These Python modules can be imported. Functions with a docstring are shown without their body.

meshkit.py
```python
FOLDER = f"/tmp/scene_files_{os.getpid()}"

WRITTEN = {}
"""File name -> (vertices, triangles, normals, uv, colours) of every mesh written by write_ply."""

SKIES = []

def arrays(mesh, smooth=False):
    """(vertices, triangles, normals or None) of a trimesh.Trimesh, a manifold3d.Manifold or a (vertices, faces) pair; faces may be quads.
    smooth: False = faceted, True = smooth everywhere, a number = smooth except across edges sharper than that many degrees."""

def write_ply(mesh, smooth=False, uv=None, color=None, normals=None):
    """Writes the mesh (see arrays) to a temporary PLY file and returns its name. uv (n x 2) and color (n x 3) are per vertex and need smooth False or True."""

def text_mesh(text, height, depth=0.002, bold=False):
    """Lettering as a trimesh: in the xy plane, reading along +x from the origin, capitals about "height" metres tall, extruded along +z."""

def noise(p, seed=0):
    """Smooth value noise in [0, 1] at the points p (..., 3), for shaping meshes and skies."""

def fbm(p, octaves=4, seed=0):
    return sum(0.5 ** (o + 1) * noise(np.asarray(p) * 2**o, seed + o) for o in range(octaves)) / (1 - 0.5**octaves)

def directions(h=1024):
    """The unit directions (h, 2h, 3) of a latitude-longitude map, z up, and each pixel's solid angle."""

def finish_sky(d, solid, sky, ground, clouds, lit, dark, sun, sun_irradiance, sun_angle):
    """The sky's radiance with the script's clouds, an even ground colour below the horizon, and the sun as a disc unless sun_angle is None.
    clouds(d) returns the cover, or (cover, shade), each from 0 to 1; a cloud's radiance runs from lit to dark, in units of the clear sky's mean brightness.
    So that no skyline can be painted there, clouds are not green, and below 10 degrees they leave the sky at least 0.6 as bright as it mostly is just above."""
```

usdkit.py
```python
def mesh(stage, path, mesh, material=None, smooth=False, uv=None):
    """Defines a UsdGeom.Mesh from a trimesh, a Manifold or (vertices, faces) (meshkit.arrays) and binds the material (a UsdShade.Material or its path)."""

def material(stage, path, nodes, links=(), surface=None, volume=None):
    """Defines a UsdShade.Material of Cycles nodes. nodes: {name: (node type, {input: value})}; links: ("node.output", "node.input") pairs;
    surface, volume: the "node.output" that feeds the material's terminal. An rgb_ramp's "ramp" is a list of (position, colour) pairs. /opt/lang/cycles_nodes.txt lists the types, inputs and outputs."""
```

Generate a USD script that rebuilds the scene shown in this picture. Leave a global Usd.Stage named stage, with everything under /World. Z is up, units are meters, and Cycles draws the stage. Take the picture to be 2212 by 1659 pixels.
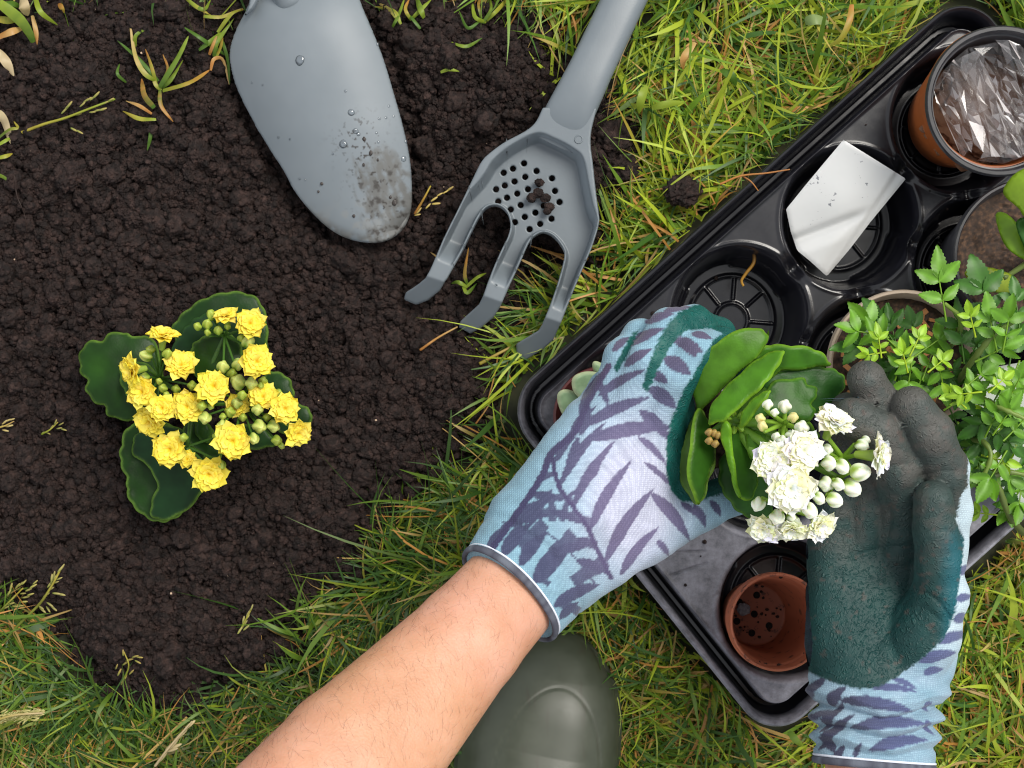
import math, random
import numpy as np
import shapely, shapely.geometry as sg
import trimesh
from scipy.spatial import Delaunay, cKDTree
from scipy.interpolate import PchipInterpolator
from scipy.ndimage import minimum_filter, gaussian_filter
from pxr import Usd, UsdGeom, UsdLux, UsdShade, Gf, Sdf, Vt
import usdkit, meshkit

random.seed(7)
RNG = np.random.default_rng(7)
stage = Usd.Stage.CreateInMemory()
UsdGeom.SetStageUpAxis(stage, UsdGeom.Tokens.z)
UsdGeom.SetStageMetersPerUnit(stage, 1.0)
UsdGeom.Xform.Define(stage, '/World')
UsdGeom.Scope.Define(stage, '/World/Looks')

# ---------------------------------------------------------------- camera, sky, sun, exposure
CAM_H, FPX = 1.2, 3600.0
EXPOSURE = 0.50
cam = UsdGeom.Camera.Define(stage, '/World/camera')
cam.AddTranslateOp().Set(Gf.Vec3d(0, 0, CAM_H))
cam.CreateFocalLengthAttr(36.0)
cam.CreateHorizontalApertureAttr(36.0 * 2212 / FPX)
cam.CreateVerticalApertureAttr(36.0 * 1659 / FPX)
cam.CreateClippingRangeAttr(Gf.Vec2f(0.05, 1000))
cam.CreateExposureAttr(EXPOSURE)
cam.CreateFStopAttr(14.0); cam.CreateFocusDistanceAttr(0.985)

SUN_DIR = np.array([0.42, 0.40, 0.85]); SUN_DIR = SUN_DIR / np.linalg.norm(SUN_DIR)
SKY_STRENGTH, SUN_INT, SUN_ANGLE = 0.073, 0.70, 30.0
sky_mat = usdkit.material(stage, '/World/Looks/sky_look', {
    'sky': ('sky_texture', {'sky_type': 'single_scattering', 'sun_disc': False, 'sun_elevation': float(math.asin(SUN_DIR[2])),
                            'sun_rotation': float(math.atan2(SUN_DIR[0], SUN_DIR[1])), 'air_density': 1.0, 'aerosol_density': 3.0}),
    'tc': ('texture_coordinate', {}),
    'cl': ('noise_texture', {'scale': 2.2, 'detail': 5.0, 'roughness': 0.55}),
    'rp': ('rgb_ramp', {'ramp': [(0.30, (0.55, 0.55, 0.55)), (0.60, (0.95, 0.95, 0.95))]}),
    'mx': ('mix', {'color2': (9.2, 9.4, 9.7)}),
    'bg': ('background_shader', {'strength': SKY_STRENGTH})},
    [('tc.generated', 'cl.vector'), ('cl.fac', 'rp.fac'), ('rp.color', 'mx.fac'), ('sky.color', 'mx.color1'), ('mx.color', 'bg.color')], surface='bg.background')
dome = UsdLux.DomeLight.Define(stage, '/World/sky')
dome.CreateIntensityAttr(1.0)
UsdShade.MaterialBindingAPI.Apply(dome.GetPrim()).Bind(sky_mat)
dome.GetPrim().SetCustomDataByKey('kind', 'structure')
sun = UsdLux.DistantLight.Define(stage, '/World/sun')
sun.CreateIntensityAttr(SUN_INT); sun.CreateAngleAttr(SUN_ANGLE); sun.CreateNormalizeAttr(True)
sun.CreateColorAttr(Gf.Vec3f(1.0, 0.95, 0.87))
_q = Gf.Rotation(Gf.Vec3d(0, 0, 1), Gf.Vec3d(*SUN_DIR.tolist())).GetQuat()
sun.AddOrientOp().Set(Gf.Quatf(_q))

# ---------------------------------------------------------------- helpers
def P(u, v, z):
    """point at height z seen at photo position (u, v) of a 2212 x 1659 picture"""
    k = (CAM_H - np.asarray(z, float)) / FPX
    return np.stack(np.broadcast_arrays((np.asarray(u, float) - 1106) * k, (829.5 - np.asarray(v, float)) * k, np.asarray(z, float)), -1)
def UV(p):
    p = np.asarray(p, float); k = FPX / (CAM_H - p[..., 2])
    return np.stack([p[..., 0] * k + 1106, 829.5 - p[..., 1] * k], -1)
def MPP(z): return (CAM_H - z) / FPX        # metres per photo pixel at height z

_names = {}
def path_for(name, parent=None):
    base = ('/World' if parent is None else str(parent.GetPath())) + '/' + name
    n = _names.get(base, 0); _names[base] = n + 1
    return base if n == 0 else f'{base}_{n:03d}'
def setdata(prim, **kw):
    for k, val in kw.items():
        if val: prim.SetCustomDataByKey(k, val)
    return prim
def obj(name, mesh, mat, parent=None, smooth=35, color=None, **data):
    if color is not None and smooth not in (True, False): smooth = True
    path = path_for(name, parent)
    m = usdkit.mesh(stage, path, mesh, mat, smooth=smooth)
    if color is not None:
        UsdGeom.PrimvarsAPI(m).CreatePrimvar('Cd', Sdf.ValueTypeNames.Color3fArray, 'vertex').Set(Vt.Vec3fArray.FromNumpy(np.asarray(color, np.float32)))
    return setdata(m.GetPrim(), **data)
def thing(name, label, category, loc=(0, 0, 0), group=None, kind=None):
    """an Xform at the thing's base; its children are built in world coordinates and stay put by the inverse shift"""
    x = UsdGeom.Xform.Define(stage, path_for(name))
    return setdata(x.GetPrim(), label=label, category=category, group=group, kind=kind)

def Cat(ms):
    """joins (v, f) or (v, f, c) tuples"""
    V, F, C, n = [], [], [], 0
    for m in ms:
        V.append(m[0]); F.append(np.asarray(m[1]) + n); n += len(m[0])
        if len(m) > 2: C.append(m[2])
    return (np.vstack(V), np.vstack(F)) + ((np.vstack(C),) if C else ())
def tri(f):
    f = np.asarray(f)
    return np.vstack([f[:, [0, 1, 2]], f[:, [0, 2, 3]]]) if f.shape[1] == 4 else f
def tube(pts, rad, sides=6, cap=True):
    p = np.asarray(pts, float); n = len(p)
    r = np.broadcast_to(np.asarray(rad, float), (n,))
    t = np.gradient(p, axis=0); t /= np.linalg.norm(t, axis=1, keepdims=True) + 1e-12
    ref = np.array([0.31, 0.17, 0.94]);
    a = np.cross(t, ref); bad = np.linalg.norm(a, axis=1) < 1e-3; a[bad] = np.cross(t[bad], [1, 0, 0.2])
    a /= np.linalg.norm(a, axis=1, keepdims=True); b = np.cross(t, a)
    ang = np.arange(sides) * 2 * np.pi / sides
    v = p[:, None] + r[:, None, None] * (np.cos(ang)[None, :, None] * a[:, None] + np.sin(ang)[None, :, None] * b[:, None])
    i, j = np.meshgrid(np.arange(n - 1), np.arange(sides), indexing='ij')
    q = np.stack([i * sides + j, i * sides + (j + 1) % sides, (i + 1) * sides + (j + 1) % sides, (i + 1) * sides + j], -1).reshape(-1, 4)
    V = v.reshape(-1, 3); F = tri(q)
    if cap:
        V = np.vstack([V, p[0], p[-1]]); k = n * sides
        jj = np.arange(sides)
        F = np.vstack([F, np.stack([np.full(sides, k), (jj + 1) % sides, jj], 1), np.stack([np.full(sides, k + 1), (n - 1) * sides + jj, (n - 1) * sides + (jj + 1) % sides], 1)])
    return V, F
def spline(ctrl, n=40, closed=False):
    """Catmull-Rom through control points"""
    c = np.asarray(ctrl, float)
    c = np.vstack([c[-1:], c, c[:2]]) if closed else np.vstack([2 * c[:1] - c[1:2], c, 2 * c[-1:] - c[-2:-1]])
    m = len(c) - 3
    x = np.linspace(0, m, n, endpoint=not closed); i = np.minimum(x.astype(int), m - 1); t = (x - i)[:, None]
    p0, p1, p2, p3 = c[i], c[i + 1], c[i + 2], c[i + 3]
    return 0.5 * (2 * p1 + (p2 - p0) * t + (2 * p0 - 5 * p1 + 4 * p2 - p3) * t ** 2 + (3 * p1 - p0 - 3 * p2 + p3) * t ** 3)
def resample(p, step, closed=False):
    p = np.asarray(p, float)
    if closed: p = np.vstack([p, p[:1]])
    d = np.r_[0, np.cumsum(np.linalg.norm(np.diff(p, axis=0), axis=1))]
    n = max(3, int(round(d[-1] / step)))
    s = np.linspace(0, d[-1], n, endpoint=not closed)
    return np.stack([np.interp(s, d, p[:, k]) for k in range(p.shape[1])], 1)
def lerp(a, b, t): return np.asarray(a) + (np.asarray(b) - np.asarray(a)) * t
def sstep(a, b, x): t = np.clip((x - a) / (b - a), 0, 1); return t * t * (3 - 2 * t)
def srgb(r, g, b):
    c = np.array([r, g, b]) / 255.0
    return np.where(c <= 0.04045, c / 12.92, ((c + 0.055) / 1.055) ** 2.4)
def lathe(profile, n=64):
    """profile (r, z) turned round z"""
    pr = np.asarray(profile, float); a = np.arange(n) * 2 * np.pi / n
    V = np.stack([pr[:, None, 0] * np.cos(a), pr[:, None, 0] * np.sin(a), np.broadcast_to(pr[:, None, 1], (len(pr), n))], -1).reshape(-1, 3)
    i, j = np.meshgrid(np.arange(len(pr) - 1), np.arange(n), indexing='ij')
    q = np.stack([i * n + j, i * n + (j + 1) % n, (i + 1) * n + (j + 1) % n, (i + 1) * n + j], -1).reshape(-1, 4)
    return V, tri(q)
def frame(zdir, up=(0.13, 0.97, 0.2)):
    z = np.asarray(zdir, float); z = z / np.linalg.norm(z)
    x = np.cross(up, z); x /= np.linalg.norm(x); y = np.cross(z, x)
    return np.stack([x, y, z], 1)

# ---- solids from distance fields (surface nets)
def smin(a, b, k):
    h = np.maximum(k - np.abs(a - b), 0) / k
    return np.minimum(a, b) - h * h * k * 0.25
def grid_axes(lo, hi, h):
    return [np.arange(lo[k], hi[k] + h, h) for k in range(3)]
def surface_nets(F, lo, h):
    S = F < 0
    nx, ny, nz = F.shape
    c = np.zeros((nx - 1, ny - 1, nz - 1), np.int8)
    for dx in (0, 1):
        for dy in (0, 1):
            for dz in (0, 1):
                c += S[dx:nx - 1 + dx, dy:ny - 1 + dy, dz:nz - 1 + dz]
    act = (c > 0) & (c < 8)
    ix, iy, iz = np.nonzero(act)
    idx = -np.ones(act.shape, np.int64); idx[ix, iy, iz] = np.arange(len(ix))
    acc = np.zeros((len(ix), 3)); cnt = np.zeros(len(ix))
    corners = [(a, b, d) for a in (0, 1) for b in (0, 1) for d in (0, 1)]
    for a in corners:
        for k in range(3):
            if a[k] == 0:
                b = list(a); b[k] = 1
                fa = F[ix + a[0], iy + a[1], iz + a[2]]; fb = F[ix + b[0], iy + b[1], iz + b[2]]
                m = (fa < 0) != (fb < 0)
                t = np.where(m, fa / np.where(m, fa - fb, 1), 0)
                pt = np.array(a, float)[None] * np.ones((len(ix), 1)); pt[:, k] = t
                acc += pt * m[:, None]; cnt += m
    V = (np.stack([ix, iy, iz], 1) + acc / cnt[:, None]) * h + np.asarray(lo)
    faces = []
    for k in range(3):
        o1, o2 = [(1, 2), (2, 0), (0, 1)][k]
        sl0 = [slice(None)] * 3; sl1 = [slice(None)] * 3
        sl0[k] = slice(0, -1); sl1[k] = slice(1, None)
        for o in (o1, o2):
            sl0[o] = slice(1, -1); sl1[o] = slice(1, -1)
        A, B = S[tuple(sl0)], S[tuple(sl1)]
        for flip, M in ((False, A & ~B), (True, ~A & B)):
            e = np.stack(np.nonzero(M), 1)
            if not len(e): continue
            e[:, o1] += 1; e[:, o2] += 1
            q = []
            for d1, d2 in ((0, 0), (-1, 0), (-1, -1), (0, -1)):
                g = e.copy(); g[:, o1] += d1; g[:, o2] += d2
                q.append(idx[g[:, 0], g[:, 1], g[:, 2]])
            q = np.stack(q, 1)
            faces.append(q[:, ::-1] if flip else q)
    q = np.vstack(faces)
    q = q[(q >= 0).all(1)]
    return V, tri(q)
class Field:
    """a grid that round cones are blended into"""
    def __init__(s, lo, hi, h):
        s.lo, s.h = np.asarray(lo, float), h
        s.ax = grid_axes(lo, hi, h); s.F = np.full([len(a) for a in s.ax], 0.05, np.float32)
    def window(s, lo, hi):
        r = [slice(max(0, int((lo[k] - s.lo[k]) / s.h)), max(1, min(len(s.ax[k]), int((hi[k] - s.lo[k]) / s.h) + 2))) for k in range(3)]
        return tuple(r), [s.ax[k][r[k]] for k in range(3)]
    def cones(s, chain, k, m=0.012):
        """a chain of (point, radius); joints are blended; then the chain is blended into the grid with k"""
        pts = np.array([c[0] for c in chain], float); rs = np.array([c[1] for c in chain], float)
        w, ax = s.window((pts - rs[:, None]).min(0) - m, (pts + rs[:, None]).max(0) + m)
        X, Y, Z = (a.astype(np.float32) for a in np.meshgrid(*ax, indexing='ij', sparse=True))
        D = None
        for i in range(len(pts) - 1):
            d = round_cone(X, Y, Z, pts[i], pts[i + 1], rs[i], rs[i + 1])
            D = d if D is None else smin(D, d, 0.004)
        s.F[w] = smin(s.F[w], D, k)
    def mesh(s): return surface_nets(s.F, s.lo, s.h)
def round_cone(X, Y, Z, a, b, ra, rb):
    ab = b - a; L2 = float(ab @ ab)
    t = np.clip(((X - a[0]) * ab[0] + (Y - a[1]) * ab[1] + (Z - a[2]) * ab[2]) / L2, 0, 1)
    return np.sqrt((X - a[0] - t * ab[0]) ** 2 + (Y - a[1] - t * ab[1]) ** 2 + (Z - a[2] - t * ab[2]) ** 2) - (ra + (rb - ra) * t)

# ---- leaf-like sheets cut to an outline, with a soft rounded edge
def sheet(outline, step, point_fn, thick, edge):
    """outline: closed polyline in any plane coordinates; point_fn(xy) -> world points and unit normals. Returns v, f, xy, distance to the edge"""
    o = resample(outline, step, closed=True)
    poly = sg.Polygon(o).buffer(0)
    if poly.geom_type == 'MultiPolygon': poly = max(poly.geoms, key=lambda g: g.area)
    o = resample(np.array(poly.exterior.coords)[:-1], step, closed=True)
    lo, hi = o.min(0), o.max(0)
    gx, gy = np.meshgrid(np.arange(lo[0], hi[0], step), np.arange(lo[1], hi[1], step * 0.87))
    gx = gx + (np.arange(gx.shape[0]) % 2)[:, None] * step / 2
    g = np.stack([gx.ravel(), gy.ravel()], 1)
    pb = sg.Polygon(o)
    inner = pb.buffer(-step * 0.55)
    g = g[shapely.contains_xy(inner, g[:, 0], g[:, 1])] if not inner.is_empty else g[:0]
    xy = np.vstack([o, g]); nb = len(o)
    T = Delaunay(xy).simplices
    cen = xy[T].mean(1)
    T = T[shapely.contains_xy(pb, cen[:, 0], cen[:, 1])]
    e1 = xy[T[:, 1]] - xy[T[:, 0]]; e2 = xy[T[:, 2]] - xy[T[:, 0]]
    s = e1[:, 0] * e2[:, 1] - e1[:, 1] * e2[:, 0]
    T = np.where((s > 0)[:, None], T, T[:, ::-1])
    d = shapely.distance(shapely.points(xy), pb.exterior); d[:nb] = 0
    f = np.sqrt(np.clip(1 - (1 - np.clip(d / edge, 0, 1)) ** 2, 0, 1))
    p, n = point_fn(xy)
    top = p + n * (thick / 2 * f)[:, None]; bot = p - n * (thick / 2 * f)[:, None]
    m = len(xy); low = np.arange(m) + m; low[:nb] = np.arange(nb)
    V = np.vstack([top, bot]); F = np.vstack([T, low[T][:, ::-1]])
    used = np.unique(F); re = -np.ones(len(V), int); re[used] = np.arange(len(used))
    return V[used], re[F], np.vstack([xy, xy])[used], np.r_[d, d][used]

# ---- materials
def mat(name, color=(0.5, 0.5, 0.5), rough=0.5, nodes=None, links=None, **kw):
    n = {'p': ('principled_bsdf', {'base_color': tuple(map(float, color)), 'roughness': rough, **kw})}
    n.update(nodes or {})
    return usdkit.material(stage, f'/World/Looks/{name}', n, list(links or []), surface='p.BSDF')
def mat_cd(name, rough=0.5, bump=None, var=None, **kw):
    """colour from the mesh's own colours, with a little noise; bump = (scale, strength, distance)"""
    n = {'cd': ('attribute', {'attribute': 'Cd'}), 'tc': ('texture_coordinate', {})}
    l = []
    out = 'cd.color'
    if var:
        n['vn'] = ('noise_texture', {'scale': var[0], 'detail': 4.0}); n['vr'] = ('rgb_ramp', {'ramp': [(0.25, (1 - var[1],) * 3), (0.75, (1 + var[1],) * 3)]})
        n['vm'] = ('mix', {'mix_type': 'multiply', 'fac': 1.0})
        l += [('tc.object', 'vn.vector'), ('vn.fac', 'vr.fac'), (out, 'vm.color1'), ('vr.color', 'vm.color2')]; out = 'vm.color'
    if bump:
        n['bn'] = ('noise_texture', {'scale': bump[0], 'detail': 3.0}); n['bp'] = ('bump', {'strength': bump[1], 'distance': bump[2]})
        l += [('tc.object', 'bn.vector'), ('bn.fac', 'bp.height'), ('bp.normal', 'p.normal')]
    l.append((out, 'p.base_color'))
    return mat(name, rough=rough, nodes=n, links=l, **kw)
def mat_leaf(name, rough=0.4, trans=0.3, bump=None, spec=0.5, var=None):
    n = {'cd': ('attribute', {'attribute': 'Cd'}), 'p': ('principled_bsdf', {'roughness': rough, 'specular_ior_level': spec}), 't': ('translucent_bsdf', {}),
         'm': ('mix_closure', {'fac': trans}), 'g': ('mix', {'mix_type': 'multiply', 'fac': 1.0, 'color2': (1.15, 1.15, 0.55)}), 'tc': ('texture_coordinate', {})}
    l = []
    out = 'cd.color'
    if var:
        n['vn'] = ('noise_texture', {'scale': var[0], 'detail': 4.0}); n['vr'] = ('rgb_ramp', {'ramp': [(0.25, (1 - var[1],) * 3), (0.75, (1 + var[1],) * 3)]})
        n['vm'] = ('mix', {'mix_type': 'multiply', 'fac': 1.0})
        l += [('tc.object', 'vn.vector'), ('vn.fac', 'vr.fac'), (out, 'vm.color1'), ('vr.color', 'vm.color2')]; out = 'vm.color'
    l += [(out, 'p.base_color'), (out, 'g.color1'), ('g.color', 't.color'), ('p.BSDF', 'm.closure1'), ('t.BSDF', 'm.closure2')]
    if bump:
        n['bn'] = ('noise_texture', {'scale': bump[0], 'detail': 3.0}); n['bp'] = ('bump', {'strength': bump[1], 'distance': bump[2]})
        l += [('tc.object', 'bn.vector'), ('bn.fac', 'bp.height'), ('bp.normal', 'p.normal')]
    return usdkit.material(stage, f'/World/Looks/{name}', n, l, surface='m.closure')
# ================================================================ the setting: lawn, soil, grass
def inpoly(poly_px, uv): return shapely.contains_xy(poly_px, uv[..., 0], uv[..., 1])
SOIL_PX = [(-160, -120), (60, -60), (150, -10), (300, -40), (430, -30), (560, -60), (800, -30), (990, -10), (1190, 20), (1215, 140), (1225, 200), (1318, 195), (1362, 255), (1384, 330), (1382, 400), (1358, 465), (1305, 500), (1300, 555), (1250, 590), (1170, 610), (1120, 680), (1085, 760), (1060, 850), (1030, 930), (980, 1000), (950, 1050), (880, 1085), (830, 1115), (820, 1180), (770, 1240), (690, 1290), (640, 1340), (620, 1430), (560, 1450), (480, 1465), (435, 1520), (340, 1540), (265, 1510), (195, 1470), (160, 1410), (110, 1330), (50, 1300), (-20, 1260), (-160, 1200)]
_sp = P(*np.array(SOIL_PX, float).T, 0.0)[:, :2]
SOIL = sg.Polygon(spline(_sp, 400, closed=True)).buffer(0)
def soil_depth(xy):
    """signed distance into the soil patch, metres, with a ragged edge"""
    p = shapely.points(xy)
    d = shapely.distance(p, SOIL.exterior); d = np.where(shapely.contains_xy(SOIL, xy[..., 0], xy[..., 1]), d, -d)
    q = np.concatenate([xy, np.zeros(xy.shape[:-1] + (1,))], -1)
    return d + (meshkit.fbm(q * 60, 3, 5) - 0.5) * 0.030
PRESS = sg.MultiPolygon([sg.Polygon(P(*np.array(q, float).T, 0.02)[:, :2]).buffer(0.006) for q in ([(530, -40), (500, 110), (520, 200), (600, 350), (680, 470), (760, 520), (840, 515), (885, 460), (885, 340), (850, 200), (800, 60), (770, -40)], [(1180, 240), (1030, 350), (930, 600), (890, 640), (950, 700), (1100, 720), (1200, 700), (1290, 480), (1285, 240)])])
TOOLS = sg.MultiPolygon([sg.Polygon(P(*np.array(q, float).T, 0.04)[:, :2]) for q in ([(560, -40), (510, 110), (530, 200), (610, 350), (690, 470), (760, 510), (840, 505), (880, 460), (875, 340), (840, 200), (790, 60), (760, -40)], [(1300, 0), (1210, 190), (1150, 290), (1040, 360), (1000, 470), (950, 590), (1040, 470), (1080, 480), (1110, 520), (1160, 505), (1200, 520), (1215, 560), (1285, 470), (1270, 260), (1320, 150), (1390, 0)])])
def pressed(xy): return sstep(0.012, 0.0, shapely.distance(PRESS, shapely.points(xy)))
def soil_height(xy):
    d = soil_depth(xy)
    q = np.concatenate([xy, np.zeros(xy.shape[:-1] + (1,))], -1)
    h = 0.018 * sstep(-0.004, 0.035, d) + (0.018 * (meshkit.fbm(q * 22, 4, 9) - 0.5) + 0.012 * (meshkit.fbm(q * 48, 3, 19) - 0.5)) * sstep(0, 0.05, d)
    return h - 0.010 * sstep(0.0, -0.01, d) - 0.007 * pressed(xy) * sstep(0, 0.02, d)

m_earth = mat('lawn_earth_look', nodes={
    'tc': ('texture_coordinate', {}), 'n': ('noise_texture', {'scale': 60.0, 'detail': 6.0}),
    'r': ('rgb_ramp', {'ramp': [(0.35, (0.010, 0.012, 0.005)), (0.55, (0.022, 0.026, 0.009)), (0.75, (0.045, 0.040, 0.016))]})},
    links=[('tc.object', 'n.vector'), ('n.fac', 'r.fac'), ('r.color', 'p.base_color')], rough=0.9)
_g = 40.0
obj('ground', (np.array([[-_g, -_g, -0.004], [_g, -_g, -0.004], [_g, _g, -0.004], [-_g, _g, -0.004]]), np.array([[0, 1, 2], [0, 2, 3]])), m_earth, smooth=False, kind='structure', label='lawn earth under the grass around the dug bed')

m_soil = mat('soil_look', nodes={
    'tc': ('geometry', {}), 'n': ('noise_texture', {'scale': 230.0, 'detail': 6.0, 'roughness': 0.6}),
    'r': ('rgb_ramp', {'ramp': [(0.30, (0.0085, 0.0051, 0.0047)), (0.55, (0.0215, 0.0125, 0.0105)), (0.80, (0.047, 0.0270, 0.0225))]}),
    'vo': ('voronoi_texture', {'scale': 230.0}), 'vs': ('separate_xyz', {}), 'vr': ('map_range', {'from_min': 0.0, 'from_max': 1.0, 'to_min': 0.45, 'to_max': 1.55}), 'vm': ('vector_math', {'math_type': 'scale'}),
    'b': ('noise_texture', {'scale': 900.0, 'detail': 6.0, 'roughness': 0.7}), 'bp': ('bump', {'strength': 0.8, 'distance': 0.0016})},
    links=[('tc.position', 'n.vector'), ('n.fac', 'r.fac'), ('tc.position', 'vo.vector'), ('vo.color', 'vs.vector'), ('vs.x', 'vr.value'), ('r.color', 'vm.vector1'), ('vr.result', 'vm.scale'), ('vm.vector', 'p.base_color'), ('tc.position', 'b.vector'), ('b.fac', 'bp.height'), ('bp.normal', 'p.normal')],
    rough=0.62, specular_ior_level=0.25)
# a sheet of crumbly soil
_b = SOIL.bounds; _h = 0.0016
_gx, _gy = np.arange(_b[0] - 0.03, _b[2] + 0.03, _h), np.arange(_b[1] - 0.03, _b[3] + 0.03, _h)
GX, GY = np.meshgrid(_gx, _gy, indexing='ij'); _xy = np.stack([GX, GY], -1)
_dep = soil_depth(_xy)
_z = soil_height(_xy)
_q = np.concatenate([_xy, _z[..., None]], -1)
_z = _z - 0.0055 + 0.0040 * (meshkit.fbm(_q * 260, 3, 2) - 0.5) + 0.003 * (meshkit.fbm(_q * 110, 3, 4) - 0.5)
_n0, _n1 = GX.shape
_idx = np.arange(_n0 * _n1).reshape(_n0, _n1)
_f = np.stack([_idx[:-1, :-1], _idx[1:, :-1], _idx[1:, 1:], _idx[:-1, 1:]], -1)
_keep = _dep > -0.006
_fk = _keep[:-1, :-1] & _keep[1:, :-1] & _keep[1:, 1:] & _keep[:-1, 1:]
_f = _f[_fk]
_v = np.stack([GX, GY, _z], -1).reshape(-1, 3)
_u = np.unique(_f); _re = np.zeros(len(_v), int); _re[_u] = np.arange(len(_u))
obj('soil', (_v[_u], _re[_f]), m_soil, smooth=True, kind='structure', label='bed of dark crumbly dug soil')

def clod_mesh(seed, sub=2):
    m = trimesh.creation.icosphere(sub, 1.0)
    v = np.array(m.vertices); r = np.random.default_rng(seed)
    s = np.array([1, r.uniform(0.75, 1), r.uniform(0.65, 0.9)])
    d = 1 + 0.55 * (meshkit.fbm(v * 1.5 + seed * 7, 3, seed) - 0.5) + 0.50 * (meshkit.fbm(v * 3.6 + seed, 2, seed + 3) - 0.5) + 0.30 * (meshkit.noise(v * 8 + seed, seed + 5) - 0.5)
    return v * d[:, None] * s, np.array(m.faces)
def instancer(name, protos, pos, scale, which, label, kind='stuff', parent=None, rng=None):
    pi = UsdGeom.PointInstancer.Define(stage, path_for(name, parent))
    rel = []
    for i, (v, f, mt, sm) in enumerate(protos):
        pth = f'{pi.GetPath()}/kind_of_piece_{i:03d}' if i else f'{pi.GetPath()}/kind_of_piece'
        usdkit.mesh(stage, pth, (v, f), mt, smooth=sm); rel.append(pth)
    pi.CreatePrototypesRel().SetTargets([Sdf.Path(x) for x in rel])
    pi.CreatePositionsAttr(Vt.Vec3fArray.FromNumpy(np.asarray(pos, np.float32)))
    pi.CreateScalesAttr(Vt.Vec3fArray.FromNumpy(np.asarray(scale, np.float32)))
    pi.CreateProtoIndicesAttr(Vt.IntArray.FromNumpy(np.asarray(which, np.int32)))
    q = rng.normal(size=(len(pos), 4)); q /= np.linalg.norm(q, axis=1, keepdims=True)
    pi.CreateOrientationsAttr([Gf.Quath(*map(float, x)) for x in q])
    return setdata(pi.GetPrim(), kind=kind, label=label)
_r = np.random.default_rng(11)
_N = 125000
_pts = np.stack([_r.uniform(_b[0], _b[2], _N), _r.uniform(_b[1], _b[3], _N)], 1)
_d = soil_depth(_pts)
_size = 0.00115 * np.exp(_r.exponential(0.46, _N)); _size = np.minimum(_size, 0.0046 + 0.0050 * _r.random(_N) ** 6)
_uv = UV(np.concatenate([_pts, np.zeros((_N, 1))], 1))
_ok = (_d > -0.004 - 0.010 * _r.random(_N) ** 3) & (_uv[:, 0] > -140) & (_uv[:, 1] > -100) & (_uv[:, 1] < 1700)
_ok &= (_d > 0.006) | (_size < 0.005)
_size = np.where(pressed(_pts) > 0.5, np.minimum(_size, 0.0042), _size)
_pts, _size, _d = _pts[_ok], _size[_ok], _d[_ok]
_pz = soil_height(_pts) + _size * _r.uniform(-0.1, 0.75, len(_size)) + _r.uniform(-0.0050, 0.0012, len(_size))
_pos = np.concatenate([_pts, _pz[:, None]], 1)
instancer('soil_crumbs', [(*clod_mesh(i, 3), m_soil, True) for i in range(9)], _pos, _size[:, None] * np.ones(3), _r.integers(0, 9, len(_size)), 'crumbs of dark soil all over the dug bed', rng=_r)
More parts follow.
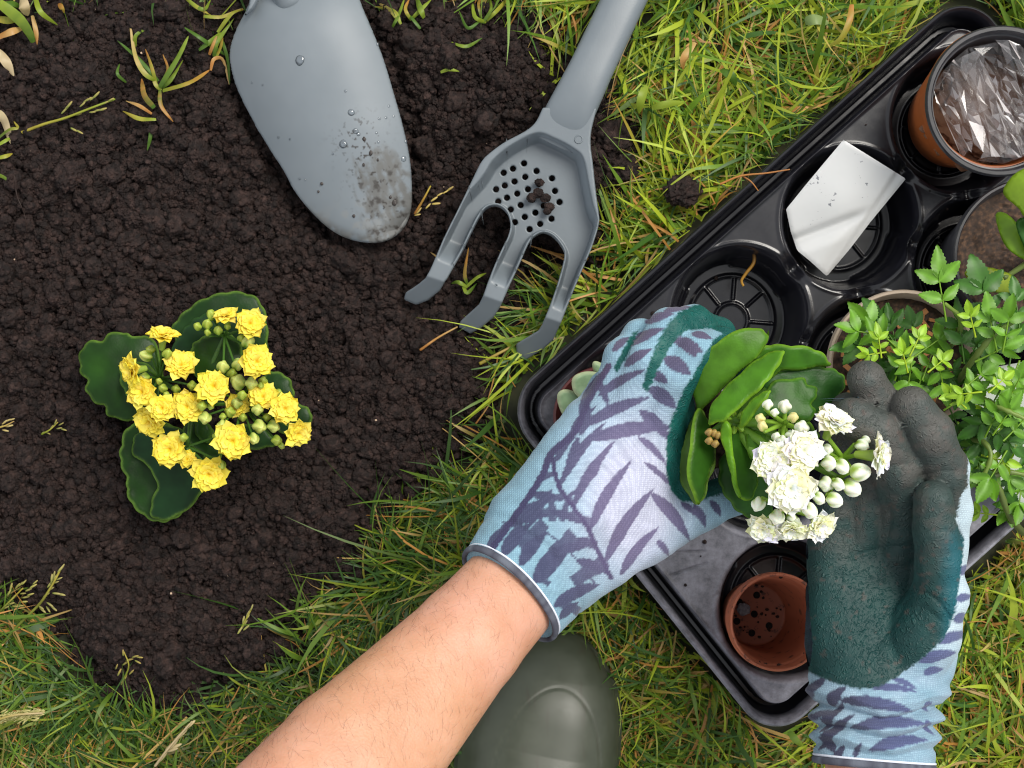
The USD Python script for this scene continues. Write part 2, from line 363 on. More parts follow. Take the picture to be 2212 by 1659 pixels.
# lumps of many crumbs stuck together, in drifts
_K = 1500
_p3 = np.stack([_r.uniform(_b[0], _b[2], _K), _r.uniform(_b[1], _b[3], _K)], 1)
_s3 = 0.0038 + 0.0042 * _r.random(_K) ** 3
_q3 = np.concatenate([_p3, np.zeros((_K, 1))], 1)
_ok = (soil_depth(_p3) > 0.010) & (pressed(_p3) < 0.1) & (meshkit.fbm(_q3 * 26, 2, 55) > 0.46)
_p3, _s3 = _p3[_ok], _s3[_ok]
def lump_mesh(seed):
    v, f = clod_mesh(seed, 4); n = v / np.linalg.norm(v, axis=1, keepdims=True)
    c = np.random.default_rng(seed).normal(size=(70, 3)); c /= np.linalg.norm(c, axis=1, keepdims=True)
    d = np.linalg.norm(n[:, None] - c[None], axis=2).min(1)
    return v * (0.84 + 0.22 * np.sqrt(np.clip(1 - (d / 0.30) ** 2, 0, 1)))[:, None], f
instancer('soil_lumps', [(*lump_mesh(i + 50), m_soil, True) for i in range(6)], np.concatenate([_p3, (soil_height(_p3) + 0.25 * _s3)[:, None]], 1), _s3[:, None] * np.array([1, 1, 0.85]), _r.integers(0, 6, len(_s3)), 'lumps of stuck-together crumbs in the dark soil', rng=_r)
# a second dusting of fine crumbs on top
_M = 60000
_p2 = np.stack([_r.uniform(_b[0], _b[2], _M), _r.uniform(_b[1], _b[3], _M)], 1)
_s2 = 0.00065 * np.exp(_r.exponential(0.40, _M)); _s2 = np.minimum(_s2, 0.0026)
_uv = UV(np.concatenate([_p2, np.zeros((_M, 1))], 1)); _d2 = soil_depth(_p2)
_ok = (_d2 > -0.016 * _r.random(_M) ** 2) & (_uv[:, 0] > -60) & (_uv[:, 1] > -60) & (_uv[:, 1] < 1660) & (pressed(_p2) < 0.4)
_p2, _s2 = _p2[_ok], _s2[_ok]
_tree = cKDTree(_pos[:, :2]); _dn, _in = _tree.query(_p2, k=6)
_top = np.where(_dn < _size[_in], _pos[_in, 2] + np.sqrt(np.clip(_size[_in] ** 2 - _dn ** 2, 0, None)) * 0.85, soil_height(_p2)[:, None]).max(1)
instancer('fine_soil_crumbs', [(*clod_mesh(i + 20, 2), m_soil, True) for i in range(5)], np.concatenate([_p2, (_top + _s2 * 0.25)[:, None]], 1), _s2[:, None] * np.ones(3), _r.integers(0, 5, len(_s2)), 'fine loose crumbs lying on the dark soil', rng=_r)
# pale specks: gritty grains, plus glints of wet grains painted as colour
_k = 1500
_i = _r.choice(len(_pts), _k)
m_grit_glints = mat('grit_glints_look', (0.42, 0.30, 0.21), 0.5)
instancer('grit_glints', [(*clod_mesh(40, 1), m_grit_glints, True)], _pos[_i] + np.array([0, 0, 0.75]) * _size[_i][:, None], (0.00020 + 0.0008 * _r.random(_k) ** 5)[:, None] * np.ones(3), np.zeros(_k, int), 'tiny pale specks in the soil, gritty grains and painted wet glints', rng=_r)
# single clods that stand out
def clod(u, v, r_px, label, z=None, seed=0):
    p = P(u, v, 0.0); z0 = (max(0.004, float(soil_height(p[None, :2])[0])) if z is None else z); p = P(u, v, z0 + 0.004)
    vv, ff = clod_mesh(seed, 4)
    n = vv / np.linalg.norm(vv, axis=1, keepdims=True)
    vv = vv + n * (0.22 * (meshkit.fbm(vv * 5 + seed, 3, seed + 9) - 0.5) + 0.09 * (meshkit.fbm(vv * 14 + seed, 2, seed + 5) - 0.5))[:, None]
    R = np.array(trimesh.transformations.random_rotation_matrix(np.random.default_rng(seed).random(3)))[:3, :3]
    obj('soil_clod', ((vv @ R.T) * r_px * MPP(z0) * np.array([1, 1, 0.8]) + p, ff), m_soil, smooth=True, label=label, category='soil clod')
clod(1475, 412, 42, 'lone round clod of soil lying on the grass right of the fork', z=0.024, seed=3)
clod(1325, 300, 40, 'large soil clod beside the neck of the grey hand fork', seed=4)
clod(1340, 372, 44, 'soil clod at the right rim of the fork, touching the grass', seed=5)
clod(430, 330, 30, 'rounded soil clod between the grass tuft and the trowel', seed=6)
clod(150, 380, 34, 'large soil clod near the left picture edge under the straw stalk', seed=8)
clod(245, 372, 26, 'medium soil clod left of the rounded one by the trowel', seed=9)
clod(735, 1040, 24, 'soil clod right of the bottom yellow flower', seed=14)
clod(545, 1400, 30, 'soil clod at the lower border of the bed, near the grass', seed=15)
clod(600, 1395, 30, 'rightmost soil clod on the lower border of the bed', seed=16)
clod(1100, 340, 26, 'soil clod between the trowel and the fork neck', seed=17)
clod(60, 750, 26, 'soil clod left of the round kalanchoe leaf', seed=18)
clod(56, 985, 26, 'soil clod below left of the yellow kalanchoe near the picture edge', seed=19)
clod(785, 540, 26, 'soil clod just beneath the tip of the trowel', seed=21)

# ---------------------------------------------------------------- grass
TRAY_O = np.array([1085.0, 875.0]); TE1 = np.array([0.745, -0.667]); TE2 = np.array([0.624, 0.781]); TRAY_L, TRAY_W = 1345.0, 932.0
def tray_ab(uv):
    M = np.stack([TE1, TE2], 1)
    return (np.asarray(uv) - TRAY_O) @ np.linalg.inv(M).T
def grass_blades(xy, L, w, az, el, bend, side, col_base, col_tip, seg=5, z0=0.0):
    """vectorised ribbons. az heading, el first elevation, bend = change of elevation along the blade, side = change of heading"""
    n = len(xy); t = np.linspace(0, 1, seg + 1)
    E = el[:, None] + bend[:, None] * t[None]; A = az[:, None] + side[:, None] * t[None]
    dl = (L / seg)[:, None]
    dx, dy, dz = np.cos(E) * np.cos(A) * dl, np.cos(E) * np.sin(A) * dl, np.sin(E) * dl
    X = xy[:, :1] + np.cumsum(dx, 1) - dx; Y = xy[:, 1:] + np.cumsum(dy, 1) - dy; Z = np.cumsum(dz, 1) - dz + np.asarray(z0).reshape(-1, 1)
    Z = np.maximum(Z, 0.001)
    ww = w[:, None] * (0.75 + 0.5 * t[None] * (1 - t[None]) * 2) * np.clip((1.02 - t[None]) * 2.2, 0.04, 1) / 2
    sx, sy = -np.sin(A), np.cos(A)
    tw = RNG.normal(0, 0.5, n)[:, None]
    l = np.stack([X + sx * ww * np.cos(tw), Y + sy * ww * np.cos(tw), Z + ww * np.sin(tw)], -1)
    r = np.stack([X - sx * ww * np.cos(tw), Y - sy * ww * np.cos(tw), Z - ww * np.sin(tw)], -1)
    V = np.stack([l, r], 2).reshape(-1, 3)
    base = (np.arange(n) * 2 * (seg + 1))[:, None] + 2 * np.arange(seg)[None]
    F = tri(np.stack([base, base + 1, base + 3, base + 2], -1).reshape(-1, 4))
    tt = t[None, :, None] ** 1.3
    C = col_base[:, None] * (1 - tt) + col_tip[:, None] * tt
    C = np.repeat(C[:, :, None], 2, 2).reshape(-1, 3)
    return V, F, C
m_grass = mat_leaf('grass_look', rough=0.45, trans=0.35, spec=0.4)
def make_grass():
    r = np.random.default_rng(21)
    n = 135000
    lo, hi = P(-330, 1960, 0)[:2], P(2540, -300, 0)[:2]
    xy = np.stack([r.uniform(lo[0], hi[0], n), r.uniform(lo[1], hi[1], n)], 1)
    far = np.stack([r.uniform(-1.1, 1.1, 60000), r.uniform(-1.0, 1.0, 60000)], 1)
    far = far[(far[:, 0] < lo[0]) | (far[:, 0] > hi[0]) | (far[:, 1] < lo[1]) | (far[:, 1] > hi[1])]
    xy = np.vstack([xy, far]); n = len(xy)
    uv = UV(np.concatenate([xy, np.zeros((n, 1))], 1))
    d = soil_depth(xy)
    ab = tray_ab(uv)
    intray = (ab[:, 0] > -8) & (ab[:, 0] < TRAY_L + 8) & (ab[:, 1] > -8) & (ab[:, 1] < TRAY_W + 8)
    inside = (uv[:, 0] > -80) & (uv[:, 0] < 2290) & (uv[:, 1] > -80) & (uv[:, 1] < 1740)
    keep = (d < 0.0 + 0.006 * r.normal(size=n)) & ~intray & (inside | (r.random(n) < 0.5))
    # thinner where soil has been trodden out past its edge, clumpy elsewhere
    q = np.concatenate([xy, np.zeros((n, 1))], 1)
    dens = meshkit.fbm(q * 45, 3, 12)
    keep &= r.random(n) < np.clip(0.45 + 1.1 * (dens - 0.35), 0.15, 1) * np.where(d > -0.012, 0.55, 1.0) * np.where((uv[:, 0] > 950) & (uv[:, 0] < 1250) & (uv[:, 1] > 560) & (uv[:, 1] < 1050) & (d > -0.022), 0.5, 1.0)
    xy, uv, d = xy[keep], uv[keep], d[keep]; n = len(xy)
    q = np.concatenate([xy, np.zeros((n, 1))], 1)
    flow = 2 * np.pi * meshkit.fbm(q * 9, 2, 31) * 2.2
    # blades beside the tray lean away from it
    ctr = (tray_ab(uv) - np.array([TRAY_L / 2, TRAY_W / 2])) / np.array([TRAY_L / 2, TRAY_W / 2])
    near_tray = np.abs(ctr).max(1) < 1.16
    outw = P(TRAY_O[0], TRAY_O[1], 0)[:2] * 0 + (xy - P(*(TRAY_O + TE1 * TRAY_L / 2 + TE2 * TRAY_W / 2), 0)[:2]); out_az = np.arctan2(outw[:, 1], outw[:, 0])
    right = sstep(700, 1500, uv[:, 0] - 0.25 * (uv[:, 1] - 800))          # wide yellow-green blades on the upper right, thin dark ones on the lower left
    L = r.gamma(6, 1 / 6.0, n) * lerp(0.036, 0.042, right)
    w = r.gamma(6, 1 / 6.0, n) * lerp(0.0014, 0.00185, right)
    fat = r.random(n) < 0.06; w = np.where(fat, w * 1.8, w)
    az = flow + r.normal(0, 1.0, n)
    az = np.where(near_tray & (np.cos(az - out_az) < -0.1), az + np.pi, az)
    el = np.clip(r.normal(0.55, 0.32, n), 0.05, 1.3)
    bend = -el * r.uniform(0.7, 1.7, n) + r.normal(0, 0.15, n)
    side = r.normal(0, 0.7, n)
    t = r.random(n); shade = r.uniform(0.6, 1.25, n)[:, None]
    bright = np.array([0.310, 0.385, 0.028]); mid = np.array([0.125, 0.225, 0.020]); dark = np.array([0.045, 0.110, 0.018]); straw = np.array([0.50, 0.33, 0.11]); orange = np.array([0.50, 0.24, 0.055])
    pb = lerp(0.10, 0.42, right); pd = lerp(0.50, 0.18, right)
    col = np.where((t < pb)[:, None], bright, np.where((t > 1 - pd)[:, None], dark, mid))
    col = col * lerp(0.85, 1.12, right)[:, None]
    patch = meshkit.fbm(q * 30, 2, 77)
    dry = r.random(n) < np.where(patch > 0.55, 0.18, 0.08) * lerp(0.8, 1.0, right)
    low = (uv[:, 0] > 1300) & (uv[:, 1] > 1100)
    dry |= low & (r.random(n) < 0.12)
    dcol = np.where((r.random(n) < 0.5)[:, None], straw, orange)
    tipdry = r.random(n) < 0.09
    cb = np.where(dry[:, None], dcol, col) * shade
    ct = np.where(dry[:, None], dcol * 1.05, np.where(tipdry[:, None], lerp(orange, straw, r.random((n, 1))), col * 1.1)) * shade
    w = np.where(dry, w * 0.75, w)
    el = np.where(dry, el * 0.5, el)
    z0 = 0.001 + np.where(dry, 0.010, 0.0) * r.random(n) + 0.006 * r.random(n)
    V, F, C = grass_blades(xy, L, w, az, el, bend, side, cb, ct, 5, z0)
    # no blade may pierce the tray or lie in the tools
    ab = tray_ab(UV(V)); bad = ((ab > 4).all(1) & (ab[:, 0] < TRAY_L - 4) & (ab[:, 1] < TRAY_W - 4) & (V[:, 2] < 0.062)) | shapely.contains_xy(TOOLS, V[:, 0], V[:, 1])
    bad = bad.reshape(n, -1).any(1); keepf = ~np.repeat(bad, len(F) // n) if False else ~bad[F[:, 0] // 12]
    return V, F[keepf], C
_v, _f, _c = make_grass()
obj('grass', (_v, _f), m_grass, smooth=True, color=_c, kind='stuff', label='long tangled grass of the lawn around the soil bed and tray')
# ================================================================ the black tray and the pots in it
def mat_plastic(name, color, rough, dust=0.0, dust_col=(0.25, 0.25, 0.25), dscale=40.0, bump=0.15, bscale=25.0, bdist=0.002, spec=0.5, **kw):
    return mat(name, rough=rough, specular_ior_level=spec, nodes={
        'tc': ('texture_coordinate', {}), 'n': ('noise_texture', {'scale': dscale, 'detail': 9.0, 'roughness': 0.7}),
        'r': ('rgb_ramp', {'ramp': [(0.45, (0, 0, 0)), (0.80, (dust, dust, dust))]}), 'm': ('mix', {'color1': tuple(map(float, color)), 'color2': tuple(map(float, dust_col))}),
        'rr': ('rgb_ramp', {'ramp': [(0.3, (rough * 0.8,) * 3), (0.8, (min(1, rough * 1.5),) * 3)]}),
        'b': ('noise_texture', {'scale': bscale, 'detail': 3.0}), 'bp': ('bump', {'strength': bump, 'distance': bdist})},
        links=[('tc.object', 'n.vector'), ('n.fac', 'r.fac'), ('r.color', 'm.fac'), ('m.color', 'p.base_color'), ('n.fac', 'rr.fac'), ('rr.color', 'p.roughness'),
               ('tc.object', 'b.vector'), ('b.fac', 'bp.height'), ('bp.normal', 'p.normal')], **kw)
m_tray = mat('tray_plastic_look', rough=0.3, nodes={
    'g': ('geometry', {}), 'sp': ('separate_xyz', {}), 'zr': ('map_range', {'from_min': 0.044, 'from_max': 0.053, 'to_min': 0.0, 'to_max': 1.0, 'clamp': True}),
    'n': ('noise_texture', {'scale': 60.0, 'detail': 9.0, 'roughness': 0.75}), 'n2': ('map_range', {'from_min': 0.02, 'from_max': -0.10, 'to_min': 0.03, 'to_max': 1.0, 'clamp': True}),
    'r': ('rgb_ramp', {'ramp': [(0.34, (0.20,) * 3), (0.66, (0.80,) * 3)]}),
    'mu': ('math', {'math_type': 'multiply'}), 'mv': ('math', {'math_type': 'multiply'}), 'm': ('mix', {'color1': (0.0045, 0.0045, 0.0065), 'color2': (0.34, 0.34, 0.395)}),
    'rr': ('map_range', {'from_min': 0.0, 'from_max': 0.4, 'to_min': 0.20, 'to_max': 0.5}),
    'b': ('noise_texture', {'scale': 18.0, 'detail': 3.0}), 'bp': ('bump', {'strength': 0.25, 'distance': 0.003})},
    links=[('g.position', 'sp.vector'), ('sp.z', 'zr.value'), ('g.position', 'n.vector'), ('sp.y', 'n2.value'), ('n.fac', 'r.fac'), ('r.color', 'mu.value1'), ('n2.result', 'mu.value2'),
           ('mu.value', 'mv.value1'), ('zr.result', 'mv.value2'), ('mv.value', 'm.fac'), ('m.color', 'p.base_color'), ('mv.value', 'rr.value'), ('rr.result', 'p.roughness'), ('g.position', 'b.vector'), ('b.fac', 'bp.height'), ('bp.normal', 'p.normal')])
TM = MPP(0.055)
TA, TB = TRAY_L * TM, TRAY_W * TM
T0 = P(*TRAY_O, 0.055)[:2]; TV1 = np.array([TE1[0], -TE1[1]]); TV2 = np.array([TE2[0], -TE2[1]])
def tray_world(a, b, z): return np.stack([T0[0] + a * TV1[0] + b * TV2[0], T0[1] + a * TV1[1] + b * TV2[1], z], -1)
_row = [202 * TM, 470 * TM, 738 * TM]
WELLS = [(x * TM, _row[0]) for x in (201, 520, 840, 1160)] + [(x * TM, _row[1]) for x in (361, 680, 1000)] + [(x * TM, _row[2]) for x in (205, 522, 840, 1158)]
def rrect(a, b, r):
    x = np.abs(a - TA / 2) - (TA / 2 - r); y = np.abs(b - TB / 2) - (TB / 2 - r)
    return -(np.hypot(np.maximum(x, 0), np.maximum(y, 0)) + np.minimum(np.maximum(x, y), 0) - r)
def tray_height(a, b):
    e = rrect(a, b, 0.029)
    z = np.interp(e, [-0.004, 0.0, 0.0012, 0.0026, 0.0040, 0.0068, 0.0110, 0.0130, 0.0142, 0.0165], [0.046, 0.050, 0.0575, 0.0575, 0.050, 0.026, 0.026, 0.050, 0.0552, 0.0540])
    deck = np.zeros_like(a)
    ws = np.array(WELLS); near = []
    for i in range(len(ws)):
        for j in range(i):
            if np.hypot(*(ws[i] - ws[j])) < 0.115: near.append((ws[i] + ws[j]) / 2)
    for m in near: deck -= 0.012 * np.exp(-((a - m[0]) ** 2 + (b - m[1]) ** 2) / 0.008 ** 2)
    inner = sstep(0.013, 0.016, e)
    # raised panels and rib marks on the deck
    for i in range(len(ws)):
        r = np.hypot(a - ws[i][0], b - ws[i][1])
        deck += 0.0005 * np.exp(-((r - 0.0505) / 0.0009) ** 2) * inner
    for (p, q, wd) in [((0.004, 0.165), (0.030, 0.175), 0.0007), ((0.012, 0.152), (0.034, 0.168), 0.0007), ((0.018, 0.196), (0.031, 0.196), 0.0006), ((0.018, 0.214), (0.030, 0.214), 0.0006), ((0.075, 0.185), (0.095, 0.20), 0.0008)]:
        p = np.array([p[0] + 0.014, p[1]]); q = np.array([q[0] + 0.012, q[1]]); ab = q - p
        t = np.clip(((a - p[0]) * ab[0] + (b - p[1]) * ab[1]) / (ab @ ab), 0, 1)
        d = np.hypot(a - p[0] - t * ab[0], b - p[1] - t * ab[1])
        deck -= 0.0016 * np.exp(-(d / wd) ** 2)
    z = z + deck * inner
    for k, w in enumerate(ws):
        dx, dy = a - w[0], b - w[1]; r = np.hypot(dx, dy); th = np.arctan2(dy, dx)
        R = 0.0490
        led = 0.5 + 0.5 * np.cos(3 * th + k)                             # three stepped sectors on the wall
        floor = 0.008 + 0.0016 * np.exp(-((r - 0.031) / 0.0012) ** 2) + 0.0018 * np.exp(-((r - 0.012) / 0.001) ** 2) + 0.0016 * (np.abs(np.sin(th * 4)) * r < 0.0035) * (r > 0.014) * (r < 0.030)
        wall = np.interp(r, [0.0370, 0.0395, 0.0415, 0.0430, 0.0462, 0.0482, R], [0, 0.004, 0.020, 0.0215, 0.040, 0.0452, 0.0460])
        wall2 = np.interp(r, [0.0395, 0.0420, 0.0468, 0.0483, R], [0, 0.008, 0.040, 0.0453, 0.0460])
        prof = floor * (r < 0.038) + 0.008 * (r >= 0.038) + lerp(wall2, wall, sstep(0.35, 0.6, led))
        z = np.where(r < R, np.minimum(z, prof), z)
    return z
_h = 0.00085
_ga, _gb = np.arange(-0.0, TA + _h, _h), np.arange(-0.0, TB + _h, _h)
GA, GB = np.meshgrid(_ga, _gb, indexing='ij')
_e = rrect(GA, GB, 0.029)
_z = tray_height(GA, GB)
_v = tray_world(GA, GB, _z).reshape(-1, 3)
_idx = np.arange(GA.size).reshape(GA.shape)
_f = np.stack([_idx[:-1, :-1], _idx[1:, :-1], _idx[1:, 1:], _idx[:-1, 1:]], -1)
_k = (_e > 0.0004); _fk = _k[:-1, :-1] & _k[1:, :-1] & _k[1:, 1:] & _k[:-1, 1:]
_f = tri(_f[_fk]); _f = _f[:, ::-1]
_u = np.unique(_f); _re = np.zeros(len(_v), int); _re[_u] = np.arange(len(_u))
tray = thing('plant_tray', 'black plastic carrying tray with round wells lying on the grass', 'plant tray')
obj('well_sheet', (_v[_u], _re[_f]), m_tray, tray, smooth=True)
# rolled outer lip and outer wall, running round the edge
def rim_loop(off, z, n=400):
    r = 0.029 - off
    c = [(TA - off - r, TB - off - r, 0), (off + r, TB - off - r, 90), (off + r, off + r, 180), (TA - off - r, off + r, 270)]
    pts = []
    for (x, y, a0) in c:
        t = np.radians(np.linspace(a0, a0 + 90, 24)); pts.append(np.stack([x + r * np.cos(t), y + r * np.sin(t)], 1))
    p = np.vstack(pts)
    return tray_world(p[:, 0], p[:, 1], np.full(len(p), z))
_loops = [rim_loop(0.0030, 0.0560), rim_loop(0.0022, 0.0582), rim_loop(0.0010, 0.0592), rim_loop(-0.0004, 0.0586), rim_loop(-0.0012, 0.0565), rim_loop(-0.0010, 0.0540), rim_loop(0.0002, 0.0525), rim_loop(0.0035, 0.012), rim_loop(0.0050, 0.010)]
_m = len(_loops[0]); _V = np.vstack(_loops)
_i, _j = np.meshgrid(np.arange(len(_loops) - 1), np.arange(_m), indexing='ij')
_q = np.stack([_i * _m + _j, _i * _m + (_j + 1) % _m, (_i + 1) * _m + (_j + 1) % _m, (_i + 1) * _m + _j], -1).reshape(-1, 4)
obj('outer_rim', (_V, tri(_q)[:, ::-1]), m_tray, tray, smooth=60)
# moulded marks on the deck by the right-hand edge
for (ch, a, b, s) in [('2', 0.270, 0.2765, 0.006), ('8', 0.279, 0.2765, 0.006), ('5', 0.287, 0.2765, 0.006)]:
    t = meshkit.text_mesh(ch, s, 0.0008); v = np.array(t.vertices)
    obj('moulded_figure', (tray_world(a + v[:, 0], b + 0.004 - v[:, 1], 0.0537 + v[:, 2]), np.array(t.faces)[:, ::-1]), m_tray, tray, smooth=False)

# ---------------------------------------------------------------- pots
def placed_lathe(profile, base, top, n=72):
    """profile (radius, height along the axis from base)"""
    ax = np.asarray(top) - np.asarray(base); L = np.linalg.norm(ax)
    R = frame(ax)
    v, f = lathe(profile, n)
    return v @ R.T + base, f
def pot_profile(r0, r1, H, t=0.0018, lip=0.0, band=0.0):
    """outside up, over the rim, inside down to the floor"""
    o = [(0.0005, 0.0), (r0 - 0.002, 0.0), (r0, 0.002)]
    if band:
        zb = H - band; rb = r0 + (r1 - r0) * zb / H
        o += [(rb, zb), (rb + 0.0015, zb + 0.0012)]
    o += [(r1 + lip - 0.0004, H - 0.0022), (r1 + lip, H - 0.001), (r1 + lip - 0.0006, H), (r1 - t, H), (r1 - t - 0.0008, H - 0.0012)]
    if band: o += [(r1 - t - 0.0012, H - band), (r1 - t - 0.0030, H - band - 0.0018)]
    o += [(r0 - t, 0.0035), (r0 - t - 0.002, 0.002), (0.0005, 0.002)]
    return o

m_terra = mat('terracotta_plastic_look', rough=0.55, nodes={
    'tc': ('texture_coordinate', {}), 'n': ('noise_texture', {'scale': 150.0, 'detail': 8.0, 'roughness': 0.7}),
    'r': ('rgb_ramp', {'ramp': [(0.0, (0.36, 0.105, 0.050)), (0.56, (0.34, 0.095, 0.045)), (0.62, (0.13, 0.040, 0.022)), (0.70, (0.05, 0.02, 0.014))]})},
    links=[('tc.object', 'n.vector'), ('n.fac', 'r.fac'), ('r.color', 'p.base_color')])
m_hole = mat('drain_hole_look', (0.006, 0.005, 0.005), 0.9)
b0, t0 = P(1628, 1326, 0.012), P(1681, 1344, 0.092)
H = float(np.linalg.norm(t0 - b0))
pot = thing('flower_pot', 'small empty terracotta coloured pot with soil specks, standing in the lower tray well', 'flower pot')
_pr = pot_profile(0.0235, 0.0326, H, 0.0015, 0.0, 0.012)
obj('pot_wall', placed_lathe(_pr, b0, t0), m_terra, pot, smooth=40)
_R = frame(t0 - b0)
for k in range(6):
    a = k * math.pi / 3 + 0.5; rr = 0.0135 if k else 0.0
    c = b0 + _R @ np.array([rr * math.cos(a), rr * math.sin(a), 0.0024])
    v, f = lathe([(0.0026, -0.0004), (0.0022, 0.0003), (0.0001, 0.0003)], 14)
    obj('drain_hole', (v @ _R.T + c, f), m_hole, pot, smooth=False)
m_dirt = mat('dried_dirt_look', (0.030, 0.014, 0.010), 0.9)
_r = np.random.default_rng(5)
_pp = []
for k in range(90):
    a = _r.uniform(0, 2 * np.pi); inside = _r.random() < 0.45
    if inside: p = np.array([0.021 * np.sqrt(_r.random()) * math.cos(a), 0.021 * np.sqrt(_r.random()) * math.sin(a), 0.0026])
    else:
        h = H - 0.0135 + _r.normal(0, 0.0012); rad = 0.0295; p = np.array([rad * math.cos(a), rad * math.sin(a), h])
    vv, ff = clod_mesh(60 + k % 5, 1); _pp.append((vv * np.array([1, 1, 0.6]) * _r.uniform(0.0005, 0.0013) + b0 + _R @ p, ff))
obj('clinging_dirt', Cat(_pp), m_dirt, pot, smooth=True, kind='stuff')
m_stone = mat('pale_stone_look', rough=0.6, nodes={'tc': ('texture_coordinate', {}), 'n': ('noise_texture', {'scale': 400.0, 'detail': 5.0}), 'r': ('rgb_ramp', {'ramp': [(0.3, (0.16, 0.18, 0.21)), (0.7, (0.38, 0.41, 0.46))]})},
              links=[('tc.object', 'n.vector'), ('n.fac', 'r.fac'), ('r.color', 'p.base_color')])
vv, ff = clod_mesh(71, 3)
obj('pebble', (vv * np.array([0.0042, 0.0054, 0.003]) + P(1607, 1316, 0.0185), ff), m_stone, smooth=True, label='grey pebble lying inside the small terracotta pot', category='pebble')

# orange brown pot with a black pot nested in it and clear film on top
m_brown = mat_plastic('brown_pot_look', (0.235, 0.060, 0.012), 0.38, dust=0.10, dust_col=(0.20, 0.08, 0.03), bump=0.05)
m_blackpot = mat_plastic('black_pot_look', (0.016, 0.016, 0.019), 0.36, dust=0.25, dust_col=(0.09, 0.09, 0.10), dscale=80, bump=0.1)
b0, t0 = P(2060, 262, 0.012), P(2155, 213, 0.116)
H = float(np.linalg.norm(t0 - b0))
bp = thing('flower_pot', 'orange brown plastic pot leaning in a tray well, black pot nested in it', 'flower pot')
obj('pot_wall', placed_lathe(pot_profile(0.0335, 0.0455, H, 0.0015, 0.0012), b0, t0), m_brown, bp, smooth=40)
bt = P(2163, 218, 0.128); bb = b0 + (t0 - b0) * 0.25
H2 = float(np.linalg.norm(bt - bb))
ip = thing('nursery_pot', 'black nursery pot nested inside the orange brown pot, holding crumpled clear film', 'flower pot')
obj('pot_wall', placed_lathe([(0.0005, 0), (0.033, 0), (0.0425, H2 - 0.006), (0.0480, H2 - 0.005), (0.0484, H2 - 0.003), (0.0482, H2 - 0.001), (0.0472, H2), (0.0452, H2), (0.0442, H2 - 0.0012), (0.0425, H2 - 0.012), (0.0320, 0.003), (0.0005, 0.003)], bb, bt), m_blackpot, ip, smooth=40)
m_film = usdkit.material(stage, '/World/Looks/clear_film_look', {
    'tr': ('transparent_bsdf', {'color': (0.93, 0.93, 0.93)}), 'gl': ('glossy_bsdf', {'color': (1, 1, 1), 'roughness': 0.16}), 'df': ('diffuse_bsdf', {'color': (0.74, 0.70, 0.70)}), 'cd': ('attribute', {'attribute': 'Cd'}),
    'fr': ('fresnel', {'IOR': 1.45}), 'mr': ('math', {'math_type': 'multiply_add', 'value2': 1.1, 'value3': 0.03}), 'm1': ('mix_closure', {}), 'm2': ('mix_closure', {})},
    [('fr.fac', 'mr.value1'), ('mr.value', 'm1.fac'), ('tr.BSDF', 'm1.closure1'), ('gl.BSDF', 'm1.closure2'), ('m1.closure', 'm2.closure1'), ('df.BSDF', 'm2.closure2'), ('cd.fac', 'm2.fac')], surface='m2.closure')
_R2 = frame(bt - bb)
_r = np.random.default_rng(44)
# crumpled film: flat facets with crisp folds, sky reflections painted in as whiter facets at random
def facets(n, z_amp, keep, seed, z0):
    r = np.random.default_rng(seed)
    p = r.uniform(-1, 1, (n, 2)) * np.array([1, 0.85]); a = 0.9; p = p @ np.array([[math.cos(a), -math.sin(a)], [math.sin(a), math.cos(a)]])
    p = p[np.hypot(p[:, 0], p[:, 1]) < 0.95]
    z = r.normal(0, z_amp, len(p)); b = r.uniform(0.3, 1.2); T = Delaunay(p @ np.array([[math.cos(b), -math.sin(b)], [math.sin(b), math.cos(b)]]) * np.array([1, 0.30])).simplices
    c = p[T].mean(1); T = T[keep(c)]
    V = np.concatenate([p * 0.0425, (H2 + z0 + z)[:, None]], 1)
    F = np.arange(3 * len(T)).reshape(-1, 3)
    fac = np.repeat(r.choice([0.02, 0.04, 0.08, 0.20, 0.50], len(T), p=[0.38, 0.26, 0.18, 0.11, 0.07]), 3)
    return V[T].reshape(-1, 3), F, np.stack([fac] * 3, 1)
_all = lambda c: np.ones(len(c), bool)
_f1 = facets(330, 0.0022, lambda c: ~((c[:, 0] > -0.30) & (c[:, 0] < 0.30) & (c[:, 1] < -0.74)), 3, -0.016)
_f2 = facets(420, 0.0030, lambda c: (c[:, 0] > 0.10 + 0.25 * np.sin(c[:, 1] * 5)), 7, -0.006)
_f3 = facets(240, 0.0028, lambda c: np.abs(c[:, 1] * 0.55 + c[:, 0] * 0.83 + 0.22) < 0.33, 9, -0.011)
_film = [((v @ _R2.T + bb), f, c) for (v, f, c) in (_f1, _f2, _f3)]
vv, ff = clod_mesh(95, 4)
obj('pot_lining', ((vv * np.array([0.036, 0.036, 0.012]) + np.array([0, 0, H2 - 0.048])) @ _R2.T + bb, ff), mat('brown_lining_look', (0.16, 0.075, 0.040), 0.8), ip, smooth=True)
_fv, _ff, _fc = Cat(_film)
obj('plastic_film', (_fv, _ff), m_film, smooth=False, color=_fc, label='crumpled clear plastic film stuffed into the black pot at the top right', category='plastic film')

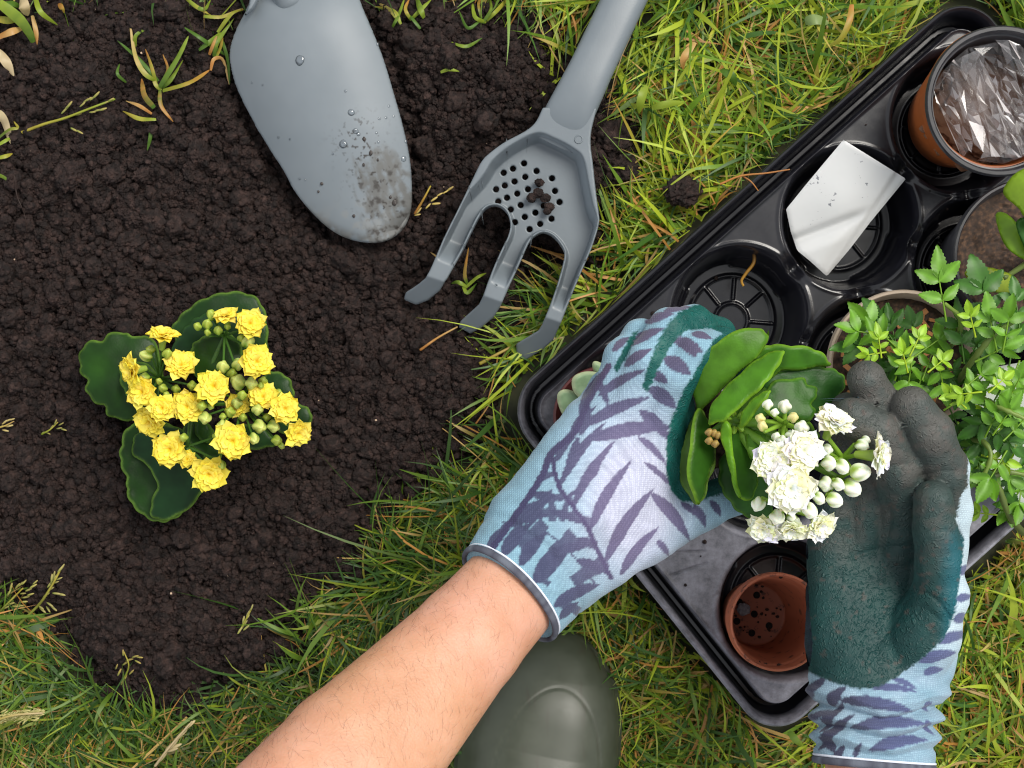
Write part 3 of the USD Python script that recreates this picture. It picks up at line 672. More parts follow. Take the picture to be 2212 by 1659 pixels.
# beige pot and black pot of planted soil
m_beige = mat_plastic('beige_pot_look', (0.40, 0.315, 0.235), 0.5, dust=0.25, dust_col=(0.25, 0.19, 0.14), bump=0.05)
m_coir = mat('potting_soil_look', rough=0.85, nodes={'ob': ('geometry', {}), 'n': ('noise_texture', {'scale': 350.0, 'detail': 6.0}), 'r': ('rgb_ramp', {'ramp': [(0.30, (0.014, 0.008, 0.005)), (0.5, (0.036, 0.019, 0.011)), (0.72, (0.10, 0.052, 0.026))]})},
             links=[('ob.position', 'n.vector'), ('n.fac', 'r.fac'), ('r.color', 'p.base_color')])
def filled_pot(name, label, m, base, top, r0, r1, fill, label2=None, fuzz=0.0018):
    H = float(np.linalg.norm(top - base))
    t = thing(name, label, 'flower pot')
    obj('pot_wall', placed_lathe([(0.0005, 0), (r0, 0), (r1 - 0.004, H - 0.016), (r1 - 0.001, H - 0.014), (r1, H - 0.002), (r1 - 0.0008, H), (r1 - 0.0022, H), (r1 - 0.003, H - 0.0012), (r1 - 0.0058, H - 0.016), (r0 - 0.002, 0.003), (0.0005, 0.003)], base, top), m, t, smooth=40)
    rs = np.linspace(0.0002, 1, 40); R = frame(top - base)
    v, f = lathe(np.stack([rs * (r0 + (r1 - r0) * (H - fill) / H - 0.0035), np.full(40, H - fill)], 1), 110)
    v[:, 2] += 0.006 * (meshkit.fbm(v * 110, 4, 3) - 0.5) + fuzz * (meshkit.fbm(v * 520, 3, 5) - 0.5) * 2
    obj('potting_soil', (v @ R.T + base, f[:, ::-1]), m_coir, t, smooth=True)
    return t, R
beige, _R = filled_pot('flower_pot', 'beige pot of the rose in the middle of the tray, white sticker on its wall', m_beige, P(1893, 780, 0.012), P(1951, 788, 0.120), 0.034, 0.0487, 0.014)
m_paper = mat('paper_label_look', (0.62, 0.62, 0.60), 0.6)
m_ink = mat('black_ink_look', (0.012, 0.012, 0.014), 0.6)
# sticker curved on the pot wall, with two printed bars
def wall_patch(axis0, axis1, r0, r1, h0, h1, c_px, dang, off=0.0006, n=10):
    H = float(np.linalg.norm(axis1 - axis0)); R = frame(axis1 - axis0)
    d = (P(*c_px, (axis0[2] + axis1[2]) / 2) - (axis0 + axis1) / 2) @ R; a0 = math.atan2(d[1], d[0])
    a = np.linspace(a0 + dang[0], a0 + dang[1], n); hh = np.array([h0, h1])
    rr = r0 + (r1 - r0) * hh / H + off
    V = np.concatenate([np.stack([rr[k] * np.cos(a), rr[k] * np.sin(a), np.full(n, hh[k])], 1) for k in (0, 1)]) @ R.T + axis0
    return V, tri(np.stack([np.arange(n - 1), np.arange(1, n), n + np.arange(1, n), n + np.arange(n - 1)], 1))
_bA, _bB = P(1893, 780, 0.012), P(1951, 788, 0.120)
obj('sticker', wall_patch(_bA, _bB, 0.034, 0.0487, 0.030, 0.062, (1745, 725), (-0.32, 0.26)), m_paper, beige, smooth=True)
obj('sticker_print', wall_patch(_bA, _bB, 0.034, 0.0487, 0.036, 0.041, (1745, 725), (-0.02, 0.20), 0.0010), m_ink, beige, smooth=True)
obj('sticker_print', wall_patch(_bA, _bB, 0.034, 0.0487, 0.045, 0.0475, (1745, 725), (0.02, 0.22), 0.0010), m_ink, beige, smooth=True)
black, _R = filled_pot('nursery_pot', 'black nursery pot full of brown soil at the right picture edge', m_blackpot, P(2132, 575, 0.012), P(2229, 553, 0.122), 0.036, 0.0505, 0.012)
# bark chips on the beige pot's soil
m_chip = mat('bark_chip_look', (0.34, 0.15, 0.05), 0.8)
_r = np.random.default_rng(8); _pp = []
for k in range(70):
    a, rad = _r.uniform(0, 2 * np.pi), 0.040 * math.sqrt(_r.random())
    bx = trimesh.creation.box([_r.uniform(0.003, 0.009), _r.uniform(0.0015, 0.004), 0.0012]); bx.apply_transform(trimesh.transformations.random_rotation_matrix(_r.random(3) * np.array([0.1, 1, 1])))
    _pp.append((np.array(bx.vertices) + P(1945, 787, 0.1085) + np.array([rad * math.cos(a), rad * math.sin(a), 0.001]), np.array(bx.faces)))
obj('bark_chips', Cat(_pp), m_chip, beige, smooth=False, kind='stuff')

# white seed packet leaning in a well
m_packet = mat('white_packet_look', rough=0.42, nodes={
    'tc': ('texture_coordinate', {}), 'n': ('noise_texture', {'scale': 420.0, 'detail': 2.0}), 'n2': ('noise_texture', {'scale': 45.0, 'detail': 2.0}),
    'mu': ('math', {'math_type': 'multiply'}), 'r': ('rgb_ramp', {'ramp': [(0.0, (0.56, 0.57, 0.57)), (0.395, (0.56, 0.57, 0.57)), (0.43, (0.18, 0.19, 0.21))]}), 'b': ('noise_texture', {'scale': 70.0, 'detail': 4.0}), 'bp': ('bump', {'strength': 0.25, 'distance': 0.001})},
    links=[('tc.object', 'n.vector'), ('tc.object', 'n2.vector'), ('n.fac', 'mu.value1'), ('n2.fac', 'mu.value2'), ('mu.value', 'r.fac'), ('r.color', 'p.base_color'), ('tc.object', 'b.vector'), ('b.fac', 'bp.height'), ('bp.normal', 'p.normal')])
_o = np.array([(1822, 302), (1888, 343), (1957, 386), (1880, 480), (1838, 535), (1786, 597), (1752, 566), (1722, 541), (1708, 500), (1698, 452), (1740, 400), (1780, 352)], float)
def _pk(xy):
    d = (xy - np.array([1890, 344])) @ np.array([-0.55, 0.835])          # away from the top edge
    z = 0.068 - 0.00010 * d
    s = (xy - np.array([1957, 386])) @ np.array([-0.83, -0.55])          # away from the right long edge
    z = z + 0.0018 * sstep(22, 30, s) + 0.0035 * np.exp(-((d - 120) / 70) ** 2) * np.exp(-((s - 90) / 60) ** 2)
    crease = (xy - np.array([1712, 520])) @ np.array([0.35, 0.94])
    z = z + 0.004 * sstep(2, 40, crease) * sstep(20, 60, s) - 0.0035 * np.exp(-(crease / 9) ** 2) * sstep(20, 60, s)
    p = P(xy[:, 0], xy[:, 1], z); return p, np.tile([0, 0, 1.0], (len(p), 1))
_v, _f, _, _ = sheet(_o, 5.0, _pk, 0.0014, 6.0)
sp = thing('seed_packet', 'white paper seed packet leaning in the well right of centre', 'seed packet')
obj('paper', (_v, _f), m_packet, sp, smooth=50)

# small succulent pot half under the left glove
m_darkred = mat_plastic('dark_red_pot_look', (0.09, 0.018, 0.016), 0.45)
filled_pot('flower_pot', 'dark red pot of the pale succulent in the left corner of the tray', m_darkred, P(1345, 898, 0.010), P(1300, 900, 0.080), 0.026, 0.034, 0.010)
# white pot card at the right edge, drawn with a small black flower sign
m_card = mat_plastic('white_card_look', (0.36, 0.40, 0.36), 0.5, dust=0.25, dust_col=(0.26, 0.30, 0.24), bump=0.03)
wp = thing('plant_card', 'pale plastic plant card with a black line drawing, under the rose leaves at the right', 'plant card')
_o = np.array([(2110, 800), (2330, 760), (2345, 1010), (2330, 1075), (2205, 1092), (2120, 1040), (2085, 1010)], float)
def _cd(xy):
    p = P(xy[:, 0], xy[:, 1], 0.080 + 0.00002 * (xy[:, 0] - 2100)); return p, np.tile([0, 0, 1.0], (len(p), 1))
_v, _f, _, _ = sheet(resample(_o, 8, True), 10.0, _cd, 0.003, 5.0)
obj('card', (_v, _f), m_card, wp, smooth=50)
for pts in ([(2185, 1045), (2200, 1030), (2220, 1032), (2225, 1050), (2210, 1062), (2190, 1058), (2185, 1045)], [(2180, 1068), (2200, 1045), (2230, 1020)], [(2178, 1040), (2205, 1048), (2232, 1058)], [(2205, 1022), (2206, 1048), (2205, 1072)], [(2195, 1075), (2206, 1078), (2222, 1074)]):
    q = np.array(spline(pts, 14)); obj('printed_line', tube(P(q[:, 0], q[:, 1], 0.0822), 0.0006, 5), m_ink, wp, smooth=True)

# spilt compost in the cells and on the deck of the tray
_r = np.random.default_rng(12); _k = 170
_a, _bb = _r.uniform(0.02, TA - 0.02, _k), _r.uniform(0.02, TB - 0.02, _k)
_zz = tray_height(_a, _bb)
instancer('spilt_crumbs', [(*clod_mesh(i + 3, 2), m_soil, True) for i in range(3)], tray_world(_a, _bb, _zz + 0.0006), (0.0004 + 0.0014 * _r.random(_k) ** 3)[:, None] * np.ones(3), _r.integers(0, 3, _k), 'crumbs of soil spilt in the tray', rng=_r)
# ================================================================ trowel, hand fork
m_tool = mat('grey_tool_plastic_look', rough=0.42, nodes={
    'tc': ('texture_coordinate', {}), 'n': ('noise_texture', {'scale': 900.0, 'detail': 3.0}), 'bp': ('bump', {'strength': 0.15, 'distance': 0.0003}),
    'n2': ('noise_texture', {'scale': 30.0, 'detail': 6.0}), 'r': ('rgb_ramp', {'ramp': [(0.3, (0.118, 0.140, 0.158)), (0.7, (0.142, 0.166, 0.184))]})},
    links=[('tc.object', 'n.vector'), ('n.fac', 'bp.height'), ('bp.normal', 'p.normal'), ('tc.object', 'n2.vector'), ('n2.fac', 'r.fac'), ('r.color', 'p.base_color')])
m_trowel = mat_cd('trowel_look', rough=0.52, bump=(900, 0.15, 0.0003))
TROWEL = [(560, -30), (527, 32), (506, 76), (497, 112), (499, 142), (512, 190), (545, 258), (580, 318), (611, 366), (640, 418), (680, 466), (720, 500), (762, 519), (810, 525), (847, 515), (874, 490), (888, 452), (890, 402), (885, 340), (870, 270), (851, 202), (830, 132), (808, 74), (785, 20), (765, -30), (730, -70), (660, -85), (600, -70)]
_ax0, _axd = np.array([655.0, -10.0]), np.array([0.295, 0.955])
def _tz(xy):
    s = (xy - _ax0) @ _axd                                  # along the blade
    w = (xy - _ax0) @ np.array([_axd[1], -_axd[0]])
    from_i = PchipInterpolator; hw = from_i([-90, 0, 60, 120, 250, 400, 480, 540], [90, 140, 165, 175, 165, 135, 100, 40])(np.clip(s, -90, 540))
    arch = from_i([-90, 0, 100, 300, 450, 560], [0.014, 0.022, 0.026, 0.020, 0.010, 0.003])(np.clip(s, -90, 560))
    x = np.clip(np.abs(w) / hw, 0, 1.15)
    z = 0.033 + arch * (1 - np.sqrt(x * x + 0.01) ** 2.2) - 0.004 * sstep(350, 560, s) - 0.010 * sstep(60, -40, s) * np.exp(-(w / 90) ** 2) * 0
    neck = np.exp(-((s + 35) / 55) ** 2)
    return z - 0.012 * neck * np.exp(-(x / 1.2) ** 2) * 0.6
def _tp(xy):
    z = _tz(xy); p = P(xy[:, 0], xy[:, 1], z)
    e = 2.0; n = np.stack([-(_tz(xy + [e, 0]) - _tz(xy - [e, 0])) / (2 * e * MPP(0.04)), (_tz(xy + [0, e]) - _tz(xy - [0, e])) / (2 * e * MPP(0.04)), np.ones(len(xy))], 1)
    return p, n / np.linalg.norm(n, axis=1, keepdims=True)
_v, _f, _xy, _d = sheet(spline(TROWEL, 300, True), 3.0, _tp, 0.0032, 8.0)
trowel = thing('trowel', 'grey plastic trowel lying face down on the soil, muddy at its tip', 'trowel')
_q = np.stack([_xy[:, 0], _xy[:, 1], 0 * _xy[:, 0]], 1)
_s = (_xy - _ax0) @ _axd; _w = (_xy - _ax0) @ np.array([_axd[1], -_axd[0]])
_base = lerp(np.array([0.136, 0.161, 0.180]), np.array([0.166, 0.191, 0.211]), meshkit.fbm(_q / 60, 3, 4)[:, None])
_strk = meshkit.fbm(np.stack([_w / 9, _s / 40, 0 * _s], 1), 4, 8)
_blot = meshkit.fbm(_q / 15, 4, 16)
_zone = np.exp(-((_w - 40) / 62) ** 2) * sstep(300, 430, _s)
_edge = sstep(400, 500, _s) * sstep(26, 4, _d)
_mud = np.clip(sstep(0.50, 0.72, 0.55 * _strk + 0.45 * _blot + 0.30 * _zone - 0.08) * sstep(0.15, 0.6, _zone) + 1.0 * _edge * sstep(0.25, 0.55, _blot), 0, 1)
_spot = sstep(0.70, 0.75, meshkit.fbm(_q / 6, 2, 33)) * np.exp(-((_w - 25) / 45) ** 2) * sstep(250, 330, _s)
_mud2 = np.clip(_mud * 0.75, 0, 1)[:, None]
_c = lerp(_base, np.array([0.085, 0.080, 0.070]), _mud2)
_c = lerp(_c, np.array([0.020, 0.015, 0.012]), np.clip(_spot + sstep(0.62, 0.75, _blot) * sstep(0.3, 0.8, _zone) * 0.8, 0, 1)[:, None])
_pale = sstep(0.52, 0.64, meshkit.fbm(_q / 22 + 5, 3, 21)) * sstep(430, 500, _s)
_c = lerp(_c, np.array([0.19, 0.195, 0.19]), (0.55 * _pale)[:, None] * (1 - _mud2))
obj('blade', (_v, _f), m_trowel, trowel, smooth=True, color=_c)
# neck, shoulder flange and handle running out of the picture at the top
_p = P(np.array([640, 622, 600, 570, 520, 470]), np.array([30, -10, -60, -140, -280, -430]), np.array([0.043, 0.046, 0.047, 0.046, 0.042, 0.036]))
obj('handle', tube(spline(_p, 30), np.interp(np.linspace(0, 1, 30), [0, 0.1, 0.35, 0.6, 0.95, 1], [0.004, 0.0105, 0.0115, 0.013, 0.0125, 0.006]), 20), m_tool, trowel, smooth=50)
_o = spline([(562, -20), (556, 8), (545, 24), (529, 34), (535, 18), (541, -8), (545, -40), (560, -45)], 40, True)
_v, _f, _, _ = sheet(_o, 3.0, lambda xy: (P(xy[:, 0], xy[:, 1], 0.046), np.tile([0, 0, 1.0], (len(xy), 1))), 0.006, 5.0)
obj('shoulder', (_v, _f), m_tool, trowel, smooth=50)
m_water = usdkit.material(stage, '/World/Looks/water_drop_look', {'tr': ('transparent_bsdf', {'color': (0.90, 0.92, 0.94)}), 'gl': ('glossy_bsdf', {'roughness': 0.05}), 'fr': ('fresnel', {'IOR': 1.33}), 'k': ('math', {'math_type': 'multiply_add', 'value2': 2.2, 'value3': 0.03}), 'm': ('mix_closure', {})},
    [('fr.fac', 'k.value1'), ('k.value', 'm.fac'), ('tr.BSDF', 'm.closure1'), ('gl.BSDF', 'm.closure2')], surface='m.closure')
def drop(u, v, r_px, flat=0.55, seed=0, parent=None, zf=None):
    p = _tp(np.array([[u, v]]))
    c, n = p[0][0] + p[1][0] * 0.0016, p[1][0]
    m = trimesh.creation.icosphere(2, 1.0); vv = np.array(m.vertices)
    vv = vv * (1 + 0.35 * (meshkit.noise(vv * 1.2 + seed, seed) - 0.5))[:, None]
    vv[:, 2] = np.maximum(vv[:, 2], -0.12) * flat
    R = frame(n); r = r_px * MPP(0.045)
    obj('water_drop', (vv @ R.T * r + c, np.array(m.faces)), m_water, parent, smooth=True)
for i, (u, v, r) in enumerate([(650, 131, 10), (759, 243, 7), (768, 283, 6), (742, 311, 9), (814, 97, 4), (870, 343, 6), (774, 290, 4), (816, 307, 3), (605, 296, 3), (629, 300, 2.5), (548, 178, 2.5), (571, 183, 2.5), (832, 255, 3), (818, 257, 3), (848, 252, 2.5), (838, 230, 3), (720, 332, 2.5), (812, 287, 3), (650, 385, 2.5), (662, 387, 2), (875, 306, 4), (746, 197, 3)]):
    drop(u, v, r, 0.5, i, trowel)
m_mud = mat('wet_mud_look', (0.016, 0.011, 0.009), 0.5)
for i, (u, v, r) in enumerate([(850, 436, 7), (800, 330, 5), (786, 300, 5), (842, 425, 4), (697, 395, 4), (690, 412, 3), (765, 465, 4), (785, 355, 3.5), (815, 345, 3)]):
    p = _tp(np.array([[u, v]])); vv, ff = clod_mesh(30 + i, 2)
    obj('mud_lump', (vv * np.array([0.8, 1.2, 0.35]) * r * MPP(0.04) + p[0][0] + p[1][0] * 0.0018, ff), m_mud, trowel, smooth=True)

# ---------------------------------------------------------------- hand fork: a dished plate with a raised wall round its outline and round the slots
def FZ(pts): return np.array(pts, float) * 0.323 + np.array([855.4, 259.2])
_left = spline(FZ([(985, -60), (940, 30), (870, 92), (740, 160), (640, 230), (580, 290), (530, 385), (430, 590), (330, 790), (245, 985), (205, 1060)]), 80)
_tine1 = FZ([(150, 1100), (62, 1150), (48, 1185), (122, 1216), (200, 1190), (285, 1130), (325, 1070)])
_slot1 = spline(FZ([(335, 1060), (430, 890), (500, 745), (555, 640), (600, 585), (655, 566), (710, 580), (752, 625), (772, 700), (758, 780), (700, 900), (640, 1040), (590, 1180)]), 70)
_tine2 = FZ([(560, 1235), (432, 1340), (420, 1372), (490, 1410), (560, 1375), (645, 1310), (695, 1235)])
_slot2 = spline(FZ([(705, 1215), (760, 1090), (820, 960), (880, 825), (925, 772), (985, 748), (1050, 770), (1105, 830), (1133, 895), (1120, 980), (1080, 1120), (1030, 1260), (985, 1370)]), 70)
_tine3 = FZ([(960, 1410), (812, 1495), (818, 1578), (870, 1592), (985, 1520), (1050, 1460), (1075, 1400)])
_right = spline(FZ([(1100, 1345), (1160, 1190), (1230, 1020), (1300, 855), (1346, 700), (1345, 630), (1325, 480), (1305, 300), (1290, 180), (1296, 80), (1330, -60)]), 70)
FORK = np.vstack([_left, _tine1, _slot1, _tine2, _slot2, _tine3, _right])
_fpoly = sg.Polygon(FORK).buffer(0)
_fpoly = sg.Polygon(_fpoly.exterior).buffer(-2).buffer(4.5) if _fpoly.geom_type == 'Polygon' else max(_fpoly.geoms, key=lambda g: g.area)
FHOLES = FZ([(857, 275), (782, 311), (720, 338), (942, 327), (865, 367), (793, 397), (727, 424), (668, 449), (1046, 376), (958, 415), (884, 449), (811, 479), (742, 506), (682, 532), (1066, 462), (1097, 536), (835, 556), (767, 586), (934, 607), (862, 636), (795, 671), (1043, 648), (966, 683), (895, 718), (915, 520), (990, 560)])
_fo, _fd = FZ([(975, 60)])[0], np.array([-0.43, 0.903])
def fork_frame(xy):
    r = xy - _fo; return r @ _fd, r @ np.array([_fd[1], -_fd[0]])
def fork_plane(s, w):
    """height of the rim: tines bend down into the soil at their ends"""
    tip = 384 - 0.11 * w
    return 0.055 - 0.00002 * s - 0.00034 * np.maximum(s - tip, 0)
_lo2, _hi2 = FORK.min(0) - 12, FORK.max(0) + 12
_st = 1.7
_gx, _gy = np.arange(_lo2[0], _hi2[0], _st), np.arange(_lo2[1], _hi2[1], _st)
XX, YY = np.meshgrid(_gx, _gy, indexing='ij'); _xy = np.stack([XX, YY], -1)
_pts = shapely.points(_xy.reshape(-1, 2))
_dd = shapely.distance(_pts, _fpoly.exterior).reshape(XX.shape)
_in = shapely.contains_xy(_fpoly, XX, YY); _dd = np.where(_in, _dd, -_dd)           # inside distance, px
_hole = np.full(XX.shape, 1e3)
for c in FHOLES: _hole = np.minimum(_hole, np.hypot(XX - c[0], YY - c[1]))
_s, _w = fork_frame(_xy)
_rim = fork_plane(_s, _w)
# depth of the dish: starts under the neck, deepest in the bowl, fades out before the tips
_neck = FZ([(945, 92), (1050, 130), (1180, 190), (1250, 250), (1280, 320), (1310, 480), (1312, 640), (1200, 900), (1060, 1260), (1000, 1300), (760, 900), (740, 1120), (650, 1150), (560, 800), (380, 960), (360, 900), (470, 640), (580, 430), (700, 280), (830, 160)])
_cv = sg.Polygon(_neck).buffer(0)
_depth = sstep(-2, 50, _s) * sstep(285, 215, _s)
_bpoly = sg.Polygon(spline(FZ([(935, 95), (1060, 130), (1190, 200), (1255, 270), (1300, 480), (1345, 640), (1500, 900), (1100, 1500), (0, 1300), (300, 700), (560, 400), (640, 280), (760, 180)]), 120, True)).buffer(0)
_bd = shapely.distance(_pts, _bpoly.exterior).reshape(XX.shape); _bd = np.where(shapely.contains_xy(_bpoly, XX, YY), _bd, 0)
_bowl = sstep(0, 17, _bd)
_deep = 0.0190 * _bowl * sstep(352 - 0.05 * _w, 292 - 0.05 * _w, _s)
_wall = sstep(8.5, 5.0, _dd)
_top = _rim - _deep * (1 - _wall) - 0.0012 * sstep(1.4, -0.2, _dd)
_thk = 0.0030
_low = np.where(_wall > 0.05, _rim - _deep - _thk, _top - _thk)
_low = _rim - _deep - _thk - 0.0020 * sstep(40, 0, _s) * sstep(2, 30, _dd)
_top = gaussian_filter(_top, 0.7)
_low = minimum_filter(np.where(_dd > -4, _top, 9.0), size=7) - _thk
_hz = 0.0008
_zs = np.arange(0.0, 0.064, _hz)
MZ = MPP(0.045)
_F = np.maximum(np.maximum(_zs[None, None] - _top[..., None], _low[..., None] - _zs[None, None]), np.maximum(-_dd, (6.6 - _hole))[..., None] * MZ)
# anisotropic grid: build in grid units, then map to the world
_V, _Fc = surface_nets(_F.astype(np.float32), (0, 0, 0), 1.0)
_u = _lo2[0] + _V[:, 0] * _st; _vv = _lo2[1] + _V[:, 1] * _st
_z = _V[:, 2] * _hz
_pw = P(_u, _vv, 0.045); _pw[:, 2] = _z
_ms = trimesh.Trimesh(_pw, _Fc[:, ::-1], process=False)
trimesh.smoothing.filter_taubin(_ms, iterations=6)
fork = thing('hand_fork', 'grey plastic hand fork with perforated scoop and three tines, between soil and tray', 'hand fork')
obj('fork_head', _ms, m_tool, fork, smooth=True)
_p = P(np.array([1200, 1224, 1262, 1305, 1348, 1400, 1452]), np.array([310, 258, 180, 90, 0, -105, -210]), np.array([0.0440, 0.0508, 0.0525, 0.0515, 0.0500, 0.047, 0.042]))
_hc = spline(_p, 40)
_hw = np.interp(np.linspace(0, 1, 40), [0, 0.08, 0.2, 0.4, 0.6, 0.95, 1], [0.0185, 0.0180, 0.0168, 0.0152, 0.0150, 0.0148, 0.008])
_t = np.gradient(_hc, axis=0); _t /= np.linalg.norm(_t, axis=1, keepdims=True); _sd = np.cross(_t, [0, 0, 1.0]); _up = np.cross(_sd, _t)
_a = np.arange(28) * 2 * np.pi / 28
_sx = np.sign(np.cos(_a)) * np.abs(np.cos(_a)) ** 0.75; _sy = np.sign(np.sin(_a)) * np.abs(np.sin(_a)) ** 0.85
_ht = np.interp(np.linspace(0, 1, 40), [0, 0.05, 0.3, 1], [0.0052, 0.0055, 0.0080, 0.0085])
_V = _hc[:, None] + _sd[:, None] * (_hw[:, None] * _sx)[..., None] + _up[:, None] * (_ht[:, None] * _sy)[..., None]
_i, _j = np.meshgrid(np.arange(39), np.arange(28), indexing='ij')
_q = np.stack([_i * 28 + _j, _i * 28 + (_j + 1) % 28, (_i + 1) * 28 + (_j + 1) % 28, (_i + 1) * 28 + _j], -1).reshape(-1, 4)
obj('handle', (_V.reshape(-1, 3), tri(_q)), m_tool, fork, smooth=50)
# moulded ring on the neck
_c = P(1250, 301, 0.0552); _a = np.linspace(0, 2 * np.pi, 28)
obj('moulded_ring', tube(np.stack([_c[0] + 0.0026 * np.cos(_a), _c[1] + 0.0026 * np.sin(_a), np.full(28, _c[2] + 0.0002)], 1), 0.0004, 6, cap=False), m_tool, fork, smooth=True)
for i, (x, y, r) in enumerate([(950, 490, 34), (1000, 520, 34), (905, 520, 30), (1025, 580, 34), (1010, 610, 26), (957, 417, 30)]):
    u, v = FZ([(x, y)])[0]; vv, ff = clod_mesh(80 + i, 3)
    if i == 0: crumb = thing('soil_crumb', 'crumb of brown soil lying on the holes of the fork scoop', 'soil crumb')
    obj('crumb', (vv * r * 0.323 * MZ + P(u, v, 0.0390), ff), m_soil, crumb, smooth=True)
# ================================================================ plants
m_kal = mat_leaf('kalanchoe_leaf_look', rough=0.38, trans=0.06, bump=(700, 0.2, 0.0006), spec=0.16, var=(70, 0.25))
m_stem = mat_cd('green_stem_look', rough=0.5)
m_petal = mat_leaf('petal_look', rough=0.55, trans=0.30, spec=0.3)
m_bud = mat_cd('bud_look', rough=0.45, subsurface_weight=0.15, subsurface_scale=0.002)
def scallop(ctrl, n=220, amp=3.5, waves=11, seed=0, k0=0.0, k1=1.0):
    """smooth closed outline with rounded teeth"""
    o = spline(ctrl, n, True); t = np.linspace(0, 1, n, endpoint=False)
    tn = np.roll(o, -1, 0) - np.roll(o, 1, 0); tn /= np.linalg.norm(tn, axis=1, keepdims=True) + 1e-9
    nr = np.stack([tn[:, 1], -tn[:, 0]], 1)
    a = o[:, 0]; b = o[:, 1]; area = np.sum(a * np.roll(b, -1) - np.roll(a, -1) * b)
    if area < 0: nr = -nr
    ph = waves * t + 0.25 * np.sin(2 * np.pi * (t + seed * 0.3))
    w = (np.abs(np.sin(np.pi * ph)) - 0.62) * amp * np.where((t >= k0) & (t <= k1), 1, 0.15)
    return o + nr * w[:, None]
DARK = 0.62
def succ_leaf(parent, ctrl, z0, tilt=(0, 0), cup=0.006, thick=0.0030, base=None, col=(0.016, 0.060, 0.008), rim=(0.12, 0.24, 0.03), waves=11, amp=4.0, seed=0, fold=None, step=5.0, wave=0.002, glow=None, name='leaf'):
    """a thick scalloped leaf with its outline at photo positions; z0 height, tilt = metres per pixel along u and v, cup = how far the rim stands above (or, negative, below) the middle"""
    o = scallop(ctrl, 240, amp, waves, seed)
    c = o.mean(0); R = np.abs(o - c).max()
    base = np.array(base if base is not None else c, float)
    def zf(xy):
        d = xy - c; r2 = (d ** 2).sum(1) / R ** 2
        z = z0 + d[:, 0] * tilt[0] + d[:, 1] * tilt[1] + cup * r2
        q = np.stack([xy[:, 0] / 45, xy[:, 1] / 45, np.full(len(xy), seed * 3.7)], 1)
        z = z + wave * 2 * (meshkit.fbm(q, 2, seed) - 0.5)
        if fold is not None:      # (point, direction, slope): a keel the two halves stand up from
            p0, dr, sl = np.array(fold[0], float), np.array(fold[1], float), fold[2]; dr = dr / np.linalg.norm(dr)
            s = (xy - p0) @ np.array([dr[1], -dr[0]])
            z = z + np.where(s > 0, sl[0], -sl[1]) * np.sqrt(s ** 2 + 16) * (1 if True else 0) if len(sl) == 2 else z
        return z
    def pf(xy):
        z = zf(xy); p = P(xy[:, 0], xy[:, 1], z); e = 3.0
        k = 2 * e * MPP(z0)
        n = np.stack([-(zf(xy + [e, 0]) - zf(xy - [e, 0])) / k, (zf(xy + [0, e]) - zf(xy - [0, e])) / k, np.ones(len(xy))], 1)
        return p, n / np.linalg.norm(n, axis=1, keepdims=True)
    v, f, xy, d = sheet(o, step, pf, thick, 9.0)
    q = np.stack([xy[:, 0] / 26, xy[:, 1] / 26, np.full(len(xy), seed * 1.0)], 1)
    cc = np.array(col)[None] * DARK * (0.62 + 0.76 * meshkit.fbm(q, 4, seed + 2))[:, None]
    if glow is not None: cc = lerp(cc, np.array(glow[2]), np.exp(-((xy - np.array(glow[0])) ** 2).sum(1) / glow[1] ** 2)[:, None])
    cc = lerp(cc, np.array(rim), (np.exp(-(d / 3.4) ** 2) * 0.92)[:, None])
    return obj(name, (v, f), m_kal, parent, smooth=True, color=cc)
def petal_mesh(L, W, curl, cup, tipcol, basecol, rng):
    """one pointed petal along +x from the origin, rising and curling"""
    nu, nv = 8, 5
    t = np.linspace(0, 1, nu)[:, None]; s = np.linspace(-1, 1, nv)[None]
    w = W * np.interp(t, [0, 0.2, 0.45, 0.7, 0.86, 0.95, 1.0], [0.30, 0.62, 0.92, 1.0, 0.78, 0.42, 0.06])
    x = L * (t - 0.10 * (s ** 2) * t); y = s * w / 2
    z = L * (curl[0] * t + curl[1] * t ** 2) + cup * W * (s ** 2) * np.sin(np.pi * t * 0.9) + 0.05 * L * np.sin(3 * s + rng.uniform(0, 6)) * t
    V = np.stack(np.broadcast_arrays(x, y, z), -1).reshape(-1, 3)
    idx = np.arange(nu * nv).reshape(nu, nv)
    F = tri(np.stack([idx[:-1, :-1], idx[1:, :-1], idx[1:, 1:], idx[:-1, 1:]], -1).reshape(-1, 4))
    c = lerp(np.array(basecol), np.array(tipcol), sstep(0.05, 0.55, np.broadcast_to(t, (nu, nv)).reshape(-1))[:, None])
    return V, F, c
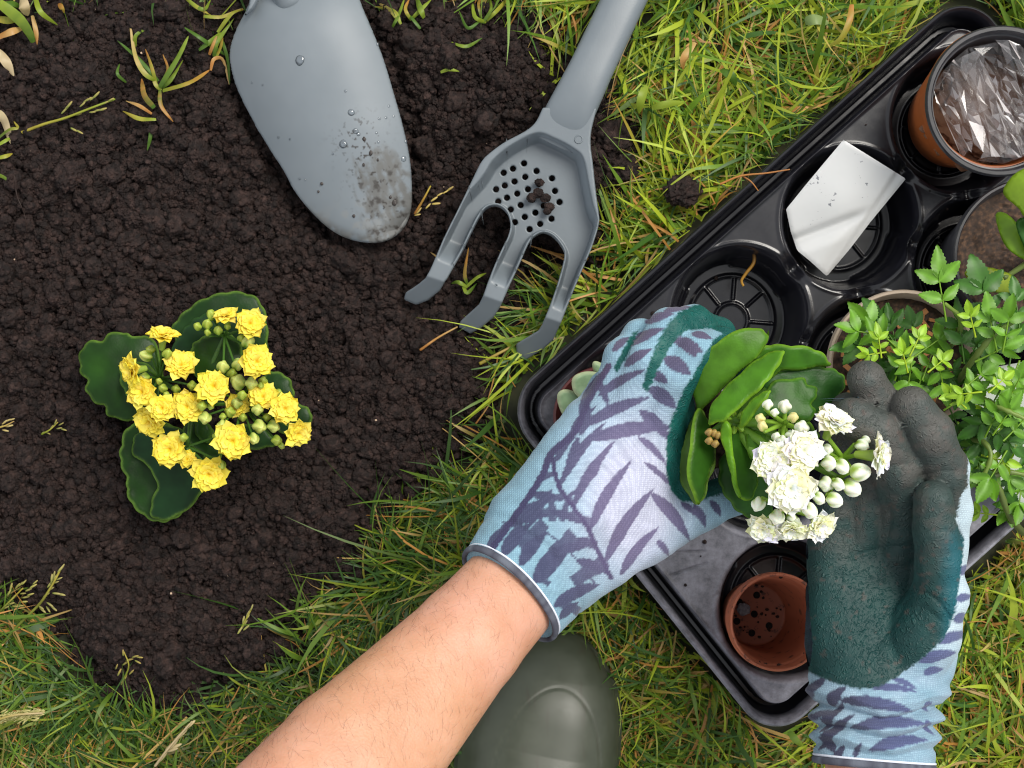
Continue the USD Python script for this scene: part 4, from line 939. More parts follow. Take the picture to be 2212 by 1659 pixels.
def flower(parent, c, n, R, tip, base, heart, seed, rings=((9, 1.0, 0.16, 0.30), (8, 0.80, 0.55, 0.15), (6, 0.58, 1.05, 0.0), (5, 0.36, 1.5, -0.3)), stem_len=0.010, label=None):
    """a double flower: petals in rings on a green calyx. c middle, n facing, R radius in metres"""
    rng = np.random.default_rng(seed)
    Rm = frame(n)
    v, f = lathe([(0.0003, -stem_len), (R * 0.16, -stem_len * 0.9), (R * 0.22, -stem_len * 0.4), (R * 0.26, -0.0012), (R * 0.16, 0.0), (0.0003, 0.0003)], 12)
    cc = np.tile(np.array([0.20, 0.30, 0.035]), (len(v), 1)); cc = np.where((v[:, 2] > -0.0005)[:, None], np.array(heart), cc)
    fl = obj('flower', (v @ Rm.T + c, f), m_stem, parent, smooth=True, color=cc, label=label)
    for k, (cnt, rad, rise, cur) in enumerate(rings):
        a0 = rng.uniform(0, 6.28)
        for i in range(cnt):
            a = a0 + (i + rng.uniform(-0.22, 0.22)) * 2 * np.pi / cnt
            L = R * rad * rng.uniform(0.86, 1.10); W = R * lerp(0.36, 0.66, rad) * rng.uniform(0.85, 1.15)
            V, F, C = petal_mesh(L, W, (rise + rng.normal(0, 0.08), -rise * 0.55 + cur * 0.3 + rng.normal(0, 0.05)), 0.22, tip, base, rng)
            C = C * rng.uniform(0.88, 1.06) * np.array([1, rng.uniform(0.94, 1.05), rng.uniform(0.7, 1.3)])
            ca, sa = math.cos(a), math.sin(a)
            V = V @ np.array([[ca, sa, 0], [-sa, ca, 0], [0, 0, 1]]) + np.array([0, 0, 0.0004 * k])
            obj('petal', (V @ Rm.T + c, F), m_petal, fl, smooth=True, color=C)
    return fl
def bud(parent, c, n, r, tipcol, basecol, seed, asp=1.35):
    m = trimesh.creation.icosphere(3 if r > 0.0030 else 2, 1.0); v = np.array(m.vertices)
    th = np.arctan2(v[:, 1], v[:, 0])
    v = v * (1 + 0.10 * np.cos(4 * th + v[:, 2] * 1.6) * np.sqrt(np.clip(1 - v[:, 2] ** 2, 0, 1)))[:, None]
    h = v[:, 2].copy(); v[:, 2] = h * asp; v[:, :2] *= (1 - 0.18 * h)[:, None]
    col = lerp(np.array(basecol), np.array(tipcol), sstep(-0.85, 0.55, h + 0.40 * np.cos(4 * th + h * 1.6))[:, None])
    # sepals hug the foot of the bud
    R = frame(n)
    return obj('bud', (v * r @ R.T + c, np.array(m.faces)), m_bud, parent, smooth=True, color=col)
def stalks(parent, ends, root, col, rad=0.0011, sag=0.004, name='flower_stem'):
    for e in ends:
        mid = (np.asarray(e) + root) / 2 + np.array([0, 0, sag])
        p = spline([root, lerp(root, mid, 0.6), mid, lerp(mid, e, 0.6), e], 14)
        v, f = tube(p, np.linspace(rad * 1.3, rad * 0.8, 14), 7)
        obj(name, (v, f), m_stem, parent, smooth=True, color=np.tile(np.array(col), (len(v), 1)))

# ---- yellow kalanchoe planted in the soil
def KZ(pts): return np.array(pts, float) / 3.0 + np.array([138.2, 604.8])
YEL = dict(tip=(0.92, 0.79, 0.115), base=(0.82, 0.55, 0.020), heart=(0.50, 0.30, 0.01))
kal = thing('kalanchoe', 'yellow double-flowered kalanchoe planted in the dark soil at left', 'flowering plant')
dk, rm = (0.0135, 0.050, 0.0085), (0.17, 0.30, 0.05)
succ_leaf(kal, KZ([(700, 330), (725, 265), (770, 215), (830, 165), (900, 122), (975, 95), (1060, 76), (1150, 78), (1235, 105), (1290, 170), (1315, 260), (1322, 360), (1315, 465), (1230, 520), (1050, 560), (880, 540), (760, 480)]), 0.046, cup=-0.004, base=None, col=dk, rim=rm, seed=1, waves=12)
succ_leaf(kal, KZ([(690, 470), (740, 380), (775, 320), (830, 262), (900, 225), (990, 205), (1100, 200), (1200, 215), (1255, 190), (1250, 240), (1200, 330), (1100, 430), (950, 560), (800, 560)]), 0.054, cup=-0.004, col=(0.012, 0.044, 0.012), rim=(0.045, 0.11, 0.03), seed=2, waves=12)
succ_leaf(kal, KZ([(820, 450), (850, 400), (910, 365), (965, 338), (1040, 334), (1105, 365), (1150, 425), (1160, 500), (1120, 580), (1000, 650), (880, 640), (820, 560)]), 0.066, cup=-0.003, col=(0.016, 0.052, 0.005), rim=(0.18, 0.32, 0.05), seed=3, waves=9)
succ_leaf(kal, KZ([(100, 530), (105, 455), (165, 398), (245, 388), (300, 345), (400, 336), (440, 368), (520, 356), (600, 420), (640, 560), (620, 720), (540, 850), (480, 890), (405, 912), (290, 885), (265, 825), (195, 790), (140, 720), (148, 655), (105, 595)]), 0.048, cup=-0.006, col=(0.015, 0.054, 0.007), rim=(0.18, 0.32, 0.05), seed=4, waves=12, amp=5, glow=((215, 790), 24, (0.018, 0.062, 0.006)))
succ_leaf(kal, KZ([(360, 600), (385, 550), (450, 520), (560, 560), (640, 700), (560, 800), (440, 780), (375, 690)]), 0.058, cup=-0.002, col=(0.020, 0.060, 0.008), rim=(0.13, 0.24, 0.04), seed=14, waves=7)
succ_leaf(kal, KZ([(1290, 640), (1330, 592), (1400, 600), (1465, 645), (1493, 735), (1470, 800), (1380, 830), (1280, 780)]), 0.050, cup=-0.003, col=dk, rim=rm, seed=5, waves=7)
succ_leaf(kal, KZ([(1350, 860), (1420, 800), (1510, 798), (1580, 828), (1608, 880), (1592, 955), (1545, 1005), (1440, 1000), (1360, 950)]), 0.046, cup=-0.003, col=dk, rim=rm, seed=6, waves=7)
succ_leaf(kal, KZ([(1100, 960), (1200, 930), (1330, 980), (1370, 1070), (1290, 1092), (1190, 1098), (1100, 1060)]), 0.044, cup=-0.003, col=dk, rim=rm, seed=7, waves=6)
succ_leaf(kal, KZ([(405, 960), (372, 1060), (360, 1130), (372, 1210), (405, 1290), (402, 1345), (425, 1430), (480, 1500), (560, 1555), (640, 1570), (720, 1545), (800, 1485), (890, 1390), (930, 1290), (900, 1120), (780, 990), (640, 920), (500, 920)]), 0.040, cup=0.004, col=(0.014, 0.056, 0.006), rim=(0.18, 0.32, 0.05), seed=8, waves=15, amp=4)
succ_leaf(kal, KZ([(440, 1080), (455, 1010), (520, 960), (640, 930), (780, 980), (900, 1110), (925, 1270), (895, 1380), (810, 1480), (700, 1545), (610, 1555), (560, 1520), (565, 1440), (592, 1370), (604, 1312), (560, 1240), (520, 1180), (455, 1150)]), 0.051, cup=-0.004, col=(0.011, 0.046, 0.013), rim=(0.18, 0.32, 0.05), seed=9, waves=12, amp=3.5, tilt=(0.00004, 0.00002))
succ_leaf(kal, KZ([(770, 950), (830, 910), (930, 930), (1000, 1040), (1020, 1150), (960, 1160), (880, 1120), (800, 1040)]), 0.060, cup=-0.002, col=(0.014, 0.050, 0.006), rim=(0.13, 0.23, 0.03), seed=10, waves=7, tilt=(0.00005, 0))
succ_leaf(kal, KZ([(845, 940), (900, 905), (955, 960), (950, 1050), (900, 1050), (860, 1010)]), 0.066, cup=-0.002, col=(0.018, 0.060, 0.008), rim=(0.10, 0.20, 0.03), seed=11, waves=5)
_root = P(*KZ([(860, 800)])[0], 0.022)
v, f = tube(spline([_root - [0, 0, 0.02], _root + [0, 0, 0.02], _root + [0.002, 0.001, 0.05]], 12), np.linspace(0.005, 0.0025, 12), 10)
obj('main_stem', (v, f), m_stem, kal, smooth=True, color=np.tile([0.06, 0.12, 0.02], (len(v), 1)))
_fl = [(640, 372, 0.15, 0.85, 0.45, 98), (452, 585, -0.75, -0.15, 0.65, 105), (758, 560, 0.1, 0.55, 0.85, 108), (512, 728, -0.25, 0.1, 1, 104), (640, 832, -0.05, 0.05, 1, 92), (800, 822, 0, 0.1, 1, 106), (972, 690, 0.1, 0.15, 1, 112), (1248, 532, 0.3, 0.2, 1, 112), (1290, 762, 0.1, 0.35, 0.9, 100), (1430, 832, 0.25, 0, 1, 98), (1512, 990, 0.45, -0.35, 0.9, 92), (562, 912, -0.35, -0.35, 0.9, 106), (690, 1095, -0.1, -0.1, 1, 118), (1096, 1042, 0.05, -0.1, 1, 122), (942, 1252, 0.05, -0.3, 1, 118), (800, 1165, 0, 0.3, 0.9, 62), (1050, 240, -0.1, 0.8, 0.6, 82), (1205, 285, 0.25, 0.25, 1, 100), (1130, 815, 0, 0, 1, 80)]
_ends = []
for i, (x, y, nx, ny, nz, r) in enumerate(_fl):
    z = 0.102 + 0.010 * math.sin(i * 2.1); z = 0.082 if i in (18, 15) else (0.090 if i in (16, 17, 14, 12) else z)
    c = P(*KZ([(x, y)])[0], z); n = np.array([nx, ny, nz]); n = n / np.linalg.norm(n)
    flower(kal, c, n, 1.15 * r / 3 * MPP(z), seed=100 + i, **YEL); _ends.append(c - n * 0.009)
_yb = [(530, 490, 40), (560, 450, 32), (670, 475, 36), (520, 630, 34), (640, 700, 32), (725, 705, 32), (665, 745, 26), (830, 685, 36), (895, 815, 36), (950, 820, 26), (915, 895, 46), (1030, 560, 44), (1130, 545, 44), (1090, 605, 36), (1128, 660, 56), (1215, 670, 44), (1290, 655, 34), (1275, 685, 24), (1155, 745, 34), (1120, 795, 40), (1075, 855, 38), (1030, 885, 26), (1160, 890, 30), (1255, 840, 42), (1315, 890, 30), (1268, 950, 50), (1360, 950, 44), (1380, 1040, 38), (1410, 1075, 24), (1230, 1030, 40), (1025, 945, 40), (985, 1010, 28), (775, 1020, 32), (955, 225, 36), (930, 285, 36), (865, 300, 30), (930, 340, 24), (1000, 325, 32), (1195, 397, 46), (1148, 375, 28), (1390, 730, 28), (1110, 1140, 30), (1020, 1200, 34), (615, 655, 24), (1060, 300, 24)]
_rb = np.random.default_rng(3)
for i, (x, y, r) in enumerate(_yb):
    z = 0.096 + _rb.uniform(-0.008, 0.006)
    if y < 420 and x > 800: z = 0.086
    c = P(*KZ([(x, y)])[0], z); n = np.array([(x - 900) / 900, -(y - 800) / 900, 0.9]) + _rb.normal(0, 0.2, 3); n /= np.linalg.norm(n)
    big = r > 38
    bud(kal, c, n, r / 3 * MPP(z) * 0.86, (0.46, 0.52, 0.13) if big else (0.30, 0.38, 0.05), (0.13, 0.25, 0.02), i); _ends.append(c - n * 0.005)
_hub = [P(*KZ([q])[0], 0.070) for q in ((620, 640), (1150, 800), (1040, 360), (800, 1080))]
for e in _ends:
    h = min(_hub, key=lambda q: np.linalg.norm(q - e)); stalks(kal, [e], h, (0.045, 0.12, 0.012), 0.0008, 0.0)
stalks(kal, _hub, P(*KZ([(860, 800)])[0], 0.05), (0.03, 0.08, 0.01), 0.0016, 0.004, 'flower_stalk')

DARK = 0.85
# ---- white kalanchoe held in the left glove
def WZ(pts): return np.array(pts, float) / 3.0 + np.array([1417.0, 656.6])
WHT = dict(tip=(0.90, 0.91, 0.88), base=(0.82, 0.85, 0.68), heart=(0.42, 0.42, 0.10))
wk = thing('kalanchoe', 'white double-flowered kalanchoe seedling held between the two gloves', 'flowering plant')
lg, lr = (0.040, 0.125, 0.0085), (0.16, 0.32, 0.028)
succ_leaf(wk, WZ([(960, 745), (1040, 820), (1060, 870), (1000, 900), (900, 870), (880, 800)]), 0.215, col=(0.03, 0.09, 0.01), rim=lr, seed=30, waves=5)
succ_leaf(wk, WZ([(420, 990), (404, 1100), (422, 1200), (475, 1280), (535, 1350), (630, 1396), (720, 1400), (760, 1330), (740, 1200), (650, 1080), (560, 1000), (480, 960)]), 0.205, col=(0.022, 0.082, 0.012), rim=(0.12, 0.26, 0.04), seed=31, waves=12, cup=-0.004)
succ_leaf(wk, WZ([(780, 432), (900, 412), (1000, 404), (1110, 410), (1185, 438), (1226, 485), (1212, 560), (1140, 645), (1055, 700), (960, 760), (820, 740), (700, 640), (680, 520)]), 0.218, tilt=(-0.00004, 0), cup=-0.004, col=(0.020, 0.080, 0.012), rim=(0.12, 0.27, 0.03), seed=32, waves=10)
succ_leaf(wk, WZ([(560, 480), (640, 330), (715, 268), (820, 264), (970, 276), (1065, 308), (1118, 365), (1120, 402), (950, 425), (800, 445), (660, 560)]), 0.224, tilt=(0, -0.00008), cup=-0.003, col=(0.040, 0.135, 0.009), rim=(0.18, 0.35, 0.03), seed=33, waves=9)
succ_leaf(wk, WZ([(240, 590), (236, 480), (275, 405), (320, 312), (405, 240), (500, 183), (600, 152), (685, 162), (712, 195), (728, 160), (722, 250), (660, 340), (560, 430), (420, 560), (300, 690), (268, 690)]), 0.232, tilt=(0.00005, -0.00006), cup=-0.010, col=(0.062, 0.170, 0.012), rim=(0.19, 0.37, 0.03), seed=34, waves=8, amp=3)
succ_leaf(wk, WZ([(710, 552), (765, 500), (860, 482), (955, 480), (985, 517), (1042, 545), (1046, 592), (1012, 645), (1034, 690), (1018, 742), (950, 765), (850, 740), (740, 730), (620, 745), (590, 700), (650, 610)]), 0.236, tilt=(-0.00003, 0.00004), cup=-0.003, col=(0.030, 0.105, 0.011), rim=(0.14, 0.30, 0.03), seed=35, waves=9)
succ_leaf(wk, WZ([(338, 775), (365, 645), (465, 525), (600, 400), (715, 322), (822, 298), (826, 340), (790, 410), (745, 478), (700, 530), (640, 590), (545, 670), (460, 750), (400, 770)]), 0.243, tilt=(0.00006, 0.00010), cup=-0.004, col=(0.052, 0.160, 0.008), rim=(0.22, 0.42, 0.03), seed=36, waves=11, amp=3)
succ_leaf(wk, WZ([(252, 690), (180, 880), (148, 1000), (150, 1120), (182, 1200), (230, 1270), (268, 1302), (318, 1250), (342, 1150), (380, 1055), (388, 960), (352, 850), (310, 700), (275, 665)]), 0.214, tilt=(0.00020, 0), cup=-0.006, col=(0.075, 0.150, 0.030), rim=(0.20, 0.34, 0.05), seed=37, waves=9, amp=3)
succ_leaf(wk, WZ([(255, 700), (215, 920), (205, 1130), (262, 1290), (300, 1275), (325, 1190), (345, 1100), (384, 1000), (380, 880), (340, 760), (290, 680)]), 0.226, tilt=(-0.00018, 0), cup=-0.005, col=(0.026, 0.090, 0.008), rim=(0.20, 0.38, 0.03), seed=41, waves=9, amp=3)
succ_leaf(wk, WZ([(428, 770), (424, 850), (448, 940), (480, 1050), (498, 1150), (540, 1262), (622, 1262), (655, 1180), (665, 1100), (645, 1000), (600, 920), (550, 840), (490, 780), (450, 755)]), 0.232, tilt=(-0.00014, 0.00002), cup=-0.004, col=(0.030, 0.105, 0.008), rim=(0.20, 0.40, 0.03), seed=38, waves=9, amp=3)
succ_leaf(wk, WZ([(425, 765), (418, 850), (440, 940), (472, 1050), (490, 1140), (530, 1255), (550, 1240), (520, 1110), (510, 1000), (490, 880), (492, 800), (460, 760)]), 0.240, tilt=(0.0001, 0), cup=0.0, col=(0.085, 0.23, 0.010), rim=(0.20, 0.42, 0.03), seed=42, waves=7, amp=3, step=4)
succ_leaf(wk, WZ([(540, 790), (560, 700), (620, 622), (690, 572), (742, 558), (735, 592), (690, 650), (630, 722), (585, 790)]), 0.252, tilt=(0.0001, 0.00005), cup=-0.002, col=(0.065, 0.185, 0.009), rim=(0.22, 0.42, 0.03), seed=39, waves=7, amp=2.5, step=4)
succ_leaf(wk, WZ([(585, 835), (605, 1000), (650, 992), (700, 940), (770, 880), (700, 830)]), 0.236, cup=-0.002, col=(0.055, 0.165, 0.010), rim=(0.14, 0.3, 0.03), seed=40, waves=4, amp=2, step=4)
_core = P(*WZ([(500, 760)])[0], 0.225)
v, f = tube(spline([P(*WZ([(470, 800)])[0], 0.130), _core - [0, 0, 0.03], _core], 12), np.linspace(0.0055, 0.004, 12), 12)
obj('main_stem', (v, f), m_stem, wk, smooth=True, color=np.tile([0.10, 0.20, 0.03], (len(v), 1)))
# leaf stalks running into the middle
for q in ((420, 640), (560, 560), (720, 560), (660, 690), (350, 850), (470, 870), (560, 960), (700, 460)):
    stalks(wk, [P(*WZ([q])[0], 0.226)], _core - [0, 0, 0.008], (0.075, 0.19, 0.014), 0.0030, 0.0, 'leaf_stalk')
for k in range(7):
    a = k * 0.9; e = _core + np.array([0.005 * math.cos(a), 0.005 * math.sin(a), 0.009 + 0.002 * (k % 2)])
    bud(wk, e, np.array([math.cos(a), math.sin(a), 1.2]) / 1.6, 0.0018, (0.20, 0.36, 0.03), (0.10, 0.22, 0.02), k, 1.8)
_wf = [(755, 1022, -0.15, 0.05, 1, 128), (950, 952, 0.15, 0.15, 1, 125), (868, 1192, 0.0, -0.2, 1, 150), (1150, 770, 0.25, 0.75, 0.62, 124), (1425, 985, 0.85, -0.05, 0.45, 124), (700, 1450, -0.35, -0.5, 0.8, 100), (870, 1448, 0.0, -0.75, 0.6, 104), (1055, 1432, 0.35, -0.45, 0.8, 96)]
_ends = []
for i, (x, y, nx, ny, nz, r) in enumerate(_wf):
    z = (0.272, 0.274, 0.278, 0.268, 0.266, 0.255, 0.256, 0.254)[i]
    c = P(*WZ([(x, y)])[0], z); n = np.array([nx, ny, nz]); n = n / np.linalg.norm(n)
    flower(wk, c, n, 1.26 * r / 3 * MPP(z), seed=200 + i, rings=((11, 1.0, 0.14, 0.25), (10, 0.84, 0.42, 0.15), (9, 0.66, 0.75, 0.05), (7, 0.46, 1.15, -0.1), (5, 0.28, 1.7, -0.3)), stem_len=0.013 if i in (3, 4) else 0.009, **WHT); _ends.append(c - n * 0.010)
_wb = [(725, 650, 40), (835, 660, 50), (770, 702, 32), (890, 735, 40), (945, 800, 54), (780, 860, 36), (820, 890, 42), (870, 850, 38), (1110, 945, 44), (1125, 1035, 56), (1210, 1057, 54), (1325, 1090, 66), (1338, 920, 48), (1360, 885, 36), (1105, 1170, 58), (1185, 1172, 46), (1272, 1192, 66), (1160, 1272, 56), (1020, 1200, 40), (1060, 1262, 46), (662, 1300, 52), (785, 1385, 56), (1000, 1342, 58), (1322, 1080, 40), (885, 1395, 40), (675, 740, 38), (690, 790, 38)]
for i, (x, y, r) in enumerate(_wb):
    z = 0.262 + _rb.uniform(-0.006, 0.006)
    c = P(*WZ([(x, y)])[0], z); n = np.array([(x - 900) / 700, -(y - 950) / 700, 0.75]) + _rb.normal(0, 0.2, 3); n /= np.linalg.norm(n)
    tipc = (0.78, 0.80, 0.66) if i < 25 and i != 3 else (0.62, 0.56, 0.24)
    bud(wk, c, n, r / 3 * MPP(z) * 0.84, tipc, (0.24, 0.38, 0.04), 50 + i, 1.25); _ends.append(c - n * 0.006)
_hub = [P(*WZ([q])[0], 0.246) for q in ((830, 775), (900, 1060), (1210, 1000), (860, 1330), (1180, 1130))]
for e in _ends:
    h = min(_hub, key=lambda q: np.linalg.norm(q - e)); stalks(wk, [e], h, (0.19, 0.34, 0.03), 0.0013, 0.0)
stalks(wk, _hub, _core, (0.11, 0.24, 0.02), 0.0024, 0.006, 'flower_stalk')
# a dried brown flower head among the leaves
for k, (x, y) in enumerate([(345, 885), (385, 905), (375, 835), (345, 830), (400, 850)]):
    c = P(*WZ([(x, y)])[0], 0.236); bud(wk, c, np.array([0.2, 0.3, 1]) / 1.06, 0.0022, (0.33, 0.22, 0.06), (0.14, 0.09, 0.03), 90 + k, 1.5)
# root ball
vv, ff = clod_mesh(90, 4)
rb = obj('root_ball', (vv * np.array([0.026, 0.028, 0.024]) + P(*WZ([(440, 820)])[0], 0.160), ff), m_coir, wk, smooth=True)

DARK = 1.0
# ---- rose and other pot plants
m_rose = mat_leaf('rose_leaf_look', rough=0.42, trans=0.30, spec=0.45, var=(140, 0.15))
def leaflet(L, W, col, rng, fold=0.25, droop=0.25, teeth=9):
    n = teeth * 2 + 1
    t = np.linspace(0, 1, n)
    w = W / 2 * np.sin(np.pi * np.clip(t, 0, 1) ** 0.82) ** 0.8
    tooth = np.where(np.arange(n) % 2 == 1, 1.0, 0.86); w = w * tooth
    tx = t - np.where(np.arange(n) % 2 == 0, 0.02, 0)
    V, C = [], []
    for s in (-1, -0.5, 0, 0.5, 1):
        x = L * lerp(t, tx, abs(s)); y = s * w
        z = fold * np.abs(y) - droop * L * t ** 2 + 0.06 * L * np.sin(t * 9 + s) * abs(s) * 0.5
        V.append(np.stack([x, y, z], 1)); C.append(np.tile(np.array(col) * (1.35 if s == 0 else 1.0), (n, 1)))
    V = np.stack(V, 1).reshape(-1, 3); C = np.stack(C, 1).reshape(-1, 3)
    idx = np.arange(n * 5).reshape(n, 5)
    F = tri(np.stack([idx[:-1, :-1], idx[1:, :-1], idx[1:, 1:], idx[:-1, 1:]], -1).reshape(-1, 4))
    return V, F, C
def compound(parent, base, direction, L, col, rng, pairs=2, up=(0, 0, 1)):
    d = np.asarray(direction, float); d /= np.linalg.norm(d)
    x = d; y = np.cross(up, x); y /= np.linalg.norm(y); z = np.cross(x, y)
    R = np.stack([x, y, z], 1)
    pts = np.array([[L * t, 0, -0.10 * L * t * t] for t in np.linspace(0, 0.62, 8)]) @ R.T + base
    v, f = tube(pts, np.linspace(0.0007, 0.0004, 8), 5)
    lf = obj('leaf', (v, f), m_rose, parent, smooth=True, color=np.tile(np.array(col) * np.array([1.5, 1.2, 1.0]), (len(v), 1)))
    spec = [(0.60, 0, 1.0)] + [(0.56 - 0.26 * k, s, 0.86 - 0.16 * k) for k in range(pairs) for s in (-1, 1)]
    for t, s, sz in spec:
        l = L * 0.46 * sz * rng.uniform(0.9, 1.1); V, F, C = leaflet(l, l * rng.uniform(0.48, 0.62), np.array(col) * rng.uniform(0.85, 1.15), rng, rng.uniform(0.1, 0.45), rng.uniform(0.0, 0.35))
        a = s * rng.uniform(0.85, 1.15) + rng.normal(0, 0.08); ca, sa = math.cos(a), math.sin(a)
        roll = rng.normal(0, 0.3); cr, sr = math.cos(roll), math.sin(roll)
        V = V @ np.array([[1, 0, 0], [0, cr, sr], [0, -sr, cr]]) @ np.array([[ca, sa, 0], [-sa, ca, 0], [0, 0, 1]]) + np.array([L * t, 0, -0.10 * L * t * t])
        obj('leaflet', (V @ R.T + base, F), m_rose, lf, smooth=True, color=C)
    return lf
rose = thing('rose_bush', 'small leafy rose growing out of the beige pot behind the right glove', 'rose')
_rr = np.random.default_rng(17)
_young, _old, _mid = (0.25, 0.43, 0.020), (0.042, 0.135, 0.014), (0.115, 0.275, 0.018)
# stems: photo positions and heights
_stems = [[(1965, 830, 0.108), (2000, 800, 0.14), (2060, 740, 0.165), (2075, 690, 0.18), (2040, 655, 0.19)], [(1960, 835, 0.108), (1920, 770, 0.15), (1880, 730, 0.165)], [(1968, 838, 0.108), (2060, 840, 0.15), (2120, 860, 0.17), (2160, 880, 0.185), (2215, 905, 0.19)],
          [(2030, 900, 0.12), (2090, 945, 0.15), (2125, 955, 0.165), (2140, 990, 0.17), (2110, 1055, 0.165)], [(2210, 1150, 0.11), (2180, 1115, 0.13), (2160, 1060, 0.145), (2140, 1025, 0.15), (2160, 1010, 0.155), (2195, 960, 0.165)], [(2060, 840, 0.15), (2100, 780, 0.18), (2150, 720, 0.195), (2200, 690, 0.20)], [(2140, 1030, 0.15), (2180, 1020, 0.15), (2230, 1030, 0.15)], [(1970, 830, 0.108), (2010, 880, 0.14), (2040, 930, 0.16)]]
for s in _stems:
    q = np.array(s, float); p = spline(P(q[:, 0], q[:, 1], q[:, 2]), 26)
    v, f = tube(p, np.linspace(0.0022, 0.0013, 26) * (1 + 0.12 * _rr.normal(size=26)), 8)
    cc = lerp(np.array([0.060, 0.075, 0.020]), np.array([0.14, 0.22, 0.03]), np.repeat(np.linspace(0, 1, 26), 8)[:, None]); cc = np.vstack([cc, cc[:1], cc[-1:]])
    obj('stem', (v, f), m_stem, rose, smooth=True, color=cc)
_leaves = [  # tip position, base position, kind, height, length factor
    ((2020, 540), (2040, 668), 'm', 0.195), ((1805, 705), (1900, 725), 'm', 0.180), ((1800, 745), (1905, 745), 'o', 0.170), ((1835, 655), (1920, 735), 'm', 0.176), ((1870, 645), (1925, 730), 'o', 0.165), ((1915, 655), (1935, 740), 'o', 0.165), ((1960, 660), (1985, 745), 'o', 0.160),
    ((2000, 700), (1960, 780), 'y', 0.186), ((1895, 700), (1905, 780), 'y', 0.190), ((1945, 735), (1960, 800), 'y', 0.192), ((1850, 770), (1920, 760), 'y', 0.188), ((2070, 705), (1990, 760), 'm', 0.175), ((2065, 640), (2080, 760), 'o', 0.180), ((2110, 560), (2140, 690), 'o', 0.195), ((2130, 640), (2150, 740), 'm', 0.200), ((2190, 640), (2170, 740), 'm', 0.205), ((2212, 730), (2130, 770), 'm', 0.190), ((2140, 790), (2050, 800), 'o', 0.165),
    ((2000, 860), (1965, 790), 'o', 0.150), ((1920, 830), (1950, 770), 'o', 0.150), ((1880, 800), (1940, 790), 'o', 0.150), ((1980, 880), (1990, 810), 'm', 0.165), ((2050, 880), (2030, 800), 'm', 0.172), ((2075, 820), (2000, 830), 'o', 0.160), ((2100, 890), (2060, 820), 'o', 0.165), ((2135, 825), (2080, 860), 'm', 0.178), ((2045, 855), (2090, 850), 'y', 0.196), ((2035, 835), (2085, 880), 'y', 0.190), ((2110, 935), (2140, 880), 'o', 0.170),
    ((2175, 850), (2150, 900), 'm', 0.186), ((2210, 850), (2170, 905), 'm', 0.190), ((2215, 985), (2150, 930), 'o', 0.172), ((2175, 985), (2130, 930), 'o', 0.165), ((2090, 990), (2130, 945), 'o', 0.160), ((2135, 1060), (2110, 985), 'o', 0.160), ((2080, 1050), (2120, 1000), 'm', 0.160), ((2215, 920), (2160, 960), 'o', 0.160), ((2060, 760), (2010, 800), 'y', 0.182), ((2155, 780), (2105, 820), 'm', 0.185), ((2190, 800), (2145, 840), 'y', 0.195),
    ((2160, 1130), (2190, 1080), 'm', 0.125), ((2200, 1130), (2205, 1060), 'm', 0.135), ((2085, 1105), (2130, 1110), 'y', 0.115), ((2090, 960), (2060, 900), 'o', 0.150), ((2200, 1090), (2160, 1050), 'o', 0.14), ((2225, 1050), (2170, 1030), 'm', 0.15), ((2130, 700), (2090, 790), 'o', 0.17), ((2030, 720), (2000, 800), 'm', 0.172), ((2180, 700), (2120, 790), 'o', 0.175), ((2225, 780), (2180, 860), 'm', 0.18), ((1965, 720), (1940, 800), 'm', 0.17), ((2090, 650), (2110, 740), 'y', 0.2), ((2240, 880), (2190, 930), 'm', 0.18), ((2190, 600), (2200, 690), 'o', 0.2)]
for k in range(24):
    a = _rr.uniform(0, 2 * np.pi); c0 = np.array([(1960, 800), (2080, 800), (2150, 900), (2170, 760), (2130, 960), (2190, 1000)][k % 6]) + _rr.normal(0, 34, 2)
    z = _rr.uniform(0.13, 0.175); kd = 'oommy'[_rr.integers(0, 5)]
    tp = c0 + 100 * np.array([math.cos(a), math.sin(a)])
    if tp[0] < 1900 or (tp[0] < 2080 and tp[1] < 770): continue
    _leaves.append((tuple(tp), tuple(c0), kd, z))
for (tp, bs, kd, z) in _leaves:
    b = P(*bs, z - 0.004); e = P(*tp, z + _rr.uniform(-0.010, 0.006)); L = np.linalg.norm(e - b) * 0.97
    col = {'y': _young, 'o': _old, 'm': _mid}[kd]
    L = min(max(L * 1.25, 0.032), 0.045) if kd != 'y' else min(max(L * 0.9, 0.021), 0.030)
    compound(rose, e - (e - b) / np.linalg.norm(e - b) * L, e - b, L, col, _rr, 2)

# broad yellow-green leaves of the plant in the black pot
m_broad = m_rose
bl = thing('potted_plant', 'yellow-green broad-leaved plant growing in the black pot at the right edge', 'potted plant')
def broad_leaf(parent, ctrl, z, tilt, col, seed, rim):
    succ = scallop(ctrl, 120, 0.8, 20, seed)
    c = succ.mean(0)
    def zf(xy): d = xy - c; return z + d[:, 0] * tilt[0] + d[:, 1] * tilt[1] - 0.004 * (d ** 2).sum(1) / 2500
    def pf(xy): return P(xy[:, 0], xy[:, 1], zf(xy)), np.tile([0, 0, 1.0], (len(xy), 1))
    v, f, xy, d = sheet(succ, 6.0, pf, 0.0008, 4.0)
    cc = np.array(col) * (0.8 + 0.4 * meshkit.fbm(np.stack([xy[:, 0] / 20, xy[:, 1] / 20, 0 * xy[:, 0] + seed], 1), 3, seed))[:, None]
    obj('leaf', (v, f), m_broad, parent, smooth=True, color=cc)
broad_leaf(bl, [(2168, 420), (2175, 395), (2200, 370), (2240, 360), (2290, 400), (2290, 450), (2250, 475), (2215, 470), (2200, 450)], 0.215, (0.0001, 0), (0.20, 0.33, 0.015), 1, None)
broad_leaf(bl, [(2151, 462), (2175, 462), (2210, 500), (2235, 560), (2210, 560), (2175, 535), (2158, 500)], 0.190, (0.0001, 0.0001), (0.16, 0.30, 0.014), 2, None)
